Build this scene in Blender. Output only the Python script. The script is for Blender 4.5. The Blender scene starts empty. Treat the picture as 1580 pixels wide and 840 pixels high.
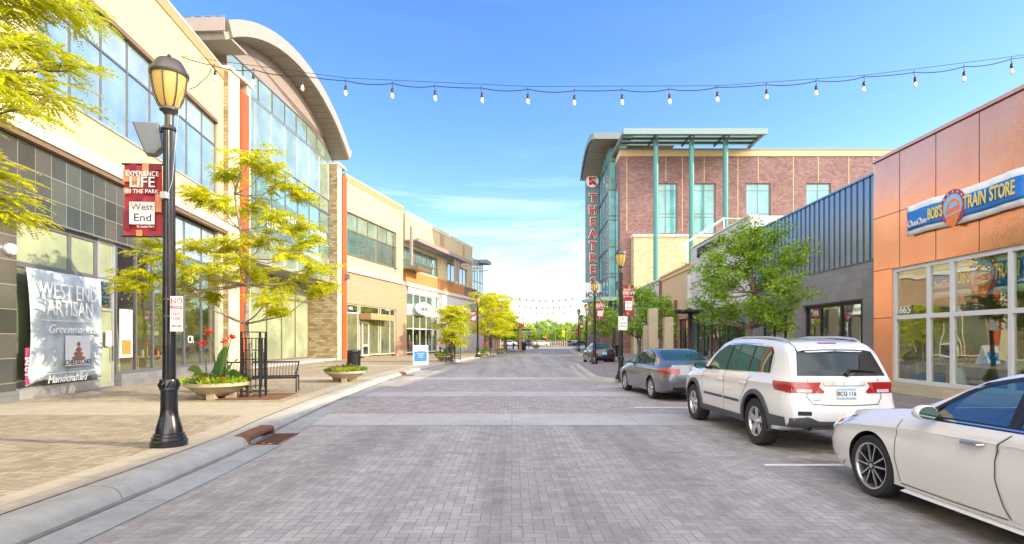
import bpy, bmesh, math, random
from mathutils import Vector, Matrix, Euler
from mathutils.bvhtree import BVHTree
R = math.radians
random.seed(7)
SC = bpy.context.scene
COL = SC.collection
# ------------------------------------------------------------------ camera, sky, sun, exposure
EYE, FPX, CX, HY, IW, IH = 1.72, 870.0, 790.0, 524.0, 1580.0, 840.0
cd = bpy.data.cameras.new('camera'); cam = bpy.data.objects.new('camera', cd); COL.objects.link(cam)
cd.sensor_width = 36; cd.lens = 36*FPX/IW; cd.shift_y = (HY-IH/2)/IW; cd.clip_end = 3000; cd.clip_start = .05
cam.location = (0, 0, EYE); cam.rotation_euler = (R(90), 0, 0); SC.camera = cam
SUN_EL, SUN_AZ = 24.0, 100.0          # azimuth measured clockwise from the view direction (+Y)
SUN_STR, SKY_STR, EXPO = 2.3, 0.15, 1.5
w = bpy.data.worlds.new('World'); SC.world = w; w.use_nodes = True
nt = w.node_tree; nt.nodes.clear()
def wn(t, **k):
    n = nt.nodes.new(t)
    for a, b in k.items(): setattr(n, a, b)
    return n
sky = wn('ShaderNodeTexSky', sky_type='NISHITA', sun_disc=False)
sky.sun_elevation = R(SUN_EL); sky.sun_rotation = R(SUN_AZ); sky.air_density = 1.0; sky.dust_density = .6; sky.ozone_density = 2.0
hs = wn('ShaderNodeHueSaturation'); hs.inputs['Saturation'].default_value = 1.28; hs.inputs['Value'].default_value = .92; hs.inputs['Hue'].default_value = .514
tc = wn('ShaderNodeTexCoord'); sx = wn('ShaderNodeSeparateXYZ')
mp = wn('ShaderNodeMapping'); mp.inputs['Scale'].default_value = (1.3, 1.3, 9.0); mp.inputs['Location'].default_value = (.35, .1, .3)
nz = wn('ShaderNodeTexNoise'); nz.inputs['Scale'].default_value = 1.6; nz.inputs['Detail'].default_value = 9; nz.inputs['Roughness'].default_value = .62; nz.inputs['Distortion'].default_value = .5
cr = wn('ShaderNodeValToRGB'); cr.color_ramp.elements[0].position = .48; cr.color_ramp.elements[1].position = .86
rz = wn('ShaderNodeValToRGB'); e = rz.color_ramp.elements      # clouds thin out overhead
e[0].position = 0.0; e[0].color = (1, 1, 1, 1); e[1].position = .34; e[1].color = (.02, .02, .02, 1)
x = rz.color_ramp.elements.new(.2); x.color = (.55, .55, .55, 1)
mu = wn('ShaderNodeMath', operation='MULTIPLY'); mx = wn('ShaderNodeMixRGB'); mx.inputs['Color2'].default_value = (5.6, 5.9, 6.3, 1)
bg = wn('ShaderNodeBackground'); bg.inputs['Strength'].default_value = SKY_STR; wo = wn('ShaderNodeOutputWorld')
L = nt.links.new
L(sky.outputs[0], hs.inputs['Color']); L(tc.outputs['Generated'], mp.inputs[0]); L(mp.outputs[0], nz.inputs[0]); L(nz.outputs[0], cr.inputs[0])
L(tc.outputs['Generated'], sx.inputs[0]); L(sx.outputs[2], rz.inputs[0]); L(cr.outputs[0], mu.inputs[0]); L(rz.outputs[0], mu.inputs[1])
# unseen bank of bright cloud, added behind the camera to lift the shade
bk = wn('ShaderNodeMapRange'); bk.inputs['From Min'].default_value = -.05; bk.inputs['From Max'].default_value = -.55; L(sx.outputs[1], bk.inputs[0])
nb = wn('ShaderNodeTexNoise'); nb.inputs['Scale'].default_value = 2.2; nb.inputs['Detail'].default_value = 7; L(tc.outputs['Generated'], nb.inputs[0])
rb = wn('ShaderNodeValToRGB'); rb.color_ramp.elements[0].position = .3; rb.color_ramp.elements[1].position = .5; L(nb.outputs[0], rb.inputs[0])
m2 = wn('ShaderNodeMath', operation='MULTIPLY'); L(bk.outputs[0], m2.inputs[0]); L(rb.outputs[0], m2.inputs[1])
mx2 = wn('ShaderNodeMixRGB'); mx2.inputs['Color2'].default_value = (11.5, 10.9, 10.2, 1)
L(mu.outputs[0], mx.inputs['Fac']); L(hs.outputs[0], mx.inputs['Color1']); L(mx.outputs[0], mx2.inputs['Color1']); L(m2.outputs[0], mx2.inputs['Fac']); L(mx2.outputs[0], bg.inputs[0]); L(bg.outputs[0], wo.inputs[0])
sd = bpy.data.lights.new('sun', 'SUN'); so = bpy.data.objects.new('sun', sd); COL.objects.link(so)
sd.energy = SUN_STR; sd.angle = R(.5); sd.color = (1, .87, .64)
sv = Vector((math.sin(R(SUN_AZ))*math.cos(R(SUN_EL)), math.cos(R(SUN_AZ))*math.cos(R(SUN_EL)), math.sin(R(SUN_EL))))
so.rotation_euler = sv.to_track_quat('Z', 'Y').to_euler(); so.location = sv*60
SC.view_settings.view_transform = 'Standard'; SC.view_settings.look = 'None'; SC.view_settings.exposure = EXPO; SC.view_settings.gamma = 1
SC.view_settings.use_curve_mapping = False
SC.cycles.max_bounces = 7; SC.cycles.transparent_max_bounces = 10; SC.cycles.use_denoising = True
SC.cycles.caustics_reflective = False; SC.cycles.caustics_refractive = False

# ------------------------------------------------------------------ measuring helpers (photo pixel -> point on a known plane)
def gp(px, py, h=0.0):
    Y = FPX*(EYE-h)/(py-HY); return ((px-CX)/FPX*Y, Y)
def at(px, py, Y): return Vector(((px-CX)/FPX*Y, Y, EYE+(HY-py)/FPX*Y))
# ------------------------------------------------------------------ object helpers
def tag(o, label=None, cat=None, group=None, kind=None):
    if label: o['label'] = label
    if cat: o['category'] = cat
    if group: o['group'] = group
    if kind: o['kind'] = kind
    return o
def thing(name, label, cat, loc=(0, 0, 0), rz=0, group=None):
    o = bpy.data.objects.new(name, None); COL.objects.link(o); o.location = loc; o.rotation_euler = (0, 0, rz); o.empty_display_size = .1
    return tag(o, label, cat, group)
def kids(o): return [c for c in bpy.data.objects if c.parent == o]
def copy_tree(o, parent=None, keep=None):
    c = o.copy(); COL.objects.link(c); c.parent = parent
    for ch in kids(o):
        if keep is None or ch.name.split('.')[0] in keep: copy_tree(ch, c, keep)
    return c
class MB:
    def __init__(s): s.v = []; s.f = []; s.m = []; s.cur = 0
    def mat(s, i): s.cur = i; return s
    def face(s, pts):
        n = len(s.v); s.v += [tuple(p) for p in pts]; s.f.append(tuple(range(n, n+len(pts)))); s.m.append(s.cur)
    def add(s, vs, fs):
        n = len(s.v); s.v += [tuple(p) for p in vs]
        for f in fs: s.f.append(tuple(i+n for i in f)); s.m.append(s.cur)
        return s
    def box(s, x0, x1, y0, y1, z0, z1):
        return s.add([(x, y, z) for z in (z0, z1) for y in (y0, y1) for x in (x0, x1)],
              [(0, 2, 3, 1), (4, 5, 7, 6), (0, 1, 5, 4), (2, 6, 7, 3), (0, 4, 6, 2), (1, 3, 7, 5)])
    def beam(s, p, q, w, h=None, up=(0, 0, 1)):
        p, q = Vector(p), Vector(q); d = (q-p).normalized(); u = Vector(up)
        if abs(d.dot(u)) > .98: u = Vector((0, 1, 0))
        a = d.cross(u).normalized()*(w/2); b = a.cross(d).normalized()*((h or w)/2)
        return s.add([c+i*a+j*b for c in (p, q) for i, j in ((-1, -1), (1, -1), (1, 1), (-1, 1))],
              [(0, 1, 2, 3), (7, 6, 5, 4), (0, 4, 5, 1), (1, 5, 6, 2), (2, 6, 7, 3), (3, 7, 4, 0)])
    def tube(s, pts, r, n=8, cap=True):
        pts = [Vector(p) for p in pts]; rs = r if isinstance(r, (list, tuple)) else [r]*len(pts); vs = []; prev = None
        for i, p in enumerate(pts):
            d = (pts[min(i+1, len(pts)-1)]-pts[max(i-1, 0)]); d = d.normalized() if d.length > 1e-9 else Vector((0, 0, 1))
            if prev is None:
                u = Vector((1, 0, 0)) if abs(d.x) < .9 else Vector((0, 1, 0)); a = d.cross(u).normalized()
            else: a = (prev-d*prev.dot(d)).normalized()
            prev = a; b = d.cross(a)
            vs += [p+(a*math.cos(2*math.pi*k/n)+b*math.sin(2*math.pi*k/n))*rs[i] for k in range(n)]
        fs = [(i*n+k, i*n+(k+1) % n, (i+1)*n+(k+1) % n, (i+1)*n+k) for i in range(len(pts)-1) for k in range(n)]
        if cap: fs += [tuple(range(n))[::-1], tuple(range((len(pts)-1)*n, len(pts)*n))]
        return s.add(vs, fs)
    def lathe(s, prof, n=24, c=(0, 0, 0), axis='z', flute=0, fl=(0, 0), sy=1.0):
        vs = []
        for r, z in prof:
            for k in range(n):
                a = 2*math.pi*k/n; rr = r*(1-(flute if (k % 2 and fl[0] < z < fl[1]) else 0))
                p = (rr*math.cos(a), rr*math.sin(a)*sy, z)
                if axis == 'y': p = (p[0], z, p[1])
                if axis == 'x': p = (z, p[0], p[1])
                vs.append((p[0]+c[0], p[1]+c[1], p[2]+c[2]))
        m = len(prof)
        fs = [(i*n+k, i*n+(k+1) % n, (i+1)*n+(k+1) % n, (i+1)*n+k) for i in range(m-1) for k in range(n)]
        fs += [tuple(range(n))[::-1], tuple(range((m-1)*n, m*n))]
        return s.add(vs, fs)
    def open(s):                        # drop the two end caps of the lathe just added
        for _ in (0, 1): s.f.pop(); s.m.pop()
        return s
    def prism(s, poly, ax, a, b):      # poly: 2D points; ax: extrusion axis
        def P(u, v, t): return {'x': (t, u, v), 'y': (u, t, v), 'z': (u, v, t)}[ax]
        n = len(poly)
        return s.add([P(u, v, a) for u, v in poly]+[P(u, v, b) for u, v in poly],
              [tuple(range(n))[::-1], tuple(range(n, 2*n))]+[(i, (i+1) % n, n+(i+1) % n, n+i) for i in range(n)])
    def grid(s, P):                     # P[i][j] points
        n, m = len(P), len(P[0])
        return s.add([p for r in P for p in r], [(i*m+j, i*m+j+1, (i+1)*m+j+1, (i+1)*m+j) for i in range(n-1) for j in range(m-1)])
    def build(s, name, mats, parent=None, smooth=False, bevel=0, loc=None, fixn=True, angle=35):
        me = bpy.data.meshes.new(name); me.from_pydata(s.v, [], s.f)
        if not isinstance(mats, (list, tuple)): mats = [mats]
        for m in mats: me.materials.append(m)
        me.polygons.foreach_set('material_index', s.m)
        if fixn and len(s.f) < 40000:
            b = bmesh.new(); b.from_mesh(me); bmesh.ops.recalc_face_normals(b, faces=b.faces); b.to_mesh(me); b.free()
        o = bpy.data.objects.new(name, me); COL.objects.link(o)
        if smooth:
            me.polygons.foreach_set('use_smooth', [True]*len(me.polygons))
            if smooth != 'all': me.set_sharp_from_angle(angle=R(angle))
        if bevel:
            md = o.modifiers.new('bevel', 'BEVEL'); md.width = bevel; md.segments = 2; md.limit_method = 'ANGLE'; md.angle_limit = R(40)
        if parent: o.parent = parent
        if loc: o.location = loc
        return o
# ------------------------------------------------------------------ materials
MATS = {}
def newmat(name):
    m = bpy.data.materials.new(name); m.use_nodes = True; m.node_tree.nodes.clear(); MATS[name] = m
    return m, m.node_tree
def N(nt, t, ins=None, **k):
    n = nt.nodes.new(t)
    for a, b in k.items(): setattr(n, a, b)
    for a, b in (ins or {}).items():
        if isinstance(b, bpy.types.NodeSocket): nt.links.new(b, n.inputs[a])
        else: n.inputs[a].default_value = b
    return n
def c4(c): return (c[0], c[1], c[2], 1)
def M(nt, op, a, b=0.0, c=None):
    ins = {0: a, 1: b}
    if c is not None: ins[2] = c
    return N(nt, 'ShaderNodeMath', ins, operation=op).outputs[0]
def mixc(nt, f, a, b, bt='MIX'):
    return N(nt, 'ShaderNodeMixRGB', {'Fac': f, 'Color1': a, 'Color2': b}, blend_type=bt).outputs[0]
def ramp(nt, f, stops):
    n = N(nt, 'ShaderNodeValToRGB', {'Fac': f}); el = n.color_ramp.elements
    el[0].position, el[0].color = stops[0][0], c4(stops[0][1]); el[1].position, el[1].color = stops[-1][0], c4(stops[-1][1])
    for p, c in stops[1:-1]:
        e = el.new(p); e.color = c4(c)
    return n.outputs[0]
def fin(nt, col, rough, metal=0, h=None, bs=.3, bd=.01, **k):
    ins = {'Base Color': col, 'Roughness': rough, 'Metallic': metal}; ins.update(k)
    p = N(nt, 'ShaderNodeBsdfPrincipled', ins)
    if h is not None: nt.links.new(N(nt, 'ShaderNodeBump', {'Height': h, 'Strength': bs, 'Distance': bd}).outputs[0], p.inputs['Normal'])
    N(nt, 'ShaderNodeOutputMaterial', {0: p.outputs[0]}); return p
def noisy(nt, sc, det=5, ro=.6, vec=None):
    v = vec or N(nt, 'ShaderNodeTexCoord').outputs['Object']
    return N(nt, 'ShaderNodeTexNoise', {'Vector': v, 'Scale': sc, 'Detail': det, 'Roughness': ro}).outputs[0]
def plain(name, col, rough=.6, metal=0, var=.12, sc=3.0, bump=.15, coat=0, fine=60):
    m, nt = newmat(name); n1 = noisy(nt, sc); n2 = noisy(nt, fine, 3)
    a = tuple(c*(1-var) for c in col); b = tuple(min(1, c*(1+var)) for c in col)
    col_ = ramp(nt, n1, [(.3, a), (.7, b)])
    col_ = mixc(nt, var*.8, col_, N(nt, 'ShaderNodeMixRGB', {'Fac': n2, 'Color1': c4(a), 'Color2': c4(b)}).outputs[0])
    rr = M(nt, 'ADD', M(nt, 'MULTIPLY', n1, .16), rough-.08)
    k = {'Coat Weight': coat, 'Coat Roughness': .03} if coat else {}
    fin(nt, col_, rr, metal, n2, bump, .004, **k); return m
def glass(name, tint, refl=.5, rough=.02, wave=.02, var=.25, gc=(.9, .95, .95)):    # opaque looking pane: tinted room behind, mirror-like front
    m, nt = newmat(name); n1 = noisy(nt, .5, 3)
    d = N(nt, 'ShaderNodeBsdfDiffuse', {'Color': ramp(nt, n1, [(.35, tuple(c*(1-var) for c in tint)), (.65, tuple(min(1, c*(1+var)) for c in tint))])})
    g = N(nt, 'ShaderNodeBsdfGlossy', {'Color': c4(gc), 'Roughness': rough})
    b = N(nt, 'ShaderNodeBump', {'Height': noisy(nt, .35, 2), 'Strength': wave, 'Distance': 1.0}); nt.links.new(b.outputs[0], g.inputs['Normal'])
    fr = M(nt, 'POWER', N(nt, 'ShaderNodeLayerWeight', {'Blend': .5}).outputs[1], 5.0); f = M(nt, 'ADD', M(nt, 'MULTIPLY', fr, .96-refl), refl+.04)
    N(nt, 'ShaderNodeOutputMaterial', {0: N(nt, 'ShaderNodeMixShader', {0: f, 1: d.outputs[0], 2: g.outputs[0]}).outputs[0]}); return m
def clear(name, tint=(.8, .88, .85), refl=.12, wave=.02):
    m, nt = newmat(name)
    d = N(nt, 'ShaderNodeBsdfTransparent', {'Color': c4(tint)}); g = N(nt, 'ShaderNodeBsdfGlossy', {'Color': (.95, 1, 1, 1), 'Roughness': .015})
    b = N(nt, 'ShaderNodeBump', {'Height': noisy(nt, .5, 2), 'Strength': wave, 'Distance': 1.0}); nt.links.new(b.outputs[0], g.inputs['Normal'])
    fr = M(nt, 'POWER', N(nt, 'ShaderNodeLayerWeight', {'Blend': .5}).outputs[1], 5.0); f = M(nt, 'ADD', M(nt, 'MULTIPLY', fr, .96-refl), refl+.04)
    N(nt, 'ShaderNodeOutputMaterial', {0: N(nt, 'ShaderNodeMixShader', {0: f, 1: d.outputs[0], 2: g.outputs[0]}).outputs[0]}); return m
def wallvec(nt):     # (x+y, z) so the pattern lies right on fronts and returns of a facade
    s = N(nt, 'ShaderNodeSeparateXYZ', {0: N(nt, 'ShaderNodeTexCoord').outputs['Object']}).outputs
    return N(nt, 'ShaderNodeCombineXYZ', {0: M(nt, 'ADD', s[0], s[1]), 1: s[2], 2: 0.0}).outputs[0]
def brick(name, c1, c2, mortar, bw, bh, ms=.01, rough=.85, off=.5, var=.5, bump=.5, big=.2, metal=0, smooth=.1, bias=0.0, clear_=0):
    m, nt = newmat(name); v = wallvec(nt)
    b = N(nt, 'ShaderNodeTexBrick', {'Vector': v, 'Color1': c4(c1), 'Color2': c4(c2), 'Mortar': c4(mortar), 'Scale': 1.0, 'Mortar Size': ms,
        'Mortar Smooth': smooth, 'Bias': bias, 'Brick Width': bw, 'Row Height': bh}, offset=off, squash=1.0)
    n1 = noisy(nt, .6, 6); n2 = noisy(nt, 25, 4)
    col = mixc(nt, big, b.outputs[0], ramp(nt, n1, [(.3, (.25, .25, .25)), (.7, (1, 1, 1))]), 'MULTIPLY')
    col = mixc(nt, .25, col, ramp(nt, n2, [(.3, (.5, .5, .5)), (.7, (1, 1, 1))]), 'MULTIPLY')
    h = M(nt, 'SUBTRACT', M(nt, 'MULTIPLY', n2, .25), b.outputs[1])
    k = {'Coat Weight': clear_, 'Coat Roughness': .08} if clear_ else {}
    fin(nt, col, rough, metal, h, bump, .006, **k); return m
def herring(name, cols, joint, unit=.1, rough=.85, jw=.05, patch=None, rot=0.0, bump=.5, tracks=False):
    m, nt = newmat(name)
    mpn = N(nt, 'ShaderNodeMapping', {'Vector': N(nt, 'ShaderNodeTexCoord').outputs['Object'], 'Scale': (1/unit,)*3, 'Rotation': (0, 0, rot), 'Location': (400, 400, 0)})
    wob = N(nt, 'ShaderNodeTexNoise', {'Vector': mpn.outputs[0], 'Scale': .8, 'Detail': 2.0})
    vec = N(nt, 'ShaderNodeVectorMath', {0: mpn.outputs[0], 1: N(nt, 'ShaderNodeVectorMath', {0: wob.outputs[1], 1: (.09, .09, .09)}, operation='MULTIPLY').outputs[0]}, operation='ADD')
    s = N(nt, 'ShaderNodeSeparateXYZ', {0: vec.outputs[0]}).outputs
    i, j = M(nt, 'FLOOR', s[0]), M(nt, 'FLOOR', s[1]); fx, fy = M(nt, 'SUBTRACT', s[0], i), M(nt, 'SUBTRACT', s[1], j)
    k = M(nt, 'FLOORED_MODULO', M(nt, 'SUBTRACT', i, j), 4.0)
    def eq(v): return M(nt, 'COMPARE', k, v, .3)
    k1, k2 = eq(1.0), eq(2.0); vert = M(nt, 'GREATER_THAN', k, 1.5)
    u, v = M(nt, 'ADD', fx, k1), M(nt, 'ADD', fy, k2)
    ul, vl = M(nt, 'SUBTRACT', 2.0, vert), M(nt, 'ADD', 1.0, vert)
    d = M(nt, 'MINIMUM', M(nt, 'MINIMUM', u, M(nt, 'SUBTRACT', ul, u)), M(nt, 'MINIMUM', v, M(nt, 'SUBTRACT', vl, v)))
    jt = N(nt, 'ShaderNodeMapRange', {'Value': d, 'From Min': jw*.4, 'From Max': jw*1.5}).outputs[0]
    idv = N(nt, 'ShaderNodeCombineXYZ', {0: M(nt, 'SUBTRACT', i, k1), 1: M(nt, 'SUBTRACT', j, k2), 2: 0.0})
    wn_ = N(nt, 'ShaderNodeTexWhiteNoise', {'Vector': idv.outputs[0]}, noise_dimensions='3D').outputs[0]
    col = ramp(nt, wn_, cols)
    n1 = noisy(nt, .35, 6, .65); n2 = noisy(nt, 90, 3); n3 = noisy(nt, 3.0, 5, .7)
    col = mixc(nt, .5, col, ramp(nt, n1, [(.3, (.62, .6, .62)), (.7, (1, 1, 1))]), 'MULTIPLY')
    col = mixc(nt, .45, col, ramp(nt, n3, [(.35, (.6, .58, .57)), (.55, (1, 1, 1))]), 'MULTIPLY')
    col = mixc(nt, .35, col, ramp(nt, n2, [(.3, (.55, .55, .55)), (.7, (1, 1, 1))]), 'MULTIPLY')
    if tracks:
        ms_ = N(nt, 'ShaderNodeMapping', {'Vector': N(nt, 'ShaderNodeTexCoord').outputs['Object'], 'Scale': (1.1, .07, 1)}); n4 = noisy(nt, 1.0, 5, .6, ms_.outputs[0])
        col = mixc(nt, .75, col, ramp(nt, n4, [(.38, (.62, .6, .6)), (.6, (1.0, 1.0, 1.0))]), 'MULTIPLY')
        sp_ = ramp(nt, noisy(nt, .55, 7, .75), [(.60, (0, 0, 0)), (.72, (1, 1, 1))]); rr_ = ramp(nt, N(nt, 'ShaderNodeSeparateXYZ', {0: N(nt, 'ShaderNodeTexCoord').outputs['Object']}).outputs[0], [(.0, (0, 0, 0)), (1.0, (1, 1, 1))])
        px_ = N(nt, 'ShaderNodeMapRange', {'Value': N(nt, 'ShaderNodeSeparateXYZ', {0: N(nt, 'ShaderNodeTexCoord').outputs['Object']}).outputs[0], 'From Min': 3.2, 'From Max': 4.6}).outputs[0]
        st_ = ramp(nt, noisy(nt, 1.6, 7, .7), [(.5, (0, 0, 0)), (.62, (1, 1, 1))]); col = mixc(nt, M(nt, 'MULTIPLY', M(nt, 'MULTIPLY', st_, px_), .6), col, (.07, .06, .05, 1))
    col = mixc(nt, jt, c4(joint), col)
    fin(nt, col, rough, 0, M(nt, 'ADD', jt, M(nt, 'MULTIPLY', n2, .25)), bump, .006); return m
def leafmat(name, c1, c2, c3, tr=.45):
    m, nt = newmat(name); g = N(nt, 'ShaderNodeNewGeometry'); n1 = noisy(nt, 1.4, 3)
    f = M(nt, 'ADD', M(nt, 'MULTIPLY', n1, .7), M(nt, 'MULTIPLY', g.outputs['Random Per Island'], .35))
    col = ramp(nt, f, [(.25, c1), (.5, c2), (.75, c3)])
    d = N(nt, 'ShaderNodeBsdfPrincipled', {'Base Color': col, 'Roughness': .5}); t = N(nt, 'ShaderNodeBsdfTranslucent', {'Color': mixc(nt, .5, col, (.6, .75, .05, 1), 'MIX')})
    N(nt, 'ShaderNodeOutputMaterial', {0: N(nt, 'ShaderNodeMixShader', {0: tr, 1: d.outputs[0], 2: t.outputs[0]}).outputs[0]}); return m
def concrete(name, col, joint=None, bw=1.5, bh=1.5, var=.18, fine=70):
    m, nt = newmat(name); n1 = noisy(nt, .5, 7, .65); n2 = noisy(nt, fine, 3); n3 = noisy(nt, 5, 6, .7)
    c = ramp(nt, n1, [(.3, tuple(x*(1-var) for x in col)), (.7, tuple(x*(1+var*.6) for x in col))])
    c = mixc(nt, .4, c, ramp(nt, n3, [(.35, (.62, .6, .58)), (.6, (1, 1, 1))]), 'MULTIPLY'); c = mixc(nt, .3, c, ramp(nt, n2, [(.3, (.5, .5, .5)), (.7, (1, 1, 1))]), 'MULTIPLY')
    h = n2
    if joint:
        b = N(nt, 'ShaderNodeTexBrick', {'Vector': N(nt, 'ShaderNodeTexCoord').outputs['Object'], 'Scale': 1.0, 'Mortar Size': .006, 'Brick Width': bw, 'Row Height': bh}, offset=0.0)
        c = mixc(nt, b.outputs[1], c, c4(joint)); h = M(nt, 'SUBTRACT', n2, M(nt, 'MULTIPLY', b.outputs[1], 2.0))
    fin(nt, c, .85, 0, h, .25, .005); return m
# palette
m_road = herring('road_pavers', [(0, (.43, .405, .375)), (.5, (.48, .45, .415)), (1, (.54, .505, .46))], (.2, .185, .17), unit=.1, jw=.038, tracks=True)
m_roadred = herring('crossing_bricks', [(0, (.41, .33, .31)), (.5, (.47, .41, .385)), (1, (.52, .485, .45))], (.24, .21, .2), unit=.1)
m_walkp = herring('walk_pavers', [(0, (.36, .29, .19)), (.5, (.45, .37, .25)), (1, (.52, .44, .31))], (.16, .12, .08), unit=.1)
m_walkr = herring('walk_pavers_right', [(0, (.27, .22, .2)), (.5, (.34, .28, .27)), (1, (.4, .36, .33))], (.12, .1, .1), unit=.1)
m_band = concrete('band_concrete', (.52, .5, .48), (.2, .2, .2), 2.6, 40)
m_kerb = concrete('kerb_concrete', (.5, .48, .42), (.13, .12, .1), 300, 3.0, var=.28)
m_walkc = concrete('walk_concrete', (.5, .43, .32), (.2, .17, .12), 1.6, 1.6)
m_asph = concrete('asphalt', (.11, .11, .115), None)
m_white = plain('paint_white', (.75, .75, .73), .6, var=.12, sc=8)
def siding(name, c, lh=.3, ds=.02):
    m, nt = newmat(name); s = N(nt, 'ShaderNodeSeparateXYZ', {0: N(nt, 'ShaderNodeTexCoord').outputs['Object']}).outputs
    fr = M(nt, 'FRACT', M(nt, 'DIVIDE', s[2], lh)); ln = M(nt, 'LESS_THAN', fr, ds/lh)
    n1 = noisy(nt, .4, 5); n2 = noisy(nt, 30, 4)
    col = ramp(nt, n1, [(.3, tuple(x*.9 for x in c)), (.7, c)]); col = mixc(nt, .12, col, ramp(nt, n2, [(.3, (.6, .6, .6)), (.7, (1, 1, 1))]), 'MULTIPLY')
    vs_ = N(nt, 'ShaderNodeMapping', {'Vector': N(nt, 'ShaderNodeTexCoord').outputs['Object'], 'Scale': (2.2, 2.2, .12)}); col = mixc(nt, .22, col, ramp(nt, noisy(nt, 1.0, 5, .65, vs_.outputs[0]), [(.35, (.62, .6, .55)), (.6, (1, 1, 1))]), 'MULTIPLY')
    col = mixc(nt, M(nt, 'MULTIPLY', ln, .55), col, c4(tuple(x*.5 for x in c)))
    fin(nt, col, .8, 0, M(nt, 'SUBTRACT', M(nt, 'MULTIPLY', n2, .15), ln), .5, .01); return m
m_cream = siding('cream_siding', (.64, .52, .3), .3)
m_cream2 = brick('cream_brick', (.62, .53, .34), (.7, .62, .43), (.6, .53, .38), .4, .1, .006, bump=.3, big=.12)
m_stone = brick('stone_veneer', (.34, .23, .11), (.62, .5, .3), (.26, .19, .11), .42, .17, .012, bump=1.0, big=.25)
m_stonel = brick('pale_stone', (.66, .57, .38), (.72, .64, .46), (.5, .43, .3), .45, .2, .008, bump=.6, big=.1)
m_red = plain('red_metal', (.55, .09, .02), .45, var=.08)
m_brown = plain('brown_trim', (.2, .12, .07), .5)
m_tan = plain('tan_trim', (.45, .27, .12), .6, var=.08)
m_coping = plain('cream_coping', (.7, .64, .5), .6, var=.05)
m_tile = brick('dark_tile', (.06, .062, .058), (.13, .125, .105), (.36, .34, .28), .62, .62, .009, rough=.1, off=0, bump=.08, big=.35, clear_=.8)
m_alu = plain('aluminium', (.55, .55, .56), .35, .6, var=.06, bump=.03)
m_frameg = plain('grey_frame', (.2, .2, .21), .35, .5, var=.06, bump=.03)
m_alud = plain('dark_aluminium', (.16, .17, .18), .4, .5, var=.08, bump=.03)
m_aluw = plain('white_frame', (.72, .72, .7), .45, var=.04, bump=.03)
m_bronze = plain('bronze_frame', (.22, .17, .12), .4, .3, bump=.03)
m_black = plain('black_paint', (.006, .008, .012), .25, .2, var=.3, bump=.1, coat=.5)
m_blackm = plain('black_metal', (.02, .02, .022), .45, .3, bump=.1)
m_gsky = glass('sky_glass', (.22, .32, .37), .28)
m_gpale = glass('pale_glass', (.34, .42, .38), .28)
m_gspan = glass('spandrel_glass', (.24, .32, .24), .26)
m_gdark = glass('dark_glass', (.02, .035, .035), .3)
m_golive = glass('olive_glass', (.17, .19, .11), .25)
m_ggreen = glass('green_glass', (.12, .2, .16), .35)
m_gteal = glass('teal_glass', (.16, .32, .31), .45)
m_gfrost = glass('frosted_glass', (.33, .36, .22), .08, rough=.15)
m_clear = clear('shop_glass', (.9, .95, .9), .1, .01)
m_clear2 = clear('shop_glass_mirror', (.7, .8, .78), .16, .007)
m_fascia = plain('metal_fascia', (.4, .35, .28), .4, .2, var=.05, bump=.03)
m_soffit = siding('soffit', (.36, .33, .28), .2, .03)
m_tymp = plain('tympanum_panel', (.3, .235, .2), .5, var=.06)
m_stucco = plain('brown_stone_panel', (.42, .26, .16), .8, var=.3, sc=6, bump=.4, fine=25)
m_orange = siding('orange_panel', (.58, .25, .08), .6, .012)
m_orangeb = plain('orange_brick_far', (.45, .2, .1), .8, var=.2)
m_whiteb = brick('white_brick', (.7, .68, .62), (.76, .74, .7), (.6, .58, .54), .4, .2, .006, big=.06, bump=.2)
m_copper, _nt = newmat('copper_panel')
_n1 = noisy(_nt, .9, 4); _n2 = noisy(_nt, 8, 3)
fin(_nt, ramp(_nt, _n1, [(.3, (.88, .37, .21)), (.7, (.92, .45, .28))]), .23, .72, _n1, .06, .3, **{'Coat Weight': .3, 'Coat Roughness': .1})
m_gap = plain('panel_gap', (.16, .06, .03), .7)
m_slate = brick('slate_tile', (.19, .19, .2), (.26, .26, .27), (.12, .12, .125), .62, .31, .005, rough=.35, bump=.3, big=.3)
m_seam = plain('standing_seam', (.22, .3, .38), .25, .85, var=.1, sc=1.5, bump=.02)
m_seamd = plain('seam_rib', (.1, .125, .16), .4, .6)
m_wood = brick('grey_planks', (.68, .67, .66), (.8, .79, .78), (.45, .45, .45), 1.8, .14, .006, big=.3, bump=.5)
m_stuctan = plain('tan_stucco', (.62, .46, .28), .85, var=.08, bump=.3)
m_stucwhite = plain('pale_stucco', (.6, .6, .58), .85, var=.06, bump=.3)
m_purple = plain('brown_post', (.16, .09, .08), .6)
m_brick = brick('theatre_brick', (.19, .09, .08), (.36, .2, .185), (.3, .23, .22), .3, .1, .008, big=.35, bump=.5)
m_cornice = plain('cream_cornice', (.68, .47, .24), .7, var=.04)
m_teal = plain('teal_steel', (.05, .2, .19), .45, .1, var=.06)
m_tealg = plain('canopy_steel', (.2, .27, .26), .45, .3, var=.05)
m_underc, _nt = newmat('canopy_glass'); N(_nt, 'ShaderNodeOutputMaterial', {0: N(_nt, 'ShaderNodeMixShader', {0: .5, 1: N(_nt, 'ShaderNodeBsdfTranslucent', {'Color': (.6, .75, .7, 1)}).outputs[0], 2: N(_nt, 'ShaderNodeBsdfPrincipled', {'Base Color': (.45, .58, .55, 1), 'Roughness': .3}).outputs[0]}).outputs[0]})
m_stone_t = brick('theatre_stone', (.58, .44, .24), (.76, .62, .38), (.5, .4, .24), .42, .17, .01, bump=.7, big=.15)
m_sign = plain('sign_metal', (.15, .22, .23), .5, .2, var=.08)
m_gthe = glass('theatre_glass', (.15, .4, .4), .03)
m_signred = plain('sign_red', (.5, .02, .02), .4)
m_globe, _nt = newmat('amber_globe')
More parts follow.
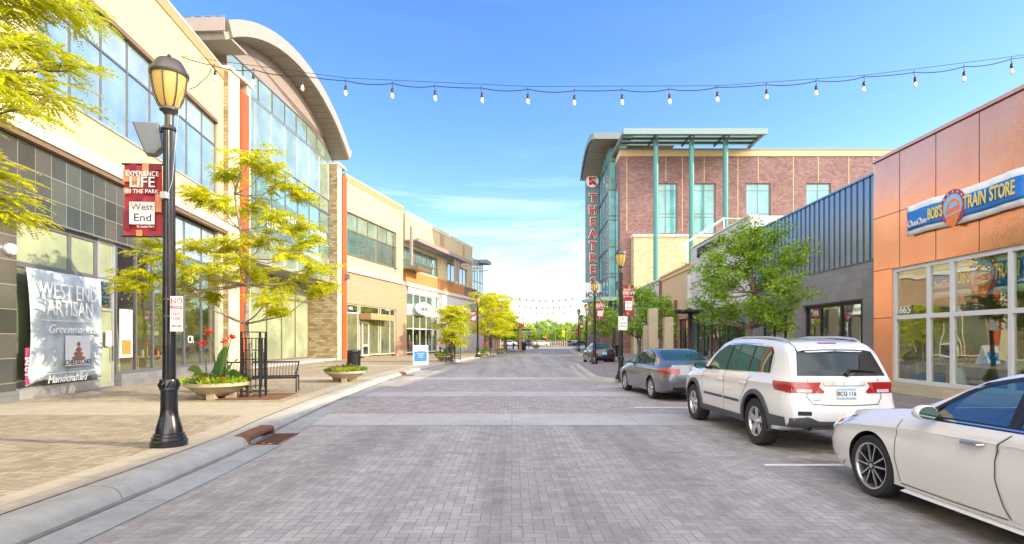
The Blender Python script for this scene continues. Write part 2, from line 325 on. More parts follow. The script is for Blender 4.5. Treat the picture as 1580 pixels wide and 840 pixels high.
_d = N(_nt, 'ShaderNodeBsdfPrincipled', {'Base Color': (.9, .68, .25, 1), 'Roughness': .2, 'Coat Weight': .4}); _t = N(_nt, 'ShaderNodeBsdfTranslucent', {'Color': (1, .8, .3, 1)})
N(_nt, 'ShaderNodeOutputMaterial', {0: N(_nt, 'ShaderNodeMixShader', {0: .55, 1: _d.outputs[0], 2: _t.outputs[0]}).outputs[0]})
m_pewter = plain('pewter', (.1, .09, .08), .4, .5)
m_bark = plain('bark', (.2, .15, .11), .9, var=.3, sc=14, bump=.8, fine=40)
m_barkp = plain('pale_bark', (.34, .27, .2), .85, var=.3, sc=14, bump=.6, fine=40)
m_locust = leafmat('locust_leaves', (.4, .46, .01), (.68, .64, .012), (.82, .7, .02), .5)
m_leaf = leafmat('green_leaves', (.09, .2, .02), (.2, .37, .028), (.36, .5, .04), .42)
m_leaffar = leafmat('far_leaves', (.12, .22, .04), (.25, .35, .06), (.45, .48, .08), .3)
m_leaffar2 = leafmat('far_yellow_leaves', (.18, .26, .03), (.36, .4, .05), (.5, .5, .07), .3)
m_leafdark = leafmat('dark_leaves', (.02, .07, .02), (.05, .12, .03), (.1, .18, .03), .3)
m_chart = leafmat('chartreuse_leaves', (.25, .4, .01), (.4, .55, .01), (.5, .62, .03), .4)
m_canna = leafmat('canna_leaves', (.03, .1, .04), (.06, .16, .05), (.12, .24, .04), .25)
m_petal = plain('red_petals', (.75, .04, .01), .6)
m_petalp = plain('pink_petals', (.65, .06, .1), .6)
m_bowl = concrete('planter_concrete', (.5, .42, .3), None, fine=40)
m_soil = plain('soil', (.05, .035, .025), .95, bump=.6)
m_rust = plain('rusty_iron', (.2, .09, .05), .8, .2, var=.4, sc=9, bump=.5)
m_cloth = plain('banner_red', (.4, .03, .04), .7, var=.1)
m_clothd = plain('banner_maroon', (.2, .015, .03), .7)
m_clotho = plain('banner_orange', (.62, .26, .12), .7)
m_lett = plain('white_lettering', (.85, .84, .8), .6, var=.02)
m_letd = plain('dark_lettering', (.05, .05, .06), .5)
m_leto = plain('brown_lettering', (.3, .13, .1), .6)
m_signw = plain('sign_white', (.8, .8, .78), .4, var=.03)
m_redp = plain('red_print', (.6, .03, .03), .5)
m_blue = plain('banner_blue', (.02, .2, .62), .5, var=.25, sc=1.2)
m_bluep = plain('light_blue_print', (.3, .55, .8), .5)
m_yell = plain('yellow_print', (.85, .68, .2), .5)
m_orp = plain('orange_print', (.85, .22, .05), .5)
m_mag = plain('plum_print', (.35, .05, .12), .5)
m_canvas = plain('blue_grey_canvas', (.46, .52, .54), .95, var=.35, sc=1.6, bump=.3)  # strong pale mottle in the colour imitates leaf-dappled sun
m_rubber = plain('rubber', (.022, .022, .023), .75, bump=.3)
m_table = plain('wood_furniture', (.7, .42, .13), .5)
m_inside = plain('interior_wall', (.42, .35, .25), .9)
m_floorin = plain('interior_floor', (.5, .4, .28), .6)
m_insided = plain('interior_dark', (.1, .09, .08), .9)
m_skin = plain('mannequin', (.7, .62, .52), .5)
m_bulb = clear('bulb_glass', (.95, .92, .85), .25)
m_bulbw, _nt = newmat('bulb_frost'); fin(_nt, (.85, .82, .75, 1), .15)

# ------------------------------------------------------------------ ground, road, kerbs, pavements
def struct(mb, name, mats, **k): return tag(mb.build(name, mats, **k), kind='structure')
KL = [(-30, -4.1), (4.7, -4.13), (9.07, -4.25), (10.9, -4.5), (15.1, -4.87), (19, -5.06), (23.2, -5.2), (27.4, -5.17), (34, -4.9), (40, -4.35), (47, -3.6), (54.4, -2.69), (66, -1.4), (78.7, -.09), (93.5, .65), (118, 1.4)]
KR = [(-30, 6.35), (20.9, 6.35), (22.2, 5.6), (22.4, 4.5), (23.1, 3.7), (24.2, 3.35), (30, 3.6), (36.6, 4.0), (38.6, 4.9), (41.0, 7.2), (56.5, 7.6), (66, 7.6), (80, 8.6), (97.8, 10.2), (118, 12.0)]
def smooth_line(pts, step=.5):
    out = []
    for i in range(len(pts)-1):
        p0, p1, p2, p3 = pts[max(i-1, 0)], pts[i], pts[i+1], pts[min(i+2, len(pts)-1)]
        n = max(1, int((p2[0]-p1[0])/step))
        m1 = (p2[1]-p0[1])/(p2[0]-p0[0]); m2 = (p3[1]-p1[1])/(p3[0]-p1[0]); h = p2[0]-p1[0]
        for k in range(n):
            t = k/n; out.append((p1[0]+h*t, (2*t**3-3*t*t+1)*p1[1]+(t**3-2*t*t+t)*h*m1+(-2*t**3+3*t*t)*p2[1]+(t**3-t*t)*h*m2))
    out.append(pts[-1]); return out
def kx(K, y):
    for a, b in zip(K, K[1:]):
        if a[0] <= y <= b[0]: return a[1]+(b[1]-a[1])*(y-a[0])/(b[0]-a[0])
    return K[-1][1]
SKL, SKR = smooth_line(KL), KR
mb = MB(); n = 8
mb.face([(-1500, -1500, -.02), (1500, -1500, -.02), (1500, 2500, -.02), (-1500, 2500, -.02)])
struct(mb, 'ground', concrete('far_ground', (.16, .17, .13)))
mb = MB(); mb.face([(-7, -30, 0), (13.5, -30, 0), (13.5, 128, 0), (-7, 128, 0)]); struct(mb, 'road', m_road)
mb = MB(); mb.face([(-90, 128, 0), (90, 128, 0), (90, 190, 0), (-90, 190, 0)]); struct(mb, 'far_road', m_asph)
def band(y0, y1, m, name, z=.004, inl=.5, inr=0):
    mb = MB(); ys = [y0+(y1-y0)*i/6 for i in range(7)]
    mb.grid([[(kx(SKL, y)+inl, y, z), (kx(KR, y)-inr, y, z)] for y in ys]); return struct(mb, name, m)
band(11.3, 13.05, m_band, 'concrete_band'); band(13.05, 17.06, m_roadred, 'brick_crossing')
band(17.06, 18.5, m_band, 'concrete_band'); band(18.5, 24.1, m_roadred, 'brick_crossing', inr=.0)
band(24.1, 25.7, m_band, 'concrete_band'); band(58, 60, m_band, 'concrete_band'); band(80, 82, m_band, 'concrete_band')
def ribbon(K, offs, name, m, y0=-30, y1=118, both=None):     # offs: list of (dx, z)
    mb = MB(); mb.grid([[(x+dx, y, z) for dx, z in offs] for y, x in K if y0 <= y <= y1]); return struct(mb, name, m, smooth=True, angle=50)
def joints(K, offs, step, name, y0, y1):
    pass
m_gutter = concrete('gutter_concrete', (.4, .41, .4), (.1, .1, .09), 300, 3.0, var=.3); m_shade_grime = concrete('gutter_shade_grime', (.27, .25, .21), None, var=.6)
ribbon(SKL, [(.5, .008), (.07, .006)], 'gutter_left', m_gutter); ribbon(SKL, [(.045, .0075), (.0, .024)], 'gutter_shade_grime', m_shade_grime)  # dark dirt strip stands in for weak shading along the kerb foot
ribbon(SKL, [(.0, .02), (-.03, .08), (-.07, .125), (-.12, .147), (-.2, .157), (-.42, .155)], 'kerb_left', m_kerb)
ribbon(SKL, [(-.42, .151), (-.43, .151), (-.44, .151)], 'pavement_joint', m_soil)
ribbon(SKL, [(-.45, .154), (-.95, .154)], 'pavement_edge', m_walkc)
mb = MB(); mb.grid([[(x-.9, y, .15), (-30, y, .15)] for y, x in SKL if y <= 118]); struct(mb, 'pavement_left', m_walkp)
for y0, y1 in ((11.6, 14.0), (22.0, 23.6), (33, 34.5)):
    mb = MB(); mb.grid([[(kx(SKL, y)-.93, y, .1535), (-12.2, y, .1535)] for y in (y0, (y0+y1)/2, y1)]); struct(mb, 'pavement_band', m_walkc)
def kerbR(off, z0, z1, pts):
    pass
mbk = MB(); rows = []
for i, (y, x) in enumerate(KR):
    a = KR[max(i-1, 0)]; b = KR[min(i+1, len(KR)-1)]; t = Vector((b[1]-a[1], b[0]-a[0])).normalized(); nn = Vector((t.y, -t.x))
    rows.append([(x+nn.x*d, y+nn.y*d, z) for d, z in ((-.3, .008), (-.03, .006), (0, .02), (.02, .11), (.06, .145), (.2, .155), (.3, .155))])
mbk.grid(rows); struct(mbk, 'kerb_right', m_kerb, smooth=True, angle=50)
mb = MB(); mb.grid([[(x+.12, y, .15), (30, y, .15)] for y, x in KR]); struct(mb, 'pavement_right', m_walkr)
# white stall lines
mb = MB()
for y in (7.7, 14.2, 20.6): mb.box(3.45 if y < 10 else 3.1, 6.0, y-.05, y+.05, .005, .009)
mb.box(3.15, 3.35, 28, 28.1, .005, .009)
struct(mb, 'road_markings', m_white)
mb = MB()
for i in range(6): mb.face([(2.4+i*.03, 39.5+i*.4, .01), (4.6, 39.5+i*.4, .01), (4.6, 39.7+i*.4, .01), (2.4, 39.7+i*.4, .01)]) if i < 1 else None
struct(mb, 'road_markings_far', m_white)
# oil stains are part of the road material's dirt; storm drain
m_hole = plain('dark_hole', (.004, .004, .004), .95, bump=0)
def drain(y, x, s=1.0):
    t = thing('storm_drain', '', 'storm drain', (x, y, 0))
    mb = MB(); L_ = 1.15*s
    mb.prism([(-.16, .10), (-.16, .168), (.0, .165), (.06, .15), (.08, .11), (.08, .095), (.0, .10)], 'y', 0, L_)
    mb.box(-.05, .08, 0, .05, .01, .1); mb.box(-.05, .08, L_-.05, L_, .01, .1); mb.build('hood', m_rust, t, smooth=True)
    mb = MB(); mb.box(-.04, .02, .05, L_-.05, .0, .095); mb.build('throat', m_blackm, t)
    mb = MB(); mb.box(.1, .52, .02, .06, .008, .016); mb.box(.1, .52, L_-.06, L_-.02, .008, .016)
    for i in range(10): mb.beam((.1, .08+i*(L_-.16)/9, .0125), (.52, .12+i*(L_-.2)/9, .0125), .032, .003)
    mb.box(.1, .13, .02, L_-.02, .008, .016); mb.box(.49, .52, .02, L_-.02, .008, .016); mb.build('grate', m_rust, t)
    mb = MB(); mb.face([(.1, .02, .0105), (.52, .02, .0105), (.52, L_-.02, .0105), (.1, L_-.02, .0105)]); mb.build('sump', m_hole, t); return t
d1 = drain(9.1, -4.32); d1['label'] = 'rusty storm drain with grate in the kerb beside the near lamp post'
d1.rotation_euler.z = R(4)
d2 = drain(26.6, -5.2, .6); d2['label'] = 'small dark kerb inlet farther along the left gutter'
# ------------------------------------------------------------------ facade kit
SPLIT = {'panel_joint', 'roof_end_soffit', 'sunshade_post', 'wall_light', 'downpipe', 'stone_pier', 'buff_panel', 'parapet_coping', 'side_wall', 'room', 'rear_wall', 'side_window_frame', 'sunshade_frame', 'sign_joint', 'pale_joint'}
class Facade:
    """building front: s runs along it away from the camera, d goes into the building, z up"""
    def __init__(s, name, label, cat, x, y, dx, side, group=None):
        s.o = Vector((x, y)); s.d = Vector((dx, 1)).normalized(); s.side = side
        s.t = thing(name, label, cat, (x, y, 0), math.atan2(s.d.y, s.d.x), group) if name else None
        s.n = Vector((-s.d.y, s.d.x))*side
    def s(f, px, d=0.0):
        k = (px-CX)/FPX; p = f.o+f.n*d
        return (k*p.y-p.x)/(f.d.x-k*f.d.y)
    def z(f, px, py, d=0.0):
        s = f.s(px, d); Y = (f.o+f.n*d+f.d*s).y
        return EYE+(HY-py)/FPX*Y
    def w(f, s, d=0, z=0):
        p = f.o+f.d*s+f.n*d; return Vector((p.x, p.y, z))
    def box(f, mb, s0, s1, d0, d1, z0, z1):
        return mb.box(s0, s1, min(d0*f.side, d1*f.side), max(d0*f.side, d1*f.side), z0, z1)
    def part(f, name, m, *boxes, parent=None, bevel=0):
        if len(boxes) > 1 and name in SPLIT:
            for b in boxes: r = f.part(name, m, b, parent=parent, bevel=bevel)
            return r
        mb = MB()
        for b in boxes: f.box(mb, *b)
        return mb.build(name, m, parent or f.t, bevel=bevel)
    def wall(f, name, m, s0, s1, z0, z1, holes=(), th=.35, d=0.0, parent=None, back=None):
        xs = sorted({s0, s1, *[v for h in holes for v in h[:2] if s0 < v < s1]}); zs = sorted({z0, z1, *[v for h in holes for v in h[2:4] if z0 < v < z1]})
        solid = lambda i, j: 0 <= i < len(xs)-1 and 0 <= j < len(zs)-1 and not any(h[0] < (xs[i]+xs[i+1])/2 < h[1] and h[2] < (zs[j]+zs[j+1])/2 < h[3] for h in holes)
        mb = MB(); S = f.side; a, b = d*S, (d+th)*S
        for i in range(len(xs)-1):
            for j in range(len(zs)-1):
                if not solid(i, j): continue
                x0, x1, y0, y1 = xs[i], xs[i+1], zs[j], zs[j+1]
                mb.face([(x0, a, y0), (x1, a, y0), (x1, a, y1), (x0, a, y1)]); mb.face([(x0, b, y0), (x0, b, y1), (x1, b, y1), (x1, b, y0)])
                if not solid(i-1, j): mb.face([(x0, a, y0), (x0, a, y1), (x0, b, y1), (x0, b, y0)])
                if not solid(i+1, j): mb.face([(x1, a, y0), (x1, b, y0), (x1, b, y1), (x1, a, y1)])
                if not solid(i, j-1): mb.face([(x0, a, y0), (x0, b, y0), (x1, b, y0), (x1, a, y0)])
                if not solid(i, j+1): mb.face([(x0, a, y1), (x1, a, y1), (x1, b, y1), (x0, b, y1)])
        return mb.build(name, m, parent or f.t, fixn=False)
    def window(f, s0, s1, z0, z1, vs, hs, frame, pane, d=.12, fw=.07, fd=.1, name='window', parent=None, panes=None):
        """frame with mullions (vs, hs positions inside) and one pane sheet as its sub-part"""
        mb = MB()
        for s in [s0+fw/2]+list(vs)+[s1-fw/2]: f.box(mb, s-fw/2, s+fw/2, d, d+fd, z0, z1)
        e = .004
        for z in [z0+fw/2]+list(hs)+[z1-fw/2]: f.box(mb, s0+fw*.5, s1-fw*.5, d+e, d+fd-e, z-fw/2, z+fw/2)
        fr = mb.build(name, frame, parent or f.t)
        mb = MB(); S = f.side
        mlist = pane if isinstance(pane, (list, tuple)) else [pane]
        zz = [z0]+list(hs)+[z1]
        for j in range(len(zz)-1):
            mb.mat(min(j, len(mlist)-1)); f.box(mb, s0+.01, s1-.01, d+fd*.45, d+fd*.55, zz[j], zz[j+1])
        mb.build('pane', list(mlist), fr); return fr
    def text(f, body, s, z, size, m, name='lettering', parent=None, d=0.0, th=.02, sx=1.0, align='CENTER', bold=0.0, shear=0.0, tilt=0.0, font=None):
        return text3(body, (s, (d)*f.side, z), size, m, name, parent or f.t, (R(90), R(tilt), 0 if f.side > 0 else R(180)), th, sx, align, bold, shear)
def text3(body, loc, size, m, name, parent, rot, th=.02, sx=1.0, align='CENTER', bold=0.0, shear=0.0, fitw=None):
    cu = bpy.data.curves.new('lettering', 'FONT'); cu.body = body; cu.size = size; cu.extrude = th/2; cu.align_x = align; cu.align_y = 'CENTER'
    cu.offset = bold; cu.shear = shear; cu.resolution_u = 3; cu.space_line = .9
    o = bpy.data.objects.new('lettering_tmp', cu); COL.objects.link(o)
    me = bpy.data.meshes.new_from_object(o.evaluated_get(bpy.context.evaluated_depsgraph_get()))
    bpy.data.objects.remove(o); bpy.data.curves.remove(cu)
    me.materials.clear(); me.materials.append(m)
    if fitw: xs_ = [v.co.x for v in me.vertices]; sx = fitw/max(1e-6, max(xs_)-min(xs_))
    for v in me.vertices: v.co.x *= sx
    r = bpy.data.objects.new(name, me); COL.objects.link(r); r.parent = parent; r.location = loc; r.rotation_euler = rot; return r
def lin(a, b, n): return [a+(b-a)*i/n for i in range(1, n)]

# ================================================================== LEFT BUILDING 1 (tile shopfront, cream upper storey)
A = Facade('tiled_shop_building', 'two storey cream building with dark tiled shopfront at the left edge', 'building', -12.53, 13.8, -.115, 1)
S1 = A.s(345); SB = -26.0
zp = A.z(346, 110.7); zl = A.z(0, 190)+.0; zw1 = A.z(300, 153)-.05; zw0 = A.z(299.6, 279); zwm = A.z(319, 210.7)
sA, sB = A.s(57), A.s(336); step = (sB-sA)/8
print('L1', S1, zp, zl, zw1, zw0, zwm)
sf0, sf1 = A.s(27), A.s(262); zst = A.z(26.7, 330); zsm = A.z(28, 405)
gl0, gl1 = A.s(266), A.s(338)
sp0 = SB+2
A.wall('upper_wall', m_cream, SB, S1, zl, zp, [(sA, sB, zw0, zw1), (-22, -8, zw0, zw1)], .4)
A.part('parapet_coping', m_coping, (SB, S1, -.06, .5, zp, zp+.1)); A.part('parapet_band', m_tan, (SB, S1, -.04, 0, zp-.42, zp-.003))
A.window(sA, sB, zw0, zw1, [sA+step*i for i in range(1, 8)], [zwm], m_frameg, [m_gsky, m_gpale], d=.1, fw=.07)
A.part('window_head', m_brown, (sA-.02, sB+.02, -.02, .1, zw1-.06, zw1+.1)); A.part('window_sill', m_alu, (sA, sB, -.05, .1, zw0-.08, zw0))
A.window(-22, -8, zw0, zw1, lin(-22, -8, 7), [zwm], m_frameg, [m_gsky, m_gpale], d=.1, fw=.1)
A.part('ledge', m_coping, (SB, S1, -.22, 0, zl, zl+.35)); A.part('ledge_shadow_line', m_brown, (SB, S1, -.16, .02, zl-.14, zl-.003))  # brown strip below the ledge is coloured as its shadow line
A.wall('tile_wall', m_tile, SB, gl0, .15, zl-.003, [(sf0, sf1, .15, zst), (sf1-.001, gl0+.1, .15, zst), (-16, -3, .15, zst)], .4, d=.02)
A.part('tile_base', m_slate, (-3, sf0-.02, -.06, .02, .15, .42))
A.window(-16, -3, .3, zst, lin(-16, -3, 6), [zsm], m_alud, [m_gdark, m_golive])
# shopfront: door plus clear panes, the room behind them
sd0, sd1 = A.s(160), A.s(187); s118 = A.s(118)
A.window(sf0, sd0-.02, .45, zst, [s118], [zsm], m_frameg, [m_golive, m_gfrost], d=.18, fw=.14)
A.part('shop_plinth', m_alu, (sf0, sd0, .12, .3, .15, .45))
A.window(sd0, sd1, zsm+.02, zst, [], [], m_alu, m_gfrost, d=.18, fw=.09)
fr = A.window(sd0+.03, sd1-.03, .17, zsm, [], [A.z(160, 472)-.1], m_alu, [m_gfrost, m_gdark], d=.2, fw=.1, name='door')
A.part('door_handle', m_alud, (sd1-.25, sd1-.21, .12, .16, 1.0, 1.5), parent=fr)
A.part('door_notice', m_signw, (sd0+.35, sd0+.65, .13, .14, 1.5, 2.0), parent=fr)
sv_ = [A.s(v) for v in (219, 245)]
A.window(sd1+.02, gl0, .55, zst, sv_, [zsm], m_frameg, [m_clear, m_clear2], d=.18, fw=.09)
A.window(gl0+.02, gl1, .55, zl-.16, [A.s(292), A.s(318)], [zsm, zst+.3], m_frameg, [m_clear, m_clear2, m_gpale], d=.18, fw=.09)
A.part('shop_plinth', m_slate, (sd1, gl1, -.02, .3, .15, .55)); A.part('glazing_post', m_cream2, (gl1, S1, .02, .4, .15, zl-.003))
A.part('room', m_inside, (sd0, S1-.1, 6.0, 6.2, .15, zl-.2), (sd0-.2, sd0, .6, 6.2, .15, zl-.2), (S1-.1, S1, .6, 6.2, .15, zl-.2), (sd0, S1-.1, .42, 6, zl-.5, zl-.2))
A.part('room_back_shelf', m_table, (A.s(200), A.s(330), 5.3, 5.9, .2, 1.1), (A.s(200), A.s(330), 5.6, 5.9, 1.5, 1.56), (A.s(200), A.s(330), 5.6, 5.9, 2.1, 2.16))
A.part('room_floor', m_floorin, (sd0, S1, .35, 6.1, .14, .2))
A.part('roof_slab', m_fascia, (SB, S1, .4, 14, zp-.6, zp-.4)); A.part('rear_wall', m_cream, (SB, S1, 13.6, 14, .15, zp), (SB, SB+.3, .4, 13.6, .15, zp), (S1-.3, S1, 6.3, 13.6, .15, zp-.01))
# furniture seen through the shop glass: a thing each
def world_on(f, s, d): p = f.w(s, d); return p
def shop_table(f, s, d, w_, label, z=.2, h=.85, top=m_table):
    p = f.w(s, d, z); t = thing('display_table', label, 'table', p, math.atan2(f.d.y, f.d.x), 'tables inside the shops')
    MB().box(-w_/2, w_/2, -.4, .4, h-.06, h).build('table_top', top, t, bevel=.01)
    for a in (-1, 1):
        for b in (-1, 1): MB().box(a*(w_/2-.06)-.04, a*(w_/2-.06)+.04, b*.34-.04, b*.34+.04, 0, h-.06).build('leg', top, t)
    return t
def goods(f, s, d, z, lab, k, cols, n=9, w_=1.2):
    rnd = random.Random(k)
    for i in range(n):
        q = f.w(s+(i-n/2+.5)*w_/n, d+rnd.uniform(-.2, .2), z); mb = MB(); h = rnd.uniform(.1, .34); r = rnd.uniform(.04, .08)
        if rnd.random() < .5: mb.lathe([(r, 0), (r, h*.6), (r*.4, h*.75), (r*.4, h), (r*.1, h)], 10)
        else: mb.box(-r, r, -r*.7, r*.7, 0, h); mb.box(-r*.9, r*.9, -r*.6, r*.6, h, h+.02)
        o = mb.build('shop_product', rnd.choice(cols), None, smooth=True, loc=q); tag(o, lab, 'product', 'products on the shop tables')
mid = A.s(210); shop_table(A, mid, 1.6, 2.2, 'wooden display table behind the left shop window beside the door'); goods(A, mid, 1.5, 1.05, 'small goods on the table inside the left shop, nearest the door', 3, [m_signw, m_redp, m_blue, m_table], 8, 2)
mid = A.s(283); shop_table(A, mid, 1.5, 2.6, 'wooden display table behind the left shop window near the stone pier'); goods(A, mid, 1.4, 1.05, 'small goods on the table inside the left shop, nearest the stone pier', 4, [m_signw, m_cloth, m_table, m_black], 9, 2.4)
# step ladder inside
t = thing('step_ladder', 'white step ladder standing inside the left shop window', 'ladder', A.w(A.s(222), 1.0, .2), math.atan2(A.d.y, A.d.x))
mb = MB()
for a in (-1, 1): mb.beam((a*.35, 0, 0), (a*.12, 0, 2.2), .05); mb.beam((a*.35, .7, 0), (a*.12, .05, 2.2), .04)
mb.build('rails', m_aluw, t); mb = MB()
for i in range(1, 8): k = .35-.23*i/8; mb.box(-k, k, -.06, .06, i*.275-.02, i*.275+.02)
mb.build('rungs', m_aluw, t)
# window poster and number
o = A.part('window_poster', m_signw, (A.s(190), A.s(209), .1, .12, 1.1, 2.75)); o.parent = A.t
mb = MB(); A.box(mb, A.s(190)+.1, A.s(209)-.1, .094, .099, 1.2, 1.7); mb.build('poster_picture', m_orp, o)
A.text('1681', A.s(306), zsm+.15, .42, m_lett, 'house_number', d=.15)
A.text('CR', A.s(300), 1.7, .45, m_lett, 'window_decal', d=.15, th=.01)
# wall lamp on the tile
t = thing('wall_lamp', 'round white wall lamp on the dark tiles at the left edge', 'lamp', A.w(A.s(14), -.0, A.z(14, 385)), math.atan2(A.d.y, A.d.x))
MB().lathe([(.16, .06), (.17, 0), (.15, -.05)], 20, axis='y').build('backplate', m_alu, t, smooth=True)
MB().lathe([(.145, -.05), (.13, -.11), (.08, -.15), (.01, -.165)], 20, axis='y').build('lamp_shade', m_lett, t, smooth=True)
# hanging banner over the shopfront
b0, b1 = A.s(33), A.s(150); bt, bb = A.z(33, 412), A.z(33, 597)
t = thing('hanging_banner', 'creased blue-grey banner reading WEST END ARTISAN covering the left shopfront', 'banner', A.w(b0, -.1, 0), math.atan2(A.d.y, A.d.x))
W_ = b1-b0; rnd = random.Random(5); G = []
for i in range(41):
    u = i/40; row = []
    for j in range(31):
        v = j/30; x_ = u*W_+.12*math.sin(v*3.1)*(1 if u < .1 else 0)*(1-u*10)
        row.append((x_, -.016*math.sin(u*19+v*3)*math.sin(v*6+1)-.008*math.sin(u*45+v*2)-.05*math.sin(v*math.pi)+.01, bb+(bt-bb)*v+(.07*math.sin(u*9)+.08*math.sin(math.pi*u))*(1-v)))
    G.append(row)
mb = MB(); mb.grid(G)
for a, b in (((0, 8), (0, 30)),): pass
sheet = mb.build('cloth', m_canvas, t, smooth='all', fixn=False)
md = sheet.modifiers.new('thick', 'SOLIDIFY'); md.thickness = .006
def bt_(body, u, z, sz, sx=1.0, m=m_lett, shear=0, bold=0): return text3(body, (u*W_, -.13, z), sz, m, 'lettering', t, (R(90), 0, 0), .012, sx, 'CENTER', bold, shear)
H_ = bt-bb
text3('WEST END', (.49*W_, -.13, bb+H_*.82), .62, m_lett, 'lettering', t, (R(90), 0, 0), .012, fitw=W_*.78); text3('ARTISAN', (.5*W_, -.13, bb+H_*.67), .62, m_lett, 'lettering', t, (R(90), 0, 0), .012, fitw=W_*.62)
bt_('Greenmarket', .52, bb+H_*.485, .34, 1.1, shear=.3); bt_('Handcrafted', .45, bb+H_*.03+.03, .3, 1.1, shear=.3)
MB().box(.12*W_, .85*W_, -.135, -.125, bb+H_*.56, bb+H_*.565).build('rule', m_lett, t); MB().box(.2*W_, .93*W_, -.135, -.125, bb+H_*.09, bb+H_*.096).build('rule', m_lett, t)
pc = MB().box(.42*W_, .76*W_, -.14, -.125, bb+H_*.15, bb+H_*.43).build('printed_picture', m_signw, t)
mb = MB()
for r_, y_ in ((.3, .22), (.22, .26), (.14, .3), (.07, .35)): mb.prism([(.59*W_+r_*math.cos(a)*1.0, bb+H_*y_+.07*math.sin(a)) for a in [k*math.pi/6 for k in range(12)]], 'y', -.15, -.14)
mb.build('cake_drawing', m_leto, pc); text3('CHEESECAKE', (.59*W_, -.146, bb+H_*.18), .2, m_letd, 'caption', pc, (R(90), 0, 0), .01)
MB().box(-.04, .12, -.02, -.012, bb+.05, bb+1.0).build('plum_edge', m_mag, t); text3('12M', (.05, -.03, bb+.5), .3, m_lett, 'lettering', t, (R(90), R(-90), 0), .01)

# ================================================================== ARCH BUILDING
Bx, By, Bd = -13.86, 27.6, .046
B = Facade('arched_glass_building', 'tall glass building under a curved metal barrel roof, left side of the street', 'building', Bx, By, Bd, 1)
e0, e1 = B.s(370), B.s(387); E = B.s(521); e2, e3 = B.s(527), B.s(533)
zpt = B.z(353, 107)
B.part('stone_pier', m_stonel, (0, e0-.01, 0, .9, .15, zpt), (B.s(381)+.01, e1, 0, .9, .15, zpt)); B.part('red_pilaster', m_red, (e0, B.s(381), -.12, .6, .15, zpt-.6))
B.part('stone_return', m_stone, (-.03, -.003, .02, 1.2, .15, zpt-.1)); B.part('pier_cap', m_coping, (-.06, e1+.06, -.1, 1.0, zpt, zpt+.18))
B.part('stone_pier', m_stonel, (E, e2, 0, .9, .15, zpt)); B.part('stone_return', m_stone, (E-.03, E-.003, .02, 2.6, .15, zpt-.1)); B.part('red_pilaster', m_red, (e2, e3, -.12, .6, .15, zpt-.6)); B.part('pier_cap', m_coping, (E-.06, e3, -.1, 1.0, zpt, zpt+.18))
G0, G1 = .9, E; gd = .65
zr = [6.1, 7.8, 11.15, 12.24, 15.1, 16.5]
vsm = lin(e1, E, 7)
B.window(e1, E-.03, zr[1], zr[2], vsm, [9.6], m_alud, [m_gteal, m_gteal], d=gd, fw=.09, name='office_window')
B.window(e1, E-.03, zr[0], zr[1], vsm, [], m_alu, m_gspan, d=gd, fw=.05, name='spandrel')
B.window(e1, E-.03, zr[2], zr[3], vsm, [], m_alud, m_gspan, d=gd, fw=.07, name='spandrel')
B.window(e1, E-.03, zr[3], zr[4], vsm, [], m_alu, m_gspan, d=gd, fw=.05, name='curtain_wall'); B.window(.9, E+.9, zr[4], zr[5], lin(.9, E+.9, 9), [], m_alud, m_gspan, d=gd, fw=.06, name='curtain_wall')
for i in range(15):     # row of little rings and figures applied on the glass
    s_ = E-.9-i*.62; mb = MB(); mb.tube([(s_+.16*math.cos(a), gd-.02, 9.35-i*.0+.2*math.sin(a)) for a in [k*math.pi/6 for k in range(13)]], .035, 5); mb.build('ring_ornament', m_lett, B.t)
B.text('ETC', B.s(437), 8.55, .9, m_lett, 'lettering', d=gd-.03); 
# barrel roof
Rr = 15.5; zc0 = 16.2; smid = (B.s(542.5, -.6)+B.s(348, -.6))/2; hw = (B.s(542.5, -.6)-B.s(348, -.6))/2; s_l, s_r = smid-hw, smid+hw; smid -= .285; hw += .285; Rr = (hw*hw+2.95**2)/(2*2.95)
def arc(r, n=40, a0=None):
    th = math.asin(min(1, hw/Rr)); c = zc0+2.95-Rr
    return [p for p in [(smid+r*math.sin(-th+2*th*i/n), c+r*math.cos(-th+2*th*i/n)) for i in range(n+1)] if p[0] > s_l-.02]
def arch_strip(r0, r1, d0, d1, name, m, zclip=None, bot=None):
    o_ = arc(r1); i_ = arc(r0); k_ = min(len(o_), len(i_)); o_, i_ = o_[-k_:], i_[-k_:]; mb = MB()
    for k in range(min(len(o_), len(i_))-1):
        q = [o_[k], o_[k+1], i_[k+1], i_[k]]; mb.prism([(a, b) for a, b in q], 'y', d0, d1)
    return mb.build(name, m, B.t, fixn=False)
arch_strip(Rr-.75, Rr-.02, -.6, -.45, 'roof_fascia', m_fascia); arch_strip(Rr-.8, Rr-.5, -.45, 14, 'roof_soffit', m_soffit); arch_strip(Rr-.5, Rr-.04, -.45, 14, 'roof', m_fascia)
B.part('roof_end', m_tymp, (s_l-.1, s_l, -.58, 14, zc0-.15, zc0+.47)); B.part('roof_end', m_fascia, (s_r, s_r+.1, -.58, 14, zc0-.15, zc0+.3)); B.part('roof_end_soffit', m_soffit, (s_l, .9, -.44, 14, zc0-.12, zc0-.02), (E+.9, s_r, -.44, 14, zc0-.12, zc0-.02))  # near end gets a darker material to stand for its shaded face
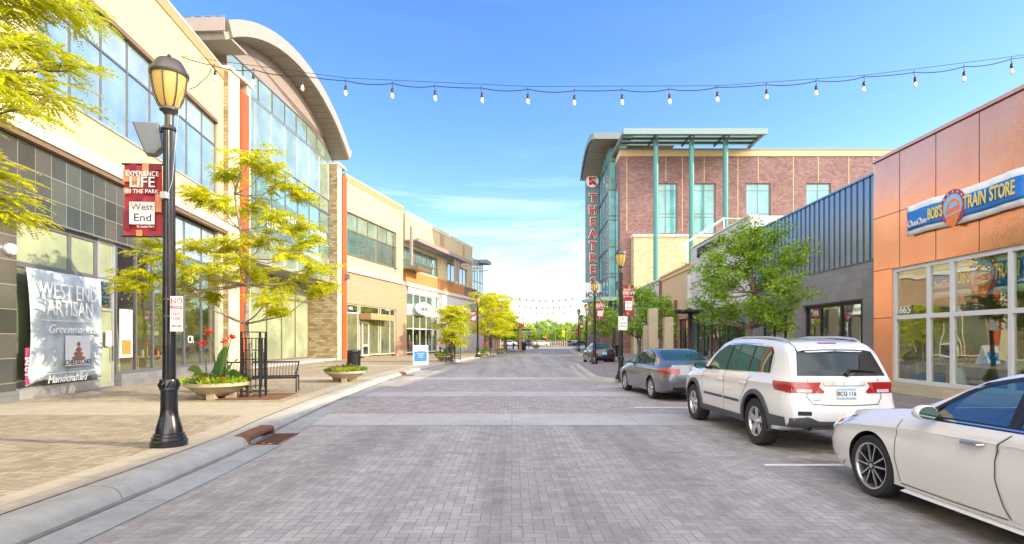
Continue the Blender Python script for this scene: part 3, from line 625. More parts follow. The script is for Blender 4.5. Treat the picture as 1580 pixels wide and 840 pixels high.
# tympanum under the arch
ar = [p for p in arc(Rr-.78) if .9 <= p[0] <= E+.9]; poly = [(.9, zr[5])]+[(.9, ar[0][1])]+ar+[(E+.9, ar[-1][1]), (E+.9, zr[5])]
MB().prism(poly, 'y', gd+.02, gd+.2).build('tympanum', m_tymp, B.t, fixn=False)
B.part('side_wall', m_tymp, (.9, 1.15, gd, 14, zpt-.3, zr[5]+.6), (E+.65, E+.9, gd+.2, 14, zpt-.3, zr[5]+.3)); B.window(0, 0, 0, 0, [], [], m_alud, m_gdark, name='window') if False else None
B.part('side_window', m_ggreen, (.86, .9, 1.3, 3.6, 15.3, 16.3)); B.part('side_window_frame', m_alud, (.85, .9, 1.2, 3.7, 15.2, 15.3), (.85, .9, 1.2, 3.7, 16.3, 16.4), (.85, .9, 3.6, 3.7, 15.3, 16.3))
B.part('snow_guard', m_alud, *[(s_l+.2, s_l+.24, i*.5, i*.5+.2, zc0+.6, zc0+.7) for i in range(-1, 12)], (s_l+.2, s_l+.24, -.5, 6, zc0+.7, zc0+.72))
B.part('inner_wall', m_inside, (e1, E, 4.5, 4.7, 6, 16.4)); B.part('rear_wall', m_tymp, (.2, E+.9, 13.8, 14, .15, 16))
# recessed entrance
B.part('entrance_soffit', m_soffit, (e1, E-.03, .1, 2.3, 5.9, 6.09)); B.part('entrance_wall', m_stone, (e1-.25, e1-.02, .9, 2.4, .15, 6.09))
B.window(e1, E-.03, .3, 5.9, [B.s(412, 2.2), B.s(435, 2.2), B.s(456, 2.2)], [3.3+1.2], m_bronze, [m_gfrost, m_gfrost], d=2.2, fw=.12, name='entrance_glazing')
B.part('threshold', m_band, (e1, E, .1, 2.6, .15, .3)); B.part('wall_light', m_alud, (B.s(374), B.s(378), -.4, -.12, 6.9, 7.3))
B.part('wall_light', m_alud, (B.s(529), B.s(532), -.4, -.12, 6.4, 6.8))

# ================================================================== LEFT BUILDING 3 (cream with brown stone)
C = Facade('cream_office_building', 'cream two storey building with brown stone ground floor and canopied door', 'building', -13.1, 44.3, .218, 1)
s1 = C.s(622); zp = C.z(622, 321); zt1 = C.z(534, 325); zb1 = C.z(534, 391); zh = C.z(534, 352)
w0, w1 = C.s(534.5), C.s(612); zled = C.z(540, 413+20); zst = C.z(545, 412)
zled = C.z(542.5, 415)
C.wall('upper_wall', m_cream, .02, s1, zled, zp, [(w0+.1, w1, zb1, zt1)], .4); C.part('parapet_coping', m_coping, (.02, s1, -.06, .5, zp, zp+.12)); C.part('parapet_band', m_tan, (.02, s1, -.03, 0, zp-.45, zp-.003))
C.window(w0+.1, w1, zb1, zt1, lin(w0+.1, w1, 5), [zh], m_bronze, [m_ggreen, m_gspan], d=.12, fw=.1); C.part('window_sill', m_bronze, (w0, w1+.05, -.06, .1, zb1-.1, zb1))
C.part('ledge', m_coping, (.02, s1+.01, -.15, 0, zled-.3, zled-.003)); sx1 = C.s(628)
d0, d1 = C.s(536.5), C.s(612); zdt = C.z(536, 468)
C.wall('stone_wall', m_stucco, .02, sx1, .15, zled-.303, [(d0, d1, .15, zdt)], .4, d=.03)
C.part('wall_cap', m_coping, (.02, sx1, 0, .5, zled-.302, zled-.3+.0))
C.window(d0, d1, .35, zdt, [C.s(v) for v in (555, 558, 587, 590, 604)], [C.z(556, 484)], m_coping, [m_golive, m_gdark], d=.15, fw=.09, name='shopfront')
k = C.part('entrance_canopy', m_tan, (C.s(557), C.s(596), -.9, .15, C.z(557, 493), C.z(557, 483.5)))
dr = C.window(C.s(559)+.05, C.s(570), .3, C.z(560, 497), [], [1.2], m_coping, [m_gdark, m_golive], d=.02, fw=.14, name='door')
C.text('1695', C.s(543), C.z(541, 474)-.1, .35, m_lett, 'house_number', d=.12); C.text('1695', C.s(599), C.z(600, 478), .35, m_lett, 'house_number', d=.12)
C.part('body', m_cream, (.3, s1-.01, .5, 12, .15, zp-.5))
# ================================================================== LEFT BUILDING 4
D = Facade('white_brick_building', 'long cream and white brick building with orange band and slatted sunshade', 'building', -10.56, 55.9, .235, 1)
sE = D.s(744); s29 = D.s(729); zp = D.z(729, 383); print('L4', sE, zp)
zt = D.z(624, 376.5+3); zb = D.z(624, 414); zo = D.z(625, 434); zo2 = D.z(625, 415)
wa, wb = D.s(623.5), D.s(676); wc, wd = D.s(690.5), D.s(721)
zbo = D.z(626, 435.5); zto = D.z(624, 415)
D.wall('upper_wall', m_cream, 0, s29, zto, zp, [(wa+.1, wb, zto+.15, zt), (wc, wd, zto+.15, zt)], .4)
D.part('parapet_coping', m_coping, (0, s29, -.1, .5, zp, zp+.15), (0, s29, -.05, 0, zp-.25, zp)); D.part('buff_panel', m_tan, (D.s(679), D.s(685), -.02, 0, zt+1.6, zp-.26), (D.s(714), D.s(717), -.02, 0, zt+1.6, zp-.26))
D.window(wa+.1, wb, zto+.15, zt, lin(wa+.1, wb, 6), [zt-1.2], m_bronze, [m_ggreen, m_gteal], d=.12, fw=.09); D.window(wc, wd, zto+.15, zt, lin(wc, wd, 5), [], m_bronze, m_ggreen, d=.12, fw=.09)
D.part('orange_band', m_orange, (0, D.s(716), -.06, .3, zbo, zto-.003)); D.part('plum_band', m_brick, (D.s(716), s29+2, -.05, .3, zbo, zto-.003)); D.part('ledge', m_coping, (0, s29+2, -.18, .3, zbo-.35, zbo-.003))
# sunshade
sh = D.part('sunshade_frame', m_tymp, (wa-.1, D.s(727, -1.4), -1.55, -1.4, zt+.35, zt+.75), (wa-.1, D.s(727, -1.4), -.1, 0, zt+.5, zt+.62), *[(wa+i*3.2, wa+i*3.2+.12, -1.4, -.1, zt+.45, zt+.6) for i in range(9)])
D.part('sunshade_slats', m_alud, *[(wa, D.s(726, -1.4), -1.3+i*.2, -1.22+i*.2, zt+.48, zt+.56) for i in range(6)])
D.part('sunshade_post', m_tymp, (D.s(628, -1.3), D.s(630.5, -1.3), -1.75, -1.55, zto, zt+1.4), (D.s(688), D.s(690), -1.2, -1.0, zto, zt+.9), (D.s(692), D.s(694.5), -1.2, -1.0, zto, zt+.9))
D.part('balcony_ledge', m_bronze, (D.s(622), D.s(642), -1.6, 0, zto-.05, zto+.1))
zlo = zbo-.35; q0, q1 = D.s(629), D.s(677.5); qa, qb = D.s(691), D.s(699)
D.wall('white_wall', m_whiteb, .72, s29+6, .15, zlo-.003, [(q0, q1, .15, zlo-.6), (qa, qb, .3, D.z(691, 487)), (D.s(716), D.s(721), .3, D.z(716, 490))], .4, d=.02)
z1a, z1b, z2a, z2b = D.z(629.5, 448), D.z(629.5, 471), D.z(629.5, 484), .35
D.window(q0, q1, z1b, zlo-.6, lin(q0, q1, 5), [], m_aluw, m_ggreen, d=.15, fw=.1); D.part('sign_board', m_signw, (q0, q1, .05, .3, z2a, z1b-.01))
D.window(q0, q1, z2b, z2a, lin(q0, q1, 5), [D.z(629.5, 507)], m_aluw, [m_clear, m_golive], d=.15, fw=.1, name='shop_window')
D.part('room', m_inside, (q0, q1, 3, 3.2, .2, z2a), (q0-.2, q0, .5, 3, .2, z2a), (q1, q1+.2, .5, 3, .2, z2a), (q0, q1, .5, 3, .2, .3))
D.window(qa, qb, .3, D.z(691, 487), [(qa+qb)/2], [3], m_aluw, m_gteal); D.window(D.s(716), D.s(721), .3, D.z(716, 490), [], [3], m_aluw, m_gteal)
mb = MB(); sc_ = D.s(648.5); zc_ = D.z(648, 477)
mb.lathe([(1.0, -.5), (1.0, -.35)], 32, (0, 0, 0), 'y', sy=1.0)
for i, v in enumerate(mb.v): mb.v[i] = (v[0]*2.25+sc_, v[1], v[2]*.66+zc_)
sg = mb.build('oval_sign', m_signw, D.t); D.text("Francesca's", sc_, zc_, .75, m_pewter, 'lettering', parent=sg, d=-.52, th=.03)
D.part('body', m_cream, (.3, s29, .5, 12, .3+zlo, zp-.5), (.3, q0-.3, .5, 12, .15, zlo+.3), (q1+.3, qa-.1, .5, 12, .15, zlo+.3), (q0, q1, 3.3, 12, .15, zlo+.3))
# chamfered glass corner
H = Facade(None, '', '', D.w(s29).x, D.w(s29).y, .235, 1)
D.part('corner_bay', m_tymp, (s29, s29+5.5, .3, 12, zbo+.5, zp-1.2)); D.window(s29+.1, s29+5.5, zto-.3, zp-1.3, lin(s29, s29+5.5, 4), [zto+1.2], m_tymp, m_gpale, d=.1, name='corner_window')
D.part('roof_eave', m_alud, (s29+3.5, s29+6.2, -1.0, 6, zp-1.6, zp-1.1))
# mannequins in the window
for i, (px, m1, m2) in enumerate(((634, m_chart, m_leaf), (644, m_petalp, m_purple), (655, m_leaf, m_blue), (673, m_signw, m_blue))):
    s_ = D.s(px); t = thing('mannequin', 'clothed mannequin in the white building window, '+('green top, nearest the sandwich board', 'bright pink top', 'dark green top', 'white top, beside the lamp post')[i], 'mannequin', D.w(s_, .9, .3), math.atan2(D.d.y, D.d.x), 'mannequins in the shop window')
    MB().lathe([(.12, .9), (.17, 1.0), (.15, 1.2), (.19, 1.42), (.16, 1.5), (.06, 1.55), (.05, 1.6), (.09, 1.66), (.11, 1.76), (.09, 1.87), (.02, 1.92)], 12, sy=.7).build('torso', m_skin, t, smooth=True)
    MB().lathe([(.2, .8), (.17, 1.0), (.17, 1.2), (.21, 1.42), (.14, 1.5)], 12, sy=.75).build('top', m1, t, smooth=True)
    mb = MB()
    for a in (-1, 1): mb.tube([(a*.09, 0, .9), (a*.1, 0, .5), (a*.1, 0, .05)], [.1, .07, .05], 8); mb.tube([(a*.2, 0, 1.42), (a*.26, .02, 1.1), (a*.22, -.1, .85)], [.06, .045, .035], 8)
    mb.build('trousers', m2, t, smooth=True)
# ================================================================== buildings farther down on the left
Fb = Facade('orange_brick_building', 'low orange brick building beyond the trees on the left', 'building', -5.8, 88, .2, 1)
Fb.wall('wall', m_orangeb, 0, 19, 0, 8.8, [(2, 6, .2, 3.4), (8, 12, .2, 3.4), (14, 18, .2, 3.4), (2, 6, 6, 8), (8, 12, 6, 8)], .4); Fb.part('parapet_coping', m_coping, (0, 19, -.1, .5, 8.8, 9.1)); Fb.part('body', m_orangeb, (.1, 19, .7, 14, 0, 8.6))
for a, b, c_, d_ in ((2, 6, .2, 3.4), (8, 12, .2, 3.4), (14, 18, .2, 3.4), (2, 6, 6, 8), (8, 12, 6, 8)): Fb.window(a, b, c_, d_, lin(a, b, 3), [], m_alud, m_gdark)
# ================================================================== RIGHT 1: orange metal panelled train shop
P = Facade('orange_panel_shop', 'single storey shop clad in orange copper panels with wide windows at the right edge', 'building', 11.4, 16.86, .015, -1)
sc = P.s(1348); zp = P.z(1348, 253); s_w1 = P.s(1374)-.05; zwt = P.z(1374, 415); zmm = P.z(1374, 490.5); zwb = P.z(1374, 589); zj = P.z(1349, 339)+.0
sN = -42.0; print('R1', sc, zp, s_w1, zwt, zmm, zwb, zj)
P.wall('panel_wall', m_copper, sN, sc, .15, zp, [(-9.5, s_w1, .45, zwt), (sN+1, -11, .45, zwt)], .35)
P.part('parapet_cap', m_copper, (sN, sc+.02, -.05, .5, zp, zp+.09)); P.part('panel_joint', m_gap, (sN, sc, -.004, .01, zp-.03, zp), (sN, sc, -.004, .01, zj-.01, zj+.01), (P.s(1374)-.04, sc, -.004, .01, zmm-.012, zmm+.012), (s_w1+.02, sc, -.004, .01, zwt+.0, zwt+.02))
pj = [P.s(v) for v in (1388, 1444, 1511)]; stp = 2.32
P.part('panel_joint', m_gap, *[(v-.01, v+.01, -.0045, .01, zwt+.02, zp-.03) for v in pj+[pj[2]-stp*i for i in range(1, 9)]])
P.part('plinth', m_cream2, (-9.5, s_w1+.05, -.04, .3, .15, .45))
ms = [P.s(1429), P.s(1465), P.s(1555)]
P.window(-9.5, s_w1, .45, zwt, ms+[P.s(1555)-2.1*i for i in range(1, 4)], [zmm], m_aluw, [m_clear, m_clear], d=.05, fw=.12, name='shop_window')
P.window(sN+1, -11, .45, zwt, lin(sN+1, -11, 4), [zmm], m_aluw, m_gdark, d=.05, fw=.12)
P.part('room', m_inside, (-10.3, sc-.2, 6, 6.2, .15, zwt+.4), (sc-.4, sc-.2, .4, 6, .15, zwt+.4), (-10.3, -10.1, .4, 6, .15, zwt+.4), (-10.3, sc-.2, .37, 6, zwt+.1, zwt+.3)); P.part('room_floor', m_floorin, (-10, sc-.3, .34, 6, .14, .2))
P.part('body', m_stuctan, (sN, sc-.01, 6.3, 13, .15, zp-.3), (sN, sc-.01, .36, 13, zp-.6, zp-.4))
P.text('1665', P.s(1391), P.z(1389, 479), .33, m_lett, 'house_number', d=.04, th=.01)
# banner with crest: reused on the wall and (behind the glass) as a window poster
def crest(t, x, z, r, y=-.02):
    mb = MB(); mb.prism([(x+r*.98*math.cos(a), z+r*math.sin(a)+.05*r) for a in [math.pi*2*k/28 for k in range(28)]], 'y', y, y+.012); c = mb.build('crest', m_mag, t)
    mb = MB(); mb.prism([(x+r*.72*math.cos(a), z+r*.74*math.sin(a)+.05*r) for a in [math.pi*2*k/28 for k in range(28)]], 'y', y-.006, y); mb.build('crest_sky', m_bluep, c)
    mb = MB(); mb.prism([(x-r*.45, z-.9*r), (x+r*.15, z-1.15*r), (x+r*.62, z-.4*r), (x+r*.5, z+.3*r), (x+r*.1, z+.55*r), (x-.3*r, z+.35*r), (x-.5*r, z-.2*r)], 'y', y-.012, y-.006); mb.build('train_drawing', m_orp, c)
    mb = MB(); mb.prism([(x-r*.3, z-.05*r), (x+r*.4, z+.05*r), (x+r*.3, z+.3*r), (x-.1*r, z+.3*r)], 'y', y-.018, y-.012); mb.prism([(x-r*.55, z-.5*r), (x+r*.6, z-.3*r), (x+r*.6, z-.22*r), (x-.55*r, z-.4*r)], 'y', y-.018, y-.012); mb.build('train_trim', m_bluep, c)
    mb = MB()
    for k in range(5): a = R(40+k*25); mb.box(x+r*.86*math.cos(a)-.04*r, x+r*.86*math.cos(a)+.04*r, y-.004, y, z+r*.87*math.sin(a)-.0*r, z+r*.87*math.sin(a)+.1*r)
    mb.build('ring_marks', m_lett, c)
def train_banner(name, label, d, sleft, sright, zb_, zt_, tl=0):
    """drawn left to right as read from the street (s falls)"""
    p = P.w(sleft, d, 0); ang = math.atan2(-P.d.y, -P.d.x); t = thing(name, label, 'banner', p, ang); W = sleft-sright; H = zt_-zb_
    def sheet(x0, x1, v0, v1, y, nm, m, par):
        G = []
        for i in range(int((x1-x0)*8)+2):
            u = x0+(x1-x0)*i/(int((x1-x0)*8)+1)
            G.append([(u, y+.015*math.sin(u*5)+.012*math.sin(u*13+v*4), zb_+H*v+.02*math.sin(u*2.2)) for v in [v0+(v1-v0)*j/6 for j in range(7)]])
        mb = MB(); mb.grid(G); o = mb.build(nm, m, par, smooth='all', fixn=False); md = o.modifiers.new('thick', 'SOLIDIFY'); md.thickness = .004; return o
    cl = sheet(0, W, 0, 1, 0, 'cloth', m_lett, t); sheet(.02, W, .18, .8, -.012, 'blue_field', m_blue, t)
    a = dict(parent=t, rot=(R(90), 0, 0), th=.014)
    mz = zb_+H*.5
    k = W/4.05
    text3('ChooChoo', (.5*k, -.05, mz-.12*H), H*.3, m_lett, 'lettering', shear=.2, fitw=.78*k, **a); text3("BOB'S", (1.22*k, -.05, mz), H*.5, m_yell, 'lettering', bold=.008, fitw=.56*k, **a)
    text3('TRAIN', (2.62*k, -.05, mz+.02), H*.54, m_yell, 'lettering', bold=.008, fitw=.72*k, **a); text3('STORE', (3.45*k, -.05, mz+.03), H*.54, m_yell, 'lettering', bold=.008, fitw=.72*k, **a); crest(t, 1.88*k, mz, H*.52, -.045)
    return t
q0, q1 = P.s(1405), P.s(1590); 
train_banner('shop_banner', "blue vinyl banner reading ChooChoo BOB'S TRAIN STORE fixed to the orange panels", -.1, q0, q1, P.z(1405, 366), P.z(1405, 320))
train_banner('window_banner', 'blue train store banner hanging inside behind the upper shop window panes', .22, P.s(1440, .3), P.s(1650, .3), P.z(1500, 455), P.z(1500, 395))
shop_table(P, P.s(1403), 1.0, 1.3, 'yellow wooden table inside the train shop behind the left panes'); goods(P, P.s(1400), .9, 1.05, 'blue boxed toys on the table behind the left panes of the train shop', 8, [m_blue, m_signw, m_bluep], 6, 1.1)
shop_table(P, P.s(1505), .9, 2.6, 'long yellow wooden table inside the train shop behind the wide middle pane'); goods(P, P.s(1505), .8, 1.05, 'glassware and toys on the long table in the train shop', 9, [m_blue, m_signw, m_bluep, m_alu, m_chart], 13, 2.2)
for i, (s_, z_) in enumerate(((P.s(1400)+.4, .2), (P.s(1410), .2))):
    o = MB().box(-.2, .2, -.2, .2, 0, .5).box(-.205, .205, -.03, .03, .1, .505).build('toy_box', m_blue, None, bevel=.01, loc=P.w(s_, .7, z_)); tag(o, ('blue patterned toy carton on the train shop floor, left one', 'blue patterned toy carton on the train shop floor, right one')[i], 'box', 'cartons on the train shop floor')
t = thing('potted_flowers', 'pink flower bunch in a vase inside the train shop beside the second mullion', 'flowers', P.w(P.s(1447), .6, .2)); MB().lathe([(.12, 0), (.16, .3), (.08, .8), (.1, .9)], 12).build('vase', m_signw, t, smooth=True)
mb = MB(); rnd = random.Random(3)
for k in range(60):
    v = Vector((rnd.gauss(0, .15), rnd.gauss(0, .12), 1.15+rnd.gauss(0, .15))); a = Vector((rnd.uniform(-1, 1), rnd.uniform(-1, 1), rnd.uniform(-1, 1))).normalized()*.06; b = a.orthogonal(); mb.face([v-a, v+b, v+a, v-b])
mb.build('blossom', m_petalp, t)
mb = MB(); goods_sh = thing('shelf_unit', 'tall shelf with toys along the back of the train shop', 'shelf', P.w(-3, 5.3, .2), math.atan2(P.d.y, P.d.x))
for z_ in (0, .6, 1.2, 1.8, 2.4): mb.box(-5, 5, -.25, .25, z_, z_+.05)
for x_ in (-5, -2.5, 0, 2.5, 5): mb.box(x_-.03, x_+.03, -.25, .25, 0, 2.5)
mb.build('shelf_frame', m_table, goods_sh); mb = MB()
for k in range(90): x_ = rnd.uniform(-4.9, 4.7); z_ = rnd.choice((.05, .65, 1.25, 1.85)); mb.mat(k % 4).box(x_, x_+rnd.uniform(.1, .25), -.2, .1, z_, z_+rnd.uniform(.15, .45))
tag(mb.build('toys', [m_blue, m_redp, m_yell, m_signw], goods_sh), kind='stuff')
# ================================================================== RIGHT 2: slate and standing seam
Q = Facade('slate_seam_building', 'grey slate fronted shop with vertical dark metal cladding above, beside the orange shop', 'building', 11.6, 18.1, .034, -1)
s1 = Q.s(1157)-.05; zp = Q.z(1348, 270); zm = Q.z(1346.6, 401); wz = Q.z(1329, 464); a0, a1 = Q.s(1329), Q.s(1240)
b0, b1 = Q.s(1225), Q.s(1175)
print('R2', s1, zp, zm, wz)
Q.wall('slate_wall', m_slate, -.24, s1, .15, zm, [(a0, a1, .5, wz), (b0, b1, .3, wz)], .35)
Q.part('window_surround', m_blackm, (a0-.06, a1+.06, -.02, .02, wz, wz+.06), (a0-.06, a0, -.02, .02, .5, wz))
Q.window(a0, a1, .5, wz, [Q.s(1293), Q.s(1262)], [], m_blackm, m_clear2, d=.1, fw=.09); Q.window(b0, b1, .3, wz, lin(b0, b1, 3), [], m_blackm, m_gdark, d=.1, fw=.09)
Q.part('metal_cladding', m_seam, (-.24, s1, 0, .35, zm+.003, zp)); n_ = int((s1)/.36)
Q.part('seam_ribs', m_seamd, *[(-.2+i*.36, -.182+i*.36, -.03, 0, zm+.01, zp) for i in range(n_+2)]); Q.part('parapet_cap', m_seam, (-.24, s1, -.06, .4, zp, zp+.06)); Q.part('base_flashing', m_seamd, (-.24, s1, -.03, .0, zm-.03, zm+.01))
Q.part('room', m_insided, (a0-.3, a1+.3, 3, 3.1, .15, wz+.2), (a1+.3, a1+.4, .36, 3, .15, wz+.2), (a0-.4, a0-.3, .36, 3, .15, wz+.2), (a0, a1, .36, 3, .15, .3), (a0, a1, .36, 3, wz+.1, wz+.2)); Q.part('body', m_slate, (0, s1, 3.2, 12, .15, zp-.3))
for i, px in enumerate((1247, 1277)):
    t = thing('starburst_chair', ('white spoked peacock ornament in the slate shop window, left one', 'white spoked peacock ornament in the slate shop window, right one')[i], 'ornament', Q.w(Q.s(px), .6, 1.75), math.atan2(Q.d.y, Q.d.x), 'starburst ornaments in the window')
    t.name = 'starburst_ornament'
    mb = MB(); mb.tube([(.33*math.cos(a), 0, .42*math.sin(a)) for a in [k*math.pi/8 for k in range(17)]], .03, 6)
    for k in range(12): a = k*math.pi/6; mb.beam((.08*math.cos(a), 0, .08*math.sin(a)), (.33*math.cos(a), 0, .42*math.sin(a)), .05, .02)
    mb.build('spokes', m_signw, t); MB().lathe([(.1, -.03), (.1, .03)], 16, axis='y').build('hub', m_signw, t); MB().box(-.02, .02, -.02, .02, -1.42, -.42).box(-.2, .2, -.12, .12, -1.45, -1.42).build('stand', m_blackm, t)
# ================================================================== RIGHT 3: plank fronted shop
U = Facade('plank_front_shop', 'taller shop faced in weathered grey planks with black letters above the tree', 'building', Q.w(s1).x, Q.w(s1).y, .034, -1)
e_ = U.s(1068); zp = U.z(1068, 384); zs = U.z(1069, 438); zb_ = 3.6; print('R3', e_, zp, zs)
U.wall('plank_wall', m_wood, 0, e_, zb_, zp, [], .35, d=-.05); U.part('parapet_cap', m_aluw, (-.05, e_, -.12, .4, zp, zp+.07)); U.part('side_return', m_stucwhite, (-.06, -.003, 0, 3, .15, zp-.01)); U.part('plank_seam', m_seamd, (0, e_, -.07, -.05, zs-.02, zs+.03))
U.wall('lower_wall', m_slate, 0, e_, .15, zb_-.003, [(.6, e_-.8, .2, zb_-.3)], .35); U.window(.6, e_-.8, .2, zb_-.3, lin(.6, e_-.8, 6), [2.6], m_blackm, [m_gdark, m_gteal], d=.1, fw=.08, name='shopfront'); U.part('body', m_slate, (0, e_, .4, 12, .15, zp-.3))
text3('JUST THE FORREST', ((U.s(1080)+U.s(1122))/2, -.14*-1*1.0*1, U.z(1101, 379)), .62, m_letd, 'shop_lettering', U.t, (R(90), 0, R(180)), .16, bold=.015, fitw=U.s(1080)-U.s(1122))
U.part('awning', m_blackm, (e_-2.6, e_+.6, -1.6, -.06, U.z(1068, 484), U.z(1068, 484)+.14)); U.part('blue_door', m_teal, (e_-.75, e_-.1, -.02, .0, .2, 3.2))
# ================================================================== RIGHT 4 and 5
V = Facade('tan_stucco_shop', 'low tan stucco shop with dark downpipes between the planked shop and the pale one', 'building', U.w(e_).x, U.w(e_).y, .034, -1)
s4 = V.s(1020); zp = V.z(1067, 408); V.wall('stucco_wall', m_stuctan, 0, s4, 3.9, zp, [], .35); V.part('parapet_moulding', m_cornice, (0, s4, -.15, .4, zp, zp+.12), (0, s4, -.08, 0, zp-.28, zp-.003))
V.wall('lower_wall', m_stucco, 0, s4, .15, 3.897, [(1, 3.6, .2, 3.2), (5, 8.4, .2, 3.2)], .35); V.window(1, 3.6, .2, 3.2, [2.3], [2.5], m_blackm, m_gdark); V.window(5, 8.4, .2, 3.2, [6.6], [2.5], m_blackm, m_gdark)
V.part('downpipe', m_purple, (.1, .4, -.2, -.003, .15, zp-.8), (3.9, 4.2, -.2, -.003, .15, zp-2.2), (s4-.3, s4-.05, -.2, -.003, .15, zp-.2)); V.part('pipe_box', m_stucwhite, (.05, .5, -.25, 0, 3.9, zp-.75) ); V.part('body', m_stuctan, (0, s4, .4, 12, .15, zp-.3))
W5 = Facade('pale_stucco_shop', 'low pale stucco shop at the far end of the right row before the theatre', 'building', V.w(s4).x, V.w(s4).y, .034, -1)
s5 = 12.0; W5.wall('stucco_wall', m_stucwhite, 0, s5, .15, zp-.1, [(1.5, 5, .2, 3.2), (6.5, 10, .2, 3.2)], .35); W5.part('parapet_moulding', m_coping, (0, s5, -.12, .4, zp-.1, zp+.05)); W5.window(1.5, 5, .2, 3.2, [3.2], [2.5], m_blackm, m_gdark); W5.window(6.5, 10, .2, 3.2, [8.2], [2.5], m_blackm, m_gdark); W5.part('downpipe', m_purple, (5.6, 5.9, -.15, -.003, .15, zp-.4)); W5.part('body', m_stucwhite, (0, s5, .4, 9, .15, zp-.4))

# ================================================================== THEATRE
T = thing('theatre_building', 'tall plum brick theatre with glass tower, steel canopy and blade sign', 'building', (0, 0, 0))
YB = 64.0
def tx(px, Y=YB): return (px-CX)/FPX*Y
def tz(py, Y=YB): return EYE+(HY-py)/FPX*Y
xl = tx(957); ztop = tz(232)
wins = [(1010, 1045), (1069, 1104), (1151, 1189), (1244, 1282), (1330, 1366)]
holes = [(tx(a), tx(b), tz(361), tz(283)) for a, b in wins]
def twall(name, m, x0, x1, y, z0, z1, holes, th=.4):
    xs = sorted({x0, x1, *[v for h in holes for v in h[:2]]}); zs = sorted({z0, z1, *[v for h in holes for v in h[2:]]}); mb = MB()
    ok = lambda i, j: 0 <= i < len(xs)-1 and 0 <= j < len(zs)-1 and not any(h[0] < (xs[i]+xs[i+1])/2 < h[1] and h[2] < (zs[j]+zs[j+1])/2 < h[3] for h in holes)
    for i in range(len(xs)-1):
        for j in range(len(zs)-1):
            if not ok(i, j): continue
            a, b, c, d = xs[i], xs[i+1], zs[j], zs[j+1]; mb.face([(a, y, c), (b, y, c), (b, y, d), (a, y, d)]); mb.face([(a, y+th, c), (a, y+th, d), (b, y+th, d), (b, y+th, c)])
            if not ok(i-1, j): mb.face([(a, y, c), (a, y, d), (a, y+th, d), (a, y+th, c)])
            if not ok(i+1, j): mb.face([(b, y, c), (b, y+th, c), (b, y+th, d), (b, y, d)])
            if not ok(i, j-1): mb.face([(a, y, c), (a, y+th, c), (b, y+th, c), (b, y, c)])
            if not ok(i, j+1): mb.face([(a, y, d), (b, y, d), (b, y+th, d), (a, y+th, d)])
    return mb.build(name, m, T, fixn=False)
def tb(name, m, *bs, parent=None):
    if len(bs) > 1 and name in SPLIT:
        for b in bs: r = tb(name, m, b, parent=parent)
        return r
    mb = MB()
    for b in bs: mb.box(*b)
    return mb.build(name, m, parent or T)
zc = tz(241.5)
twall('brick_wall', m_brick, xl, 62, YB, 0, zc, holes)
tb('cornice', m_cornice, (xl-.05, 62, YB-.08, YB+.4, zc+.003, ztop)); tb('roof_edge', m_tealg, (xl-.1, 62, YB-.15, YB+.5, ztop, ztop+.15))
tb('pale_joint', m_cornice, *[(x_-.03, x_+.03, YB-.006, YB+.01, 14, zc) for x_ in [xl+.75+3.15*i for i in range(14)] if not any(h[0]-.1 < x_ < h[1]+.1 for h in holes)]); tb('pale_joint', m_cornice, *[(x_-.03, x_+.03, YB-.006, YB+.01, tz(283)+.2, zc) for x_ in [(h[0]+h[1])/2 for h in holes]])
for h in holes:
    mb = MB(); a, b, c, d = h; y = YB+.15; f = .13
    mb.box(a, a+f, y, y+.12, c, d); mb.box(b-f, b, y, y+.12, c, d); mb.box(a+f, b-f, y, y+.12, d-f, d); mb.box(a+f, b-f, y, y+.12, c, c+f)
    mb.box((a+b)/2-.05, (a+b)/2+.05, y+.01, y+.11, c+f, d-f)
    for v in (d-.8, c+(d-c)*.4, c+(d-c)*.37-.2): mb.box(a+f, b-f, y+.02, y+.1, v-.04, v+.04)
    fr = mb.build('window', m_alud, T); MB().box(a, b, y+.05, y+.06, c, d).build('pane', m_gthe, fr)
# side face and glass tower
dyx = .034
def side(name, m, x0, y0, y1, z0, z1, th=.4, parent=None):
    x1 = x0+dyx*(y1-y0); mb = MB(); mb.prism([(x0, y0), (x1, y1), (x1+th, y1), (x0+th, y0)], 'z', z0, z1); return mb.build(name, m, parent or T)
side('brick_side_wall', m_brick, xl, YB+.4, 67.4, 0, zc); side('cornice', m_cornice, xl-.05, YB+.4, 67.4, zc+.003, ztop)
side('side_window', m_gthe, xl-.03, 65.2, 66.8, 8.5, 19, .05); side('side_window', m_gthe, xl-.03, 65.2, 66.8, 3.5, 7.5, .05)
tb('side_window_frame', m_alud, (xl-.04, xl+.04, 65.05, 65.2, 3.4, 19.2), (xl+.02, xl+.1, 66.8, 66.95, 3.4, 19.2))
gx0, gx1 = tx(939, 67.4), tx(950, 67.4); zg0, zg1 = 5.0, 24.6
fr = tb('tower_front_frame', m_alud, (gx0-.06, gx0+.06, 67.3, 67.4, zg0, zg1), (gx1-.06, gx1+.06, 67.3, 67.4, zg0, zg1), *[(gx0, gx1, 67.32, 67.4, z_-.07, z_+.07) for z_ in (6, 9.2, 9.6, 12.8, 16, 16.5, 19.6, 23)])
tb('pane', m_gthe, (gx0, gx1, 67.37, 67.39, zg0, zg1), parent=fr)
mb = MB(); y0, y1 = 67.4, 76.3
xf = lambda y: gx0+dyx*(y-y0)
for i in range(4): y = y0+(y1-y0)*i/3; mb.box(xf(y)-.08, xf(y)+.04, y-.06, y+.06, zg0, zg1)
for z_ in (6, 9.4, 12.8, 16.2, 19.6, 23): mb.beam((xf(y0)-.02, y0, z_), (xf(y1)-.02, y1, z_), .08, .3)
fr = mb.build('tower_side_frame', m_alud, T); side('pane', m_gthe, gx0+.03, y0, y1, zg0, zg1, .02, parent=fr)
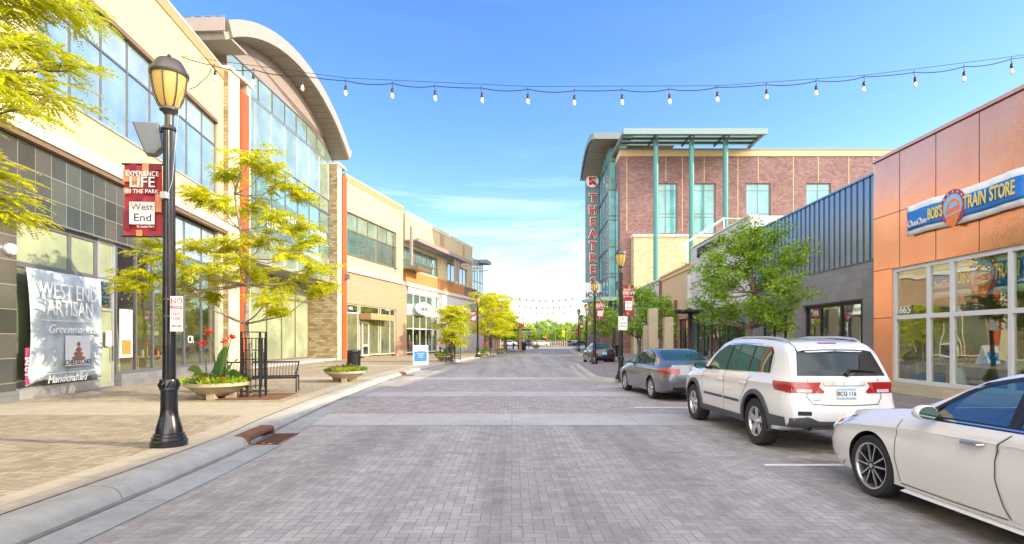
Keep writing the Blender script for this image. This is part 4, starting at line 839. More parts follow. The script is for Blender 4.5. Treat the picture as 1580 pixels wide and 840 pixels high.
side('tower_core', m_insided, gx0+3, y0+3, y1, 0, 24); tb('tower_base', m_brick, (gx0+.3, gx1+6, 67.6, 90, 0, 5))
tb('body', m_brick, (gx1+.3, 62, 67.9, 95, 0, ztop-.3))
# curved tower roof
prof = [(64.5, 24.9), (66.5, 25.5), (69, 25.85), (71.5, 25.7), (73.5, 25.1), (75, 24.5), (76.6, 23.5)]
for nm, m, o0, o1, xa, xb in (('tower_roof', m_alud, .0, .35, 9.4, 20), ('tower_soffit', m_soffit, -.25, 0, 9.5, 20), ('tower_fascia', m_tealg, -.3, .4, 9.25, 9.4)):
    mb = MB()
    for a, b in zip(prof, prof[1:]): mb.prism([(a[0], a[1]+o0), (b[0], b[1]+o0), (b[0], b[1]+o1), (a[0], a[1]+o1)], 'x', xa, xb)
    mb.build(nm, m, T, fixn=False)
tb('roof_front_edge', m_alud, (9.3, 14.5, 64.3, 64.5, 24.6, 25.3)); tb('snow_guard', m_alud, *[(10+i*.45, 10.15+i*.45, 66, 66.05, 25.7, 25.95) for i in range(10)])
# blade sign
YS = 76.0; sx0, sx1 = (903.6-CX)/FPX*YS, (924.0-CX)/FPX*YS
bl = tb('blade_sign', m_sign, (sx0, sx1, YS, YS+.5, tz(462, YS), 24.0)); xc = (sx0+sx1)/2
tb('sign_joint', m_alud, *[(sx0-.01, sx1+.01, YS-.012, YS, 8+i*2-.02, 8+i*2+.02) for i in range(8)], parent=bl)
for i, ch in enumerate('THEATRES'):
    zz = tz(306+i*18.4, YS); text3(ch, (xc+.05, YS-.12, zz-.05), 1.5, m_lett, 'letter_outline', bl, (R(90), 0, 0), .1, 1.0, 'CENTER', .11); text3(ch, (xc+.05, YS-.2, zz-.05), 1.5, m_signred, 'letter', bl, (R(90), 0, 0), .12, 1.0, 'CENTER', .04)
MB().lathe([(.85, -.12), (.85, 0)], 28, (xc, YS, tz(280, YS)), 'y').build('emblem_disc', m_signw, bl); text3('K', (xc, YS-.18, tz(280, YS)-.05), 1.25, m_signred, 'emblem_letter', bl, (R(90), 0, 0), .1, 1.1, 'CENTER', .1)
MB().beam((xc-.45, YS-.26, tz(282, YS)), (xc+.5, YS-.26, tz(276, YS)), .08, .1, up=(0, 1, 0)).build('emblem_stroke', m_signw, bl)
pl = tb('sign_plate', m_signw, (sx0-.1, sx1+.6, YS-.3, YS-.05, tz(463, YS), tz(437, YS))); text3('ICON', (xc+.3, YS-.36, tz(456, YS)), .95, m_letd, 'lettering', pl, (R(90), 0, 0), .06, 1.0, 'CENTER', .02)
MB().prism([(xc+.25, tz(452, YS)), (xc-.25, tz(446, YS)), (xc+.25, tz(440, YS)), (xc+.75, tz(446, YS))], 'y', YS-.36, YS-.31).build('diamond_mark', m_blue, pl)
# entrance marquee
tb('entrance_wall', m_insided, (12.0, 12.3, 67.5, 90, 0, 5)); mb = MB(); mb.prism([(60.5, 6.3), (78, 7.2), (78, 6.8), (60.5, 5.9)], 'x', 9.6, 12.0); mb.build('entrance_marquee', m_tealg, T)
# stone block in front, canopy and columns
YT = 62.5; zs1 = tz(362, YT)
tb('stone_block', m_stone_t if 'm_stone_t' in globals() else m_stone, (tx(978, YT), 36, YT, YB-.01, 0, zs1-.25)); tb('stone_cap', m_coping, (tx(978, YT)-.1, 36, YT-.12, YB-.01, zs1-.25, zs1))
YF = 59.2; cz0, cz1 = tz(207, YF), tz(198, YF); cxl = (962-CX)/FPX*YF; cxr = (1185-CX)/FPX*YF
cn = tb('steel_canopy', m_tealg, (cxl, cxr, YF, YF+.3, cz0, cz1)); 
MB().prism([(cxl, YF+.31), (cxl+.3, YF+.31), (cxl+.55, 69), (cxl+.25, 69)], 'z', cz0+.2, cz1-.07).build('canopy_edge', m_tealg, cn); MB().prism([(cxr-.3, YF+.31), (cxr, YF+.31), (cxr+.3, YB+.4), (cxr, YB+.4)], 'z', cz0+.2, cz1-.07).build('canopy_edge', m_tealg, cn); mb = MB(); mb.prism([(cxl+.3, YF+.31), (cxl+1.4, YF+.31), (cxl+1.4, 69), (cxl+.6, 69)], 'z', cz1-.2, cz1-.07); mb.build('canopy_panes', m_underc, cn)
tb('canopy_purlins', m_seamd, *[(cxl+.3, cxr-.1, y, y+.1, cz0+.25, cz1-.07) for y in (60.3, 61.6, 62.9)], parent=cn); tb('canopy_panes', m_underc, (cxl+.3, cxr-.1, YF+.3, YB+.2, cz1-.1, cz1-.065), parent=cn)
YC = 60.5
for px in (1012, 1067, 1119.5):
    x_ = tx(px, YC); c_ = MB().lathe([(.27, 0), (.27, cz0-.2)], 16, (x_, YC, 0)).build('canopy_column', m_teal, T, smooth=True)
    MB().beam((x_, YC, cz0-1.0), (x_, YF+.2, cz0+.3), .14, .2).beam((x_, YF+.3, cz0+.4), (x_, YB, cz0+.4), .12, .3).build('bracket', m_seamd, c_)
# white stair rail on the planked roof
t = thing('roof_rail', 'white sloping rail above the planked shop roof in front of the theatre', 'railing', (0, 0, 0)); MB().beam(at(1046, 383, 44), at(1117, 337, 44), .14).build('rail', m_aluw, t); MB().beam(at(1117, 337, 44), at(1160, 338, 44), .04).beam(at(1117, 337, 44), at(1117, 460, 44), .06).beam(at(1060, 374, 44), at(1060, 460, 44), .06).build('posts', m_aluw, t)
# ================================================================== street lamps
def make_lamp(label, loc, s=1.0):
    t = thing('street_lamp', label, 'street lamp', loc, 0, 'street lamps'); t.scale = (s*.87, s*.87, s)
    mb = MB(); mb.lathe([(.29, 0), (.29, .09), (.27, .1), (.265, .14), (.245, .15), (.24, .19), (.215, .2), (.205, .26), (.185, .33), (.155, .42)], 28)
    mb.lathe([(.155, .42), (.142, .47), (.135, .55), (.13, .84)], 32, flute=.07, fl=(.43, .83)); mb.build('base', m_black, t, smooth=True)
    mb = MB(); mb.lathe([(.14, .83), (.15, .85), (.142, .9), (.15, .98), (.14, 1.0)], 24)
    for k in range(10): a = 2*math.pi*k/10; mb.lathe([(.03, -.005), (.028, .02), (.01, .03)], 6, (0, 0, 0)) if 0 else mb.tube([(.14*math.cos(a), .14*math.sin(a), .87), (.165*math.cos(a+.15), .165*math.sin(a+.15), .92), (.14*math.cos(a+.3), .14*math.sin(a+.3), .96)], .014, 5)
    mb.build('collar', m_black, t, smooth=True)
    MB().lathe([(.105, 1.0), (.1, 2.5), (.092, 4.72)], 32, flute=.09, fl=(1.01, 5)).build('pole', m_black, t, smooth=True)
    MB().lathe([(.11, 4.72), (.125, 4.74), (.11, 4.77), (.07, 4.8), (.07, 4.95), (.11, 5.0), (.15, 5.02), (.14, 5.06)], 24).build('neck', m_pewter, t, smooth=True)
    gl = [(.12, 5.05), (.165, 5.1), (.22, 5.22), (.255, 5.37), (.27, 5.5), (.268, 5.56)]
    MB().lathe(gl, 28).build('globe', m_globe, t, smooth=True)
    mb = MB(); mb.lathe([(.3, 5.54), (.31, 5.57), (.3, 5.6), (.27, 5.61)], 28)
    for k in range(8): a = 2*math.pi*k/8+.2; mb.tube([(r*math.cos(a)*1.06, r*math.sin(a)*1.06, z) for r, z in gl], .011, 5)
    mb.build('cage', m_pewter, t, smooth=True)
    MB().lathe([(.28, 5.6), (.265, 5.65), (.21, 5.74), (.19, 5.765), (.11, 5.79), (.02, 5.8)], 24).lathe([(.02, 5.79), (.02, 5.82), (.035, 5.84), (.02, 5.87), (.002, 5.875)], 10).build('cap', m_pewter, t, smooth=True)
    return t
lx, ly = gp(261, 688, .15)
lamp0 = make_lamp('tall black street lamp with amber globe on the near left pavement', (lx, ly, .15), .985)
def lamp_at(px, pyb, pyt, label, h=.15):
    x, y = gp(px, pyb, h); Hh = (pyb-pyt)*y/FPX; c = copy_tree(lamp0); c.location = (x, y, h); c.scale = (Hh/5.87*.87, Hh/5.87*.87, Hh/5.87); c['label'] = label; return (x, y, Hh/5.87)
l2 = lamp_at(958, 585, 382, 'black street lamp with red banner and white sign at the corner beside the grey car')
l3 = lamp_at(917.5, 562, 431, 'black street lamp standing in front of the dark parked car on the right')
l4 = lamp_at(737, 551.5, 455, 'black street lamp on the left pavement in front of the white brick building')
l5 = lamp_at(893, 542.3, 476.5, 'black street lamp with small speaker beyond the dark parked car, right side')
l6 = lamp_at(904.5, 549, 468, 'black street lamp just behind the dark parked car, right side')
l7 = lamp_at(781, 542, 478, 'black street lamp beside the pergola, left side of the street')
l8 = lamp_at(828.7, 536, 495, 'far street lamp left of the street end with a box sign on its pole')
l9 = lamp_at(872.6, 534.5, 501, 'far street lamp right of the street end beside yellow signs')
l10 = lamp_at(804.4, 533.5, 500, 'far thin street lamp beyond the red pergola')
c = copy_tree(lamp0); c.location = (8.35, ly+.05, .15); c['label'] = 'street lamp at the right edge holding up the string lights'
# banner on a lamp
def lamp_banner(loc, W, H, label, face=0, L1='EXPERIENCE', L2='LIFE', L3='IN THE PARK', side=-1):
    t = thing('lamp_banner', label, 'banner', loc, face, 'red banners on the lamp posts'); x0, x1 = (-W, 0) if side < 0 else (0, W); k = W/.54
    mb = MB(); mb.grid([[(x0+(x1-x0)*i/8, .012*math.sin(i*.9+j*.3), -H+H*j/10) for j in range(11)] for i in range(9)]); rnd = random.Random(11)
    for i in range(30):
        a = x0+W*rnd.randint(0, 5)/6; b = -H+H*rnd.randint(0, 11)/12; mb.cur = rnd.randint(1, 2); o = .0165+.0004*i
        w_ = min(W*rnd.choice((1, 1, 2))/6, x1-a); h_ = min(H*rnd.choice((1, 2))/12, -b); mb.face([(a, -o*k, b), (a+w_, -o*k, b), (a+w_, -o*k, b+h_), (a, -o*k, b+h_)])
    mb.build('cloth', [m_cloth, m_clothd, m_clotho], t, smooth='all', fixn=False)
    for z in (.0, -H): MB().tube([(x0-.03*k*(side < 0), 0, z), (x1+.06, 0, z)] if side < 0 else [(x0-.06, 0, z), (x1+.03, 0, z)], .016*k, 8).build('bracket', m_black, t)
    m = (x0+x1)/2; r = (R(90), 0, 0)
    text3(L1, (m, -.032*k, -H*.14), .105*k, m_lett, 'lettering', t, r, .004, .8); text3(L2, (m, -.032*k, -H*.26), .22*k, m_lett, 'lettering', t, r, .004, 1.0); text3(L3, (m, -.032*k, -H*.385), .085*k, m_lett, 'lettering', t, r, .004, .95)
    p = MB().box(m-W*.33, m+W*.33, -.034*k, -.03*k, -H*.84, -H*.53).build('white_panel', m_signw, t)
    text3('West', (m, -.037*k, -H*.6), .14*k, m_leto, 'lettering', p, r, .003); text3('End', (m+.01, -.037*k, -H*.75), .16*k, m_letd, 'lettering', p, r, .003, 1.1); text3('St. Louis Park', (m+.05*k, -.032*k, -H*.87), .045*k, m_lett, 'lettering', t, r, .003)
    return t
lamp_banner((lx-.1, ly, 4.3), .54, 1.06, 'red patchwork banner reading EXPERIENCE LIFE IN THE PARK on the near lamp post', R(4))
for (a, b, k), lab, dz, W, H in ((l2, 'red banner with white panel on the right corner lamp post', at(0, 441, l2[1]).z, 16, 45), (l3, 'red banner on the lamp post in front of the dark parked car', at(0, 466, l3[1]).z, 12, 26), (l6, 'red banner on the lamp post just behind the dark parked car', at(0, 487, l6[1]).z, 7, 17), (l5, 'red banner on the lamp post beyond the dark parked car', at(0, 495, l5[1]).z, 6, 13)):
    lamp_banner((a+.11*k, b, dz), W*b/FPX, H*b/FPX, lab, 0, 'EXPERIENCE', 'SHOPS', 'IN THE PARK', side=1)
lamp_banner((l4[0]-.1, l4[1], at(0, 480, l4[1]).z), 9*l4[1]/FPX, 17*l4[1]/FPX, 'red banner on the lamp post before the white brick building')
# speakers
def speaker(loc, s, rz, label):
    t = thing('pole_speaker', label, 'speaker', loc, rz); t.scale = (s, s, s)
    pr = [(-.14, -.21), (.12, -.21), (.15, -.15), (.17, .2), (-.17, .2)]
    mb = MB(); mb.add([(-.19, -.12, .2), (.13, -.12, .22), (.17, -.1, -.12), (.08, -.08, -.22), (-.04, -.08, -.22), (-.19, .12, .2), (.13, .12, .22), (.17, .1, -.12), (.08, .08, -.22), (-.04, .08, -.22)],
        [(0, 1, 2, 3, 4), (9, 8, 7, 6, 5), (0, 5, 6, 1), (1, 6, 7, 2), (2, 7, 8, 3), (3, 8, 9, 4), (4, 9, 5, 0)]); mb.build('cabinet', m_alud, t, bevel=.015)
    mb = MB(); mb.tube([(.12, 0, .1), (.22, 0, .2), (.27, 0, .18)], .015, 6); mb.build('bracket', m_black, t)
p = at(231, 216, ly); speaker(p, 1.05, R(20), 'grey loudspeaker mounted on the near lamp post above the red banner')
p = at(729, 475, l4[1]); speaker(p, 1.6, 0, 'dark loudspeaker on the lamp post before the white brick building')
p = at(897, 490.5, l5[1]); speaker(p, 1.7, R(180), 'dark loudspeaker on the lamp post beyond the dark parked car')
t = thing('junction_box', 'small grey electric box with thin cable on the near lamp post', 'electric box', at(254, 302, ly-.1)); MB().box(-.05, .05, -.04, .05, -.05, .05).build('box', m_alu, t, bevel=.01); MB().tube([at(258, 303, ly-.12)-t.location, at(266, 280, ly-.11)-t.location, at(270, 230, ly-.11)-t.location, at(277, 160, ly-.05)-t.location, at(281, 112, ly)-t.location], .0022, 5).build('cable', m_signw, t)
# signs
def plate_sign(name, loc, W, H, label, rows, border, rz=0, mt=m_signw, cat='sign'):
    t = thing(name, label, cat, loc, rz); MB().box(-W/2, W/2, -.004, 0, -H/2, H/2).build('plate', mt, t, bevel=.002)
    if border: 
        e = .02*W/.18; mb = MB()
        for b in ((-W/2+e, W/2-e, H/2-e-.006, H/2-e), (-W/2+e, W/2-e, -H/2+e, -H/2+e+.006), (-W/2+e, -W/2+e+.006, -H/2+e, H/2-e), (W/2-e-.006, W/2-e, -H/2+e, H/2-e)): mb.box(b[0], b[1], -.007, -.004, b[2], b[3])
        mb.build('border', border, t)
    for s_, z, sz, m, sx in rows: text3(s_, (0, -.007, z*H), sz, m, 'lettering', t, (R(90), 0, 0), .003, sx)
    return t
sp = at(272.5, 484.5, ly-.14)
t = plate_sign('parking_sign', sp, .165, .51, 'white NO PARKING ANY TIME sign with red letters on the near lamp post', [('NO', .36, .11, m_redp, .9), ('PARKING', .18, .075, m_redp, .52), ('ANY', 0, .07, m_redp, .7), ('TIME', -.15, .07, m_redp, .7)], m_redp, R(18))
mb = MB(); mb.box(-.035, .035, -.007, -.004, -.185, -.17); mb.prism([(-.06, -.178), (-.03, -.155), (-.03, -.2)], 'y', -.007, -.004); mb.prism([(.06, -.178), (.03, -.2), (.03, -.155)], 'y', -.007, -.004); mb.build('arrow', m_redp, t)
mb = MB(); mb.lathe([(.094, 1.9), (.094, 1.925)], 24, (lx, ly, .15)).lathe([(.094, 2.15), (.094, 2.175)], 24, (lx, ly, .15)); tag(mb.build('sign_strap', m_pewter), 'thin metal straps holding the no parking sign to the near lamp post', 'straps')
plate_sign('parking_sign', at(961, 499, l2[1]-.16), .36, .55, 'small white 2 HOUR PARKING sign on the right corner lamp post', [('2', .3, .14, m_letd, 1), ('HOUR', 0, .09, m_letd, .9), ('PARKING', -.22, .08, m_letd, .75)], m_letd)
# ================================================================== string lights
YL = ly
bul = [(331, 104), (392, 110), (465, 119), (534, 127), (606, 131), (671, 135), (743, 138), (815, 140), (887, 142), (960, 141), (1033, 140), (1107, 137), (1183, 133), (1260, 127), (1334, 121), (1411, 114), (1488, 105), (1561, 93)]
pts = [at(280, 88, YL)]+[at(a, b-2, YL) for a, b in bul]+[at(1612, 82, YL+.05)]
def sag(pts, k, n=5, ph=0):
    o = []
    for i, (a, b) in enumerate(zip(pts, pts[1:])):
        for j in range(n): u = j/n; p = a.lerp(b, u); p.z -= k*4*u*(1-u)*(1 if (i+ph) % 3 else .3); o.append(p)
    o.append(pts[-1]); return o
t = thing('string_lights', 'near string of hanging bulbs crossing the whole street overhead', 'string lights', at(800, 140, YL))
o_ = t.location.copy()
MB().tube([p-o_ for p in sag(pts, .035)], .0065, 6).build('cable', m_blackm, t, smooth=True)
MB().tube([p-o_+Vector((0, .015, .02)) for p in sag([pts[0], at(534, 122, YL), at(815, 135, YL), at(1107, 134, YL), at(1334, 118, YL), at(1540, 92, YL), pts[-1]], .0)], .0035, 5).build('support_wire', m_blackm, t)
MB().tube([p-o_ for p in (at(330, 100, YL), at(322, 116, YL-.05), at(303, 134, YL-.1), at(292, 138, YL-.1))], .006, 5).build('lead', m_blackm, t)
for i, (a, b) in enumerate(bul):
    c = at(a, b, YL)-o_; mb = MB(); r_ = random.Random(i); tl = r_.uniform(-.012, .012)
    mb.tube([c, c+Vector((tl*.5, 0, -.05))], .006, 6); mb.lathe([(.012, -.05), (.019, -.06), (.021, -.115), (.017, -.125)], 10, tuple(c+Vector((tl, 0, 0)))); mb.tube([c+Vector((-.02, 0, .0)), c+Vector((.0, 0, .05))], .005, 5); s = mb.build('socket', m_blackm, t, smooth=True)
    MB().lathe([(.016, -.122), (.022, -.145), (.026, -.17), (.022, -.195), (.01, -.21), (.001, -.213)], 12, tuple(c+Vector((tl*1.4, 0, 0)))).build('bulb', m_bulb if i > 18 else m_bulbw, s, smooth=True)
for k, (Y, x0, x1, py, nb, lab) in enumerate(((62, 792, 893, 459.5, 10, 'topmost'), (74, 793, 889, 471, 11, 'middle'), (90, 793, 880, 480.5, 10, 'lowest'))):
    a, b = at(x0, py, Y), at(x1, py, Y); t = thing('string_lights', f'{lab} of the three distant strings of bulbs over the far street', 'string lights', a)
    ps = [a.lerp(b, i/nb) for i in range(nb+1)]
    for p in ps: u = (p.x-a.x)/(b.x-a.x); p.z -= .35*4*u*(1-u)
    l = a.copy(); MB().tube([p-l for p in ps], .026, 5).build('cable', m_blackm, t); 
    for p in ps[1:-1]: s = MB().lathe([(.06, .05), (.07, -.16)], 6, tuple(p-l)).build('socket', m_blackm, t); MB().lathe([(.06, -.16), (.09, -.28), (.03, -.38)], 6, tuple(p-l)).build('bulb', m_bulbw, s)
    e1 = MB().tube([a-l, Vector((x0 and -2.5, 0, .6))], .015, 4).tube([b-l, b-l+Vector((2.5, 0, .6))], .015, 4).build('guy_wire', m_blackm, t)
# ================================================================== planters
def planter(px, py, rx_px, label, k=1.0, canna=True, seed=1, plants=True):
    x, y = gp(px, py, .15); r = rx_px*y/FPX/2*1.0; t = thing('bowl_planter', label, 'planter', (x, y, .15), 0, 'concrete bowl planters with flowers'); H = r*.56
    pr = [(.02, .12), (.3, .14), (.55, .3), (.78, .56), (.95, .78), (1.0, .8), (1.0, 1.0), (.93, 1.0), (.9, .88), (.02, .86)]
    MB().lathe([(a*r, b*H) for a, b in pr], 40).build('bowl', m_bowl, t, smooth=True)
    for i in range(4): a = i*math.pi/2+.15; mb = MB(); mb.box(r*.28, r*.62, -r*.13, r*.13, 0, H*.42); o = mb.build('foot', m_bowl, t, bevel=.01); o.rotation_euler.z = a-math.pi/2
    MB().lathe([(r*.88, H*.87), (r*.6, H*.95), (.02, H)], 24).build('soil', m_soil, t, smooth=True)
    rnd = random.Random(seed); mb = MB(); n = 900 if rx_px > 60 else 500; big = 1.0 if rx_px > 60 else 1.5
    for i in range(n):
        a = rnd.uniform(0, 2*math.pi); q = math.sqrt(rnd.uniform(.25, 1.05))*r; z = H*.95+rnd.uniform(.0, .14)*r*1.1*(1.1-abs(q/r-.7)); p = Vector((q*math.cos(a), q*math.sin(a), z))
        d = Vector((math.cos(a)*.6+rnd.uniform(-.5, .5), math.sin(a)*.6+rnd.uniform(-.5, .5), rnd.uniform(.1, 1))).normalized()*.11*big; s = d.cross(Vector((rnd.uniform(-1, 1), rnd.uniform(-1, 1), 1))).normalized()*.016*big
        mb.cur = 1 if (math.sin(a*3+seed) > .65 or rnd.random() < .08) else 0; mb.face([p-s, p+d*.5-s*1.2, p+d, p+d*.5+s*1.2, p+s])
    mb.build('ground_foliage', [m_chart, m_canna], t, fixn=False)
    mb = MB()
    for i in range(400 if plants else 60):
        a = rnd.uniform(0, 2*math.pi); q = math.sqrt(rnd.uniform(0, .45))*r; p = Vector((q*math.cos(a), q*math.sin(a), H+rnd.uniform(0, .33)*r*(1-q/r*.7))); d = Vector((rnd.uniform(-1, 1), rnd.uniform(-1, 1), rnd.uniform(0, 1))).normalized()*.09*big; s = d.cross(Vector((0, 0, 1))).normalized()*.03*big; mb.face([p, p+d*.5+s, p+d, p+d*.5-s])
    mb.build('bedding_plants', m_leafdark, t, fixn=False)
    mb = MB()
    for i in range(70): a = rnd.uniform(0, 6.3); q = rnd.uniform(.3, .85)*r; p = Vector((q*math.cos(a), q*math.sin(a), H+.16*r)); mb.add([p+Vector(v)*.025*big for v in ((1, 0, 0), (0, 1, 0), (-1, 0, 0), (0, -1, 0), (0, 0, 1))], [(0, 1, 4), (1, 2, 4), (2, 3, 4), (3, 0, 4)])
    mb.build('small_flowers', m_petal if seed % 2 else m_petalp, t)
    if canna:
        stems = [((-.33, 0), -.12, 1.02), ((-.02, .05), -.22, 1.32), ((.2, 0), .22, 1.2), ((.12, -.1), .12, 1.08)]
        for i, ((a, b), lean, h) in enumerate(stems):
            h *= k; p0 = Vector((a*r, b*r, H)); p1 = p0+Vector((lean*.5*r, 0, h*.55)); p2 = p0+Vector((lean*r*1.3, 0, h)); st = MB().tube([p0, p1, p2], [.02, .016, .01], 6).build('flower_stem', m_canna, t)
            mb = MB()
            for q in range(44): v = p2+Vector((rnd.gauss(0, .04), rnd.gauss(0, .045), rnd.gauss(0, .035))); d = Vector((rnd.uniform(-1, 1), rnd.uniform(-1, 1), rnd.uniform(-.3, 1))).normalized()*.042; s = d.orthogonal().normalized()*.02; mb.face([v-d, v+s, v+d, v-s])
            mb.build('bloom', m_petal, st, fixn=False)
        for i, (a, ang, ln, tilt) in enumerate(((-.3, 170, .45, .9), (-.2, 150, .4, .4), (-.1, 60, .5, 1.4), (.12, 75, .6, 1.5), (.25, 50, .5, 1.2), (.3, 10, .45, .6), (-.35, 200, .36, .3), (.05, 100, .42, 1.1), (.35, -20, .35, .5))):
            p = Vector((a*r, rnd.uniform(-.2, .1)*r, H+.05)); G = []
            for j in range(9):
                ln_ = ln*1.35; u = j/8; c = p+Vector((math.cos(R(ang)), .02, 0))*ln_*k*(u*.55+.25*u*u)+Vector((0, 0, ln_*k*(tilt*u*1.1-.55*u*u))); wd = .19*k*math.sin(math.pi*min(1, u*.94+.05))**.8; G.append([c+Vector((wd*-math.sin(R(ang))*.8, -wd*.5, wd*.2*q))*q for q in (-1, 0, 1)] if 0 else [c+Vector((wd*math.sin(R(ang)), -wd*.5, wd*.7*abs(math.cos(R(ang)))))*q+Vector((0, 0, .25*wd*abs(q))) for q in (-1, -.5, 0, .5, 1)])
            mb = MB(); mb.grid(G); mb.build('broad_leaf', m_canna, t, smooth='all', fixn=False)
    return t
planter(335, 615, 92, 'large concrete bowl planter with red canna flowers beside the near bench', seed=1)
planter(533, 589, 61, 'concrete bowl planter with pink and lime plants before the stone pier and litter bin', .5, False, 2)
planter(686, 557.5, 30, 'concrete bowl planter with red flowers behind the sandwich board', .7, True, 3)
planter(612+150, 548.5, 21, 'concrete bowl planter beyond the far left lamp post', .6, True, 5) if 0 else None
planter(747, 550.0, 18, 'concrete bowl planter with red flower just right of the far left lamp post', .8, True, 7)
planter(773, 545.5, 15, 'small planter beside the pergola lamp post, left side', .8, False, 8); planter(827, 537.8, 13, 'planter at the end of the left pavement by the far lamp', .8, False, 9)
# ================================================================== benches
def bench(loc, rz, label, W=2.2):
    t = thing('slatted_bench', label, 'bench', loc, rz, 'black metal benches')
    mb = MB(); n = int(W/.085)
    for i in range(n+1): x = -W/2+W*i/n; mb.tube([(x, -.22, .43), (x, .18, .42), (x, .27, .5), (x, .33, .86)], .0, 4) if 0 else mb.beam((x, .24, .47), (x, .36, .87), .045, .012, up=(1, 0, 0))
    mb.beam((-W/2, .24, .46), (W/2, .24, .46), .04); mb.beam((-W/2, .37, .88), (W/2, .37, .88), .045); mb.build('backrest', m_blackm, t)
    mb = MB()
    for i in range(n+1): x = -W/2+W*i/n; mb.beam((x, -.25, .44), (x, .24, .44), .045, .012)
    mb.beam((-W/2, -.26, .43), (W/2, -.26, .43), .045); mb.build('seat', m_blackm, t)
    for a in (-1, 1):
        x = a*(W/2+.02); MB().tube([(x, .38, .9), (x, .2, .8), (x, -.2, .64), (x, -.32, .6), (x, -.3, .45), (x, -.27, .0)], .022, 6).build('armrest', m_blackm, t); MB().tube([(x, .26, .48), (x, .3, 0)], .022, 6).tube([(x, -.28, .43), (x, .26, .43)], .02, 6).build('leg', m_blackm, t)
    return t
bx, by = gp(452, 606, .15); bench((bx-1.12, by+.1, .15), R(14), 'black slatted metal bench behind the tree guard on the left pavement', 2.25)
bx, by = gp(640+18, 553, .15); bench((bx+1.2, by+2, .15), R(95), 'dark metal bench behind the sandwich board near the far planter', 1.8)
# litter bins
def bin_(px, py, label, h=1.15, r=.28):
    x, y = gp(px, py, .15); t = thing('litter_bin', label, 'bin', (x, y, .15), 0, 'black litter bins'); MB().lathe([(r, 0), (r, .06), (r*.96, .08), (r*.96, h*.8), (r*1.04, h*.82)], 20).build('body', m_blackm, t, smooth=True)
    mb = MB(); mb.lathe([(r*1.08, h*.8), (r*1.1, h*.86), (r*1.05, h*.94), (r*.7, h), (.02, h*1.01)], 20); mb.build('lid', m_black, t, smooth=True); mb = MB()
    for k in range(18): a = k*math.pi/9; mb.beam((r*math.cos(a), r*math.sin(a), .08), (r*math.cos(a), r*math.sin(a), h*.78), .03, .012)
    mb.build('slats', m_blackm, t); return t
bin_(546, 566, 'black litter bin behind the planter near the stone pier', 1.0, .36)
bin_(697, 553.5, 'black litter bin right of the far planter, left pavement', 1.1); bin_(948.5, 551, 'black litter bin beside the dark parked car on the right', 1.15, .33); bin_(807, 541, 'black litter bin on the left pavement near the pergola', 1.2, .4)
# sandwich board
x, y = gp(649, 563, .15); t = thing('sandwich_board', 'white A frame board with blue poster on the left pavement', 'sign board', (x, y, .15), R(8)); W = 23*y/FPX; H = 30*y/FPX
t.name = 'sandwich_board'
for a, nm in ((-1, 'front_panel'), (1, 'rear_panel')):
    mb = MB(); mb.add([(-W/2, a*.3, 0), (W/2, a*.3, 0), (W/2, a*.04, H), (-W/2, a*.04, H), (-W/2, a*.3+.03, 0), (W/2, a*.3+.03, 0), (W/2, a*.04+.03, H), (-W/2, a*.04+.03, H)], [(0, 1, 2, 3), (7, 6, 5, 4), (0, 4, 5, 1), (1, 5, 6, 2), (2, 6, 7, 3), (3, 7, 4, 0)]); fp = mb.build(nm, m_signw, t, bevel=.01)
    if a < 0:
        f = lambda x_, z_, o: (x_, -.3+.26*z_/H-o, z_)
        p = MB(); p.face([f(-W*.42, H*.17, .01), f(W*.42, H*.17, .01), f(W*.42, H*.68, .01), f(-W*.42, H*.68, .01)]); [p.face([f(q, H*.68, .01), f(q+.06, H*.68, .01), f(q+.03, H*(.74+.05*(i % 3)), .01)]) for i, q in enumerate([-.2, -.12, -.04, .04, .12, .2])]; p.build('poster', m_blue, fp, fixn=False)
        ang = math.atan2(.26, H)
        for z_, sz, s_ in ((.56, .09, 'WEST END'), (.47, .09, 'GUEST'), (.39, .08, 'SERVICES'), (.26, .1, 'i')): text3(s_, f(0, H*z_, .016), sz, m_lett, 'lettering', fp, (R(90)-ang, 0, 0), .003)
# ================================================================== tree guard and grate
def guard(x, y, label, h=1.78, w=.48):
    t = thing('tree_guard', label, 'tree guard', (x, y, .15), R(6), 'black tree guards')
    for s_, (dx, dy) in enumerate(((0, -1), (0, 1), (-1, 0), (1, 0))):
        mb = MB(); o = Vector((dx, dy, 0))*w/2; u = Vector((-dy, dx, 0)); q = lambda a, z: o+u*a*w/2+Vector((0, 0, z))
        for a in (-.55, .55): mb.beam(q(a*1.0, .0 if abs(a) > .9 else .25), q(a, h-.18), .022)
        for a in (-.18, .2): mb.beam(q(a, .5), q(a, h-.18 if a < 0 else h-.55), .018)
        for z, a0, a1 in ((h-.01, -1, 1), (h-.18, -.8, .8), (h-.5, -1, -.2), (h-.5, .2, 1), (h-.75, -.55, .55), (.75, -.6, .2), (.5, -.2, .6), (.3, -.55, .55), (.16, -1, 1)): mb.beam(q(a0, z), q(a1, z), .022)
        mb.build('panel', m_blackm, t)
    mb = MB()
    for a in (-1, 1):
        for b in (-1, 1): mb.beam((a*w/2, b*w/2, 0), (a*w/2, b*w/2, h), .05)
    mb.build('corner_posts', m_blackm, t); return t
gx, gy = gp(386, 613, .15)
guard(gx+.1, gy, 'black metal tree guard round the near young locust tree')
t = thing('tree_grate', 'rusty square iron grate round the foot of the near locust tree', 'tree grate', (gx+.15, gy+.1, .157), R(6))
mb = MB(); 
for i in range(26): a = -.8+1.6*i/25; mb.box(a-.02, a+.02, -.8, .8, 0, .012) if abs(a) > .2 else mb.box(a-.02, a+.02, -.8, -.2, 0, .012).box(a-.02, a+.02, .2, .8, 0, .012)
for a in (-.8, -.4, .4, .8): mb.box(-.8, .8, a-.03, a+.03, -.001, .014)
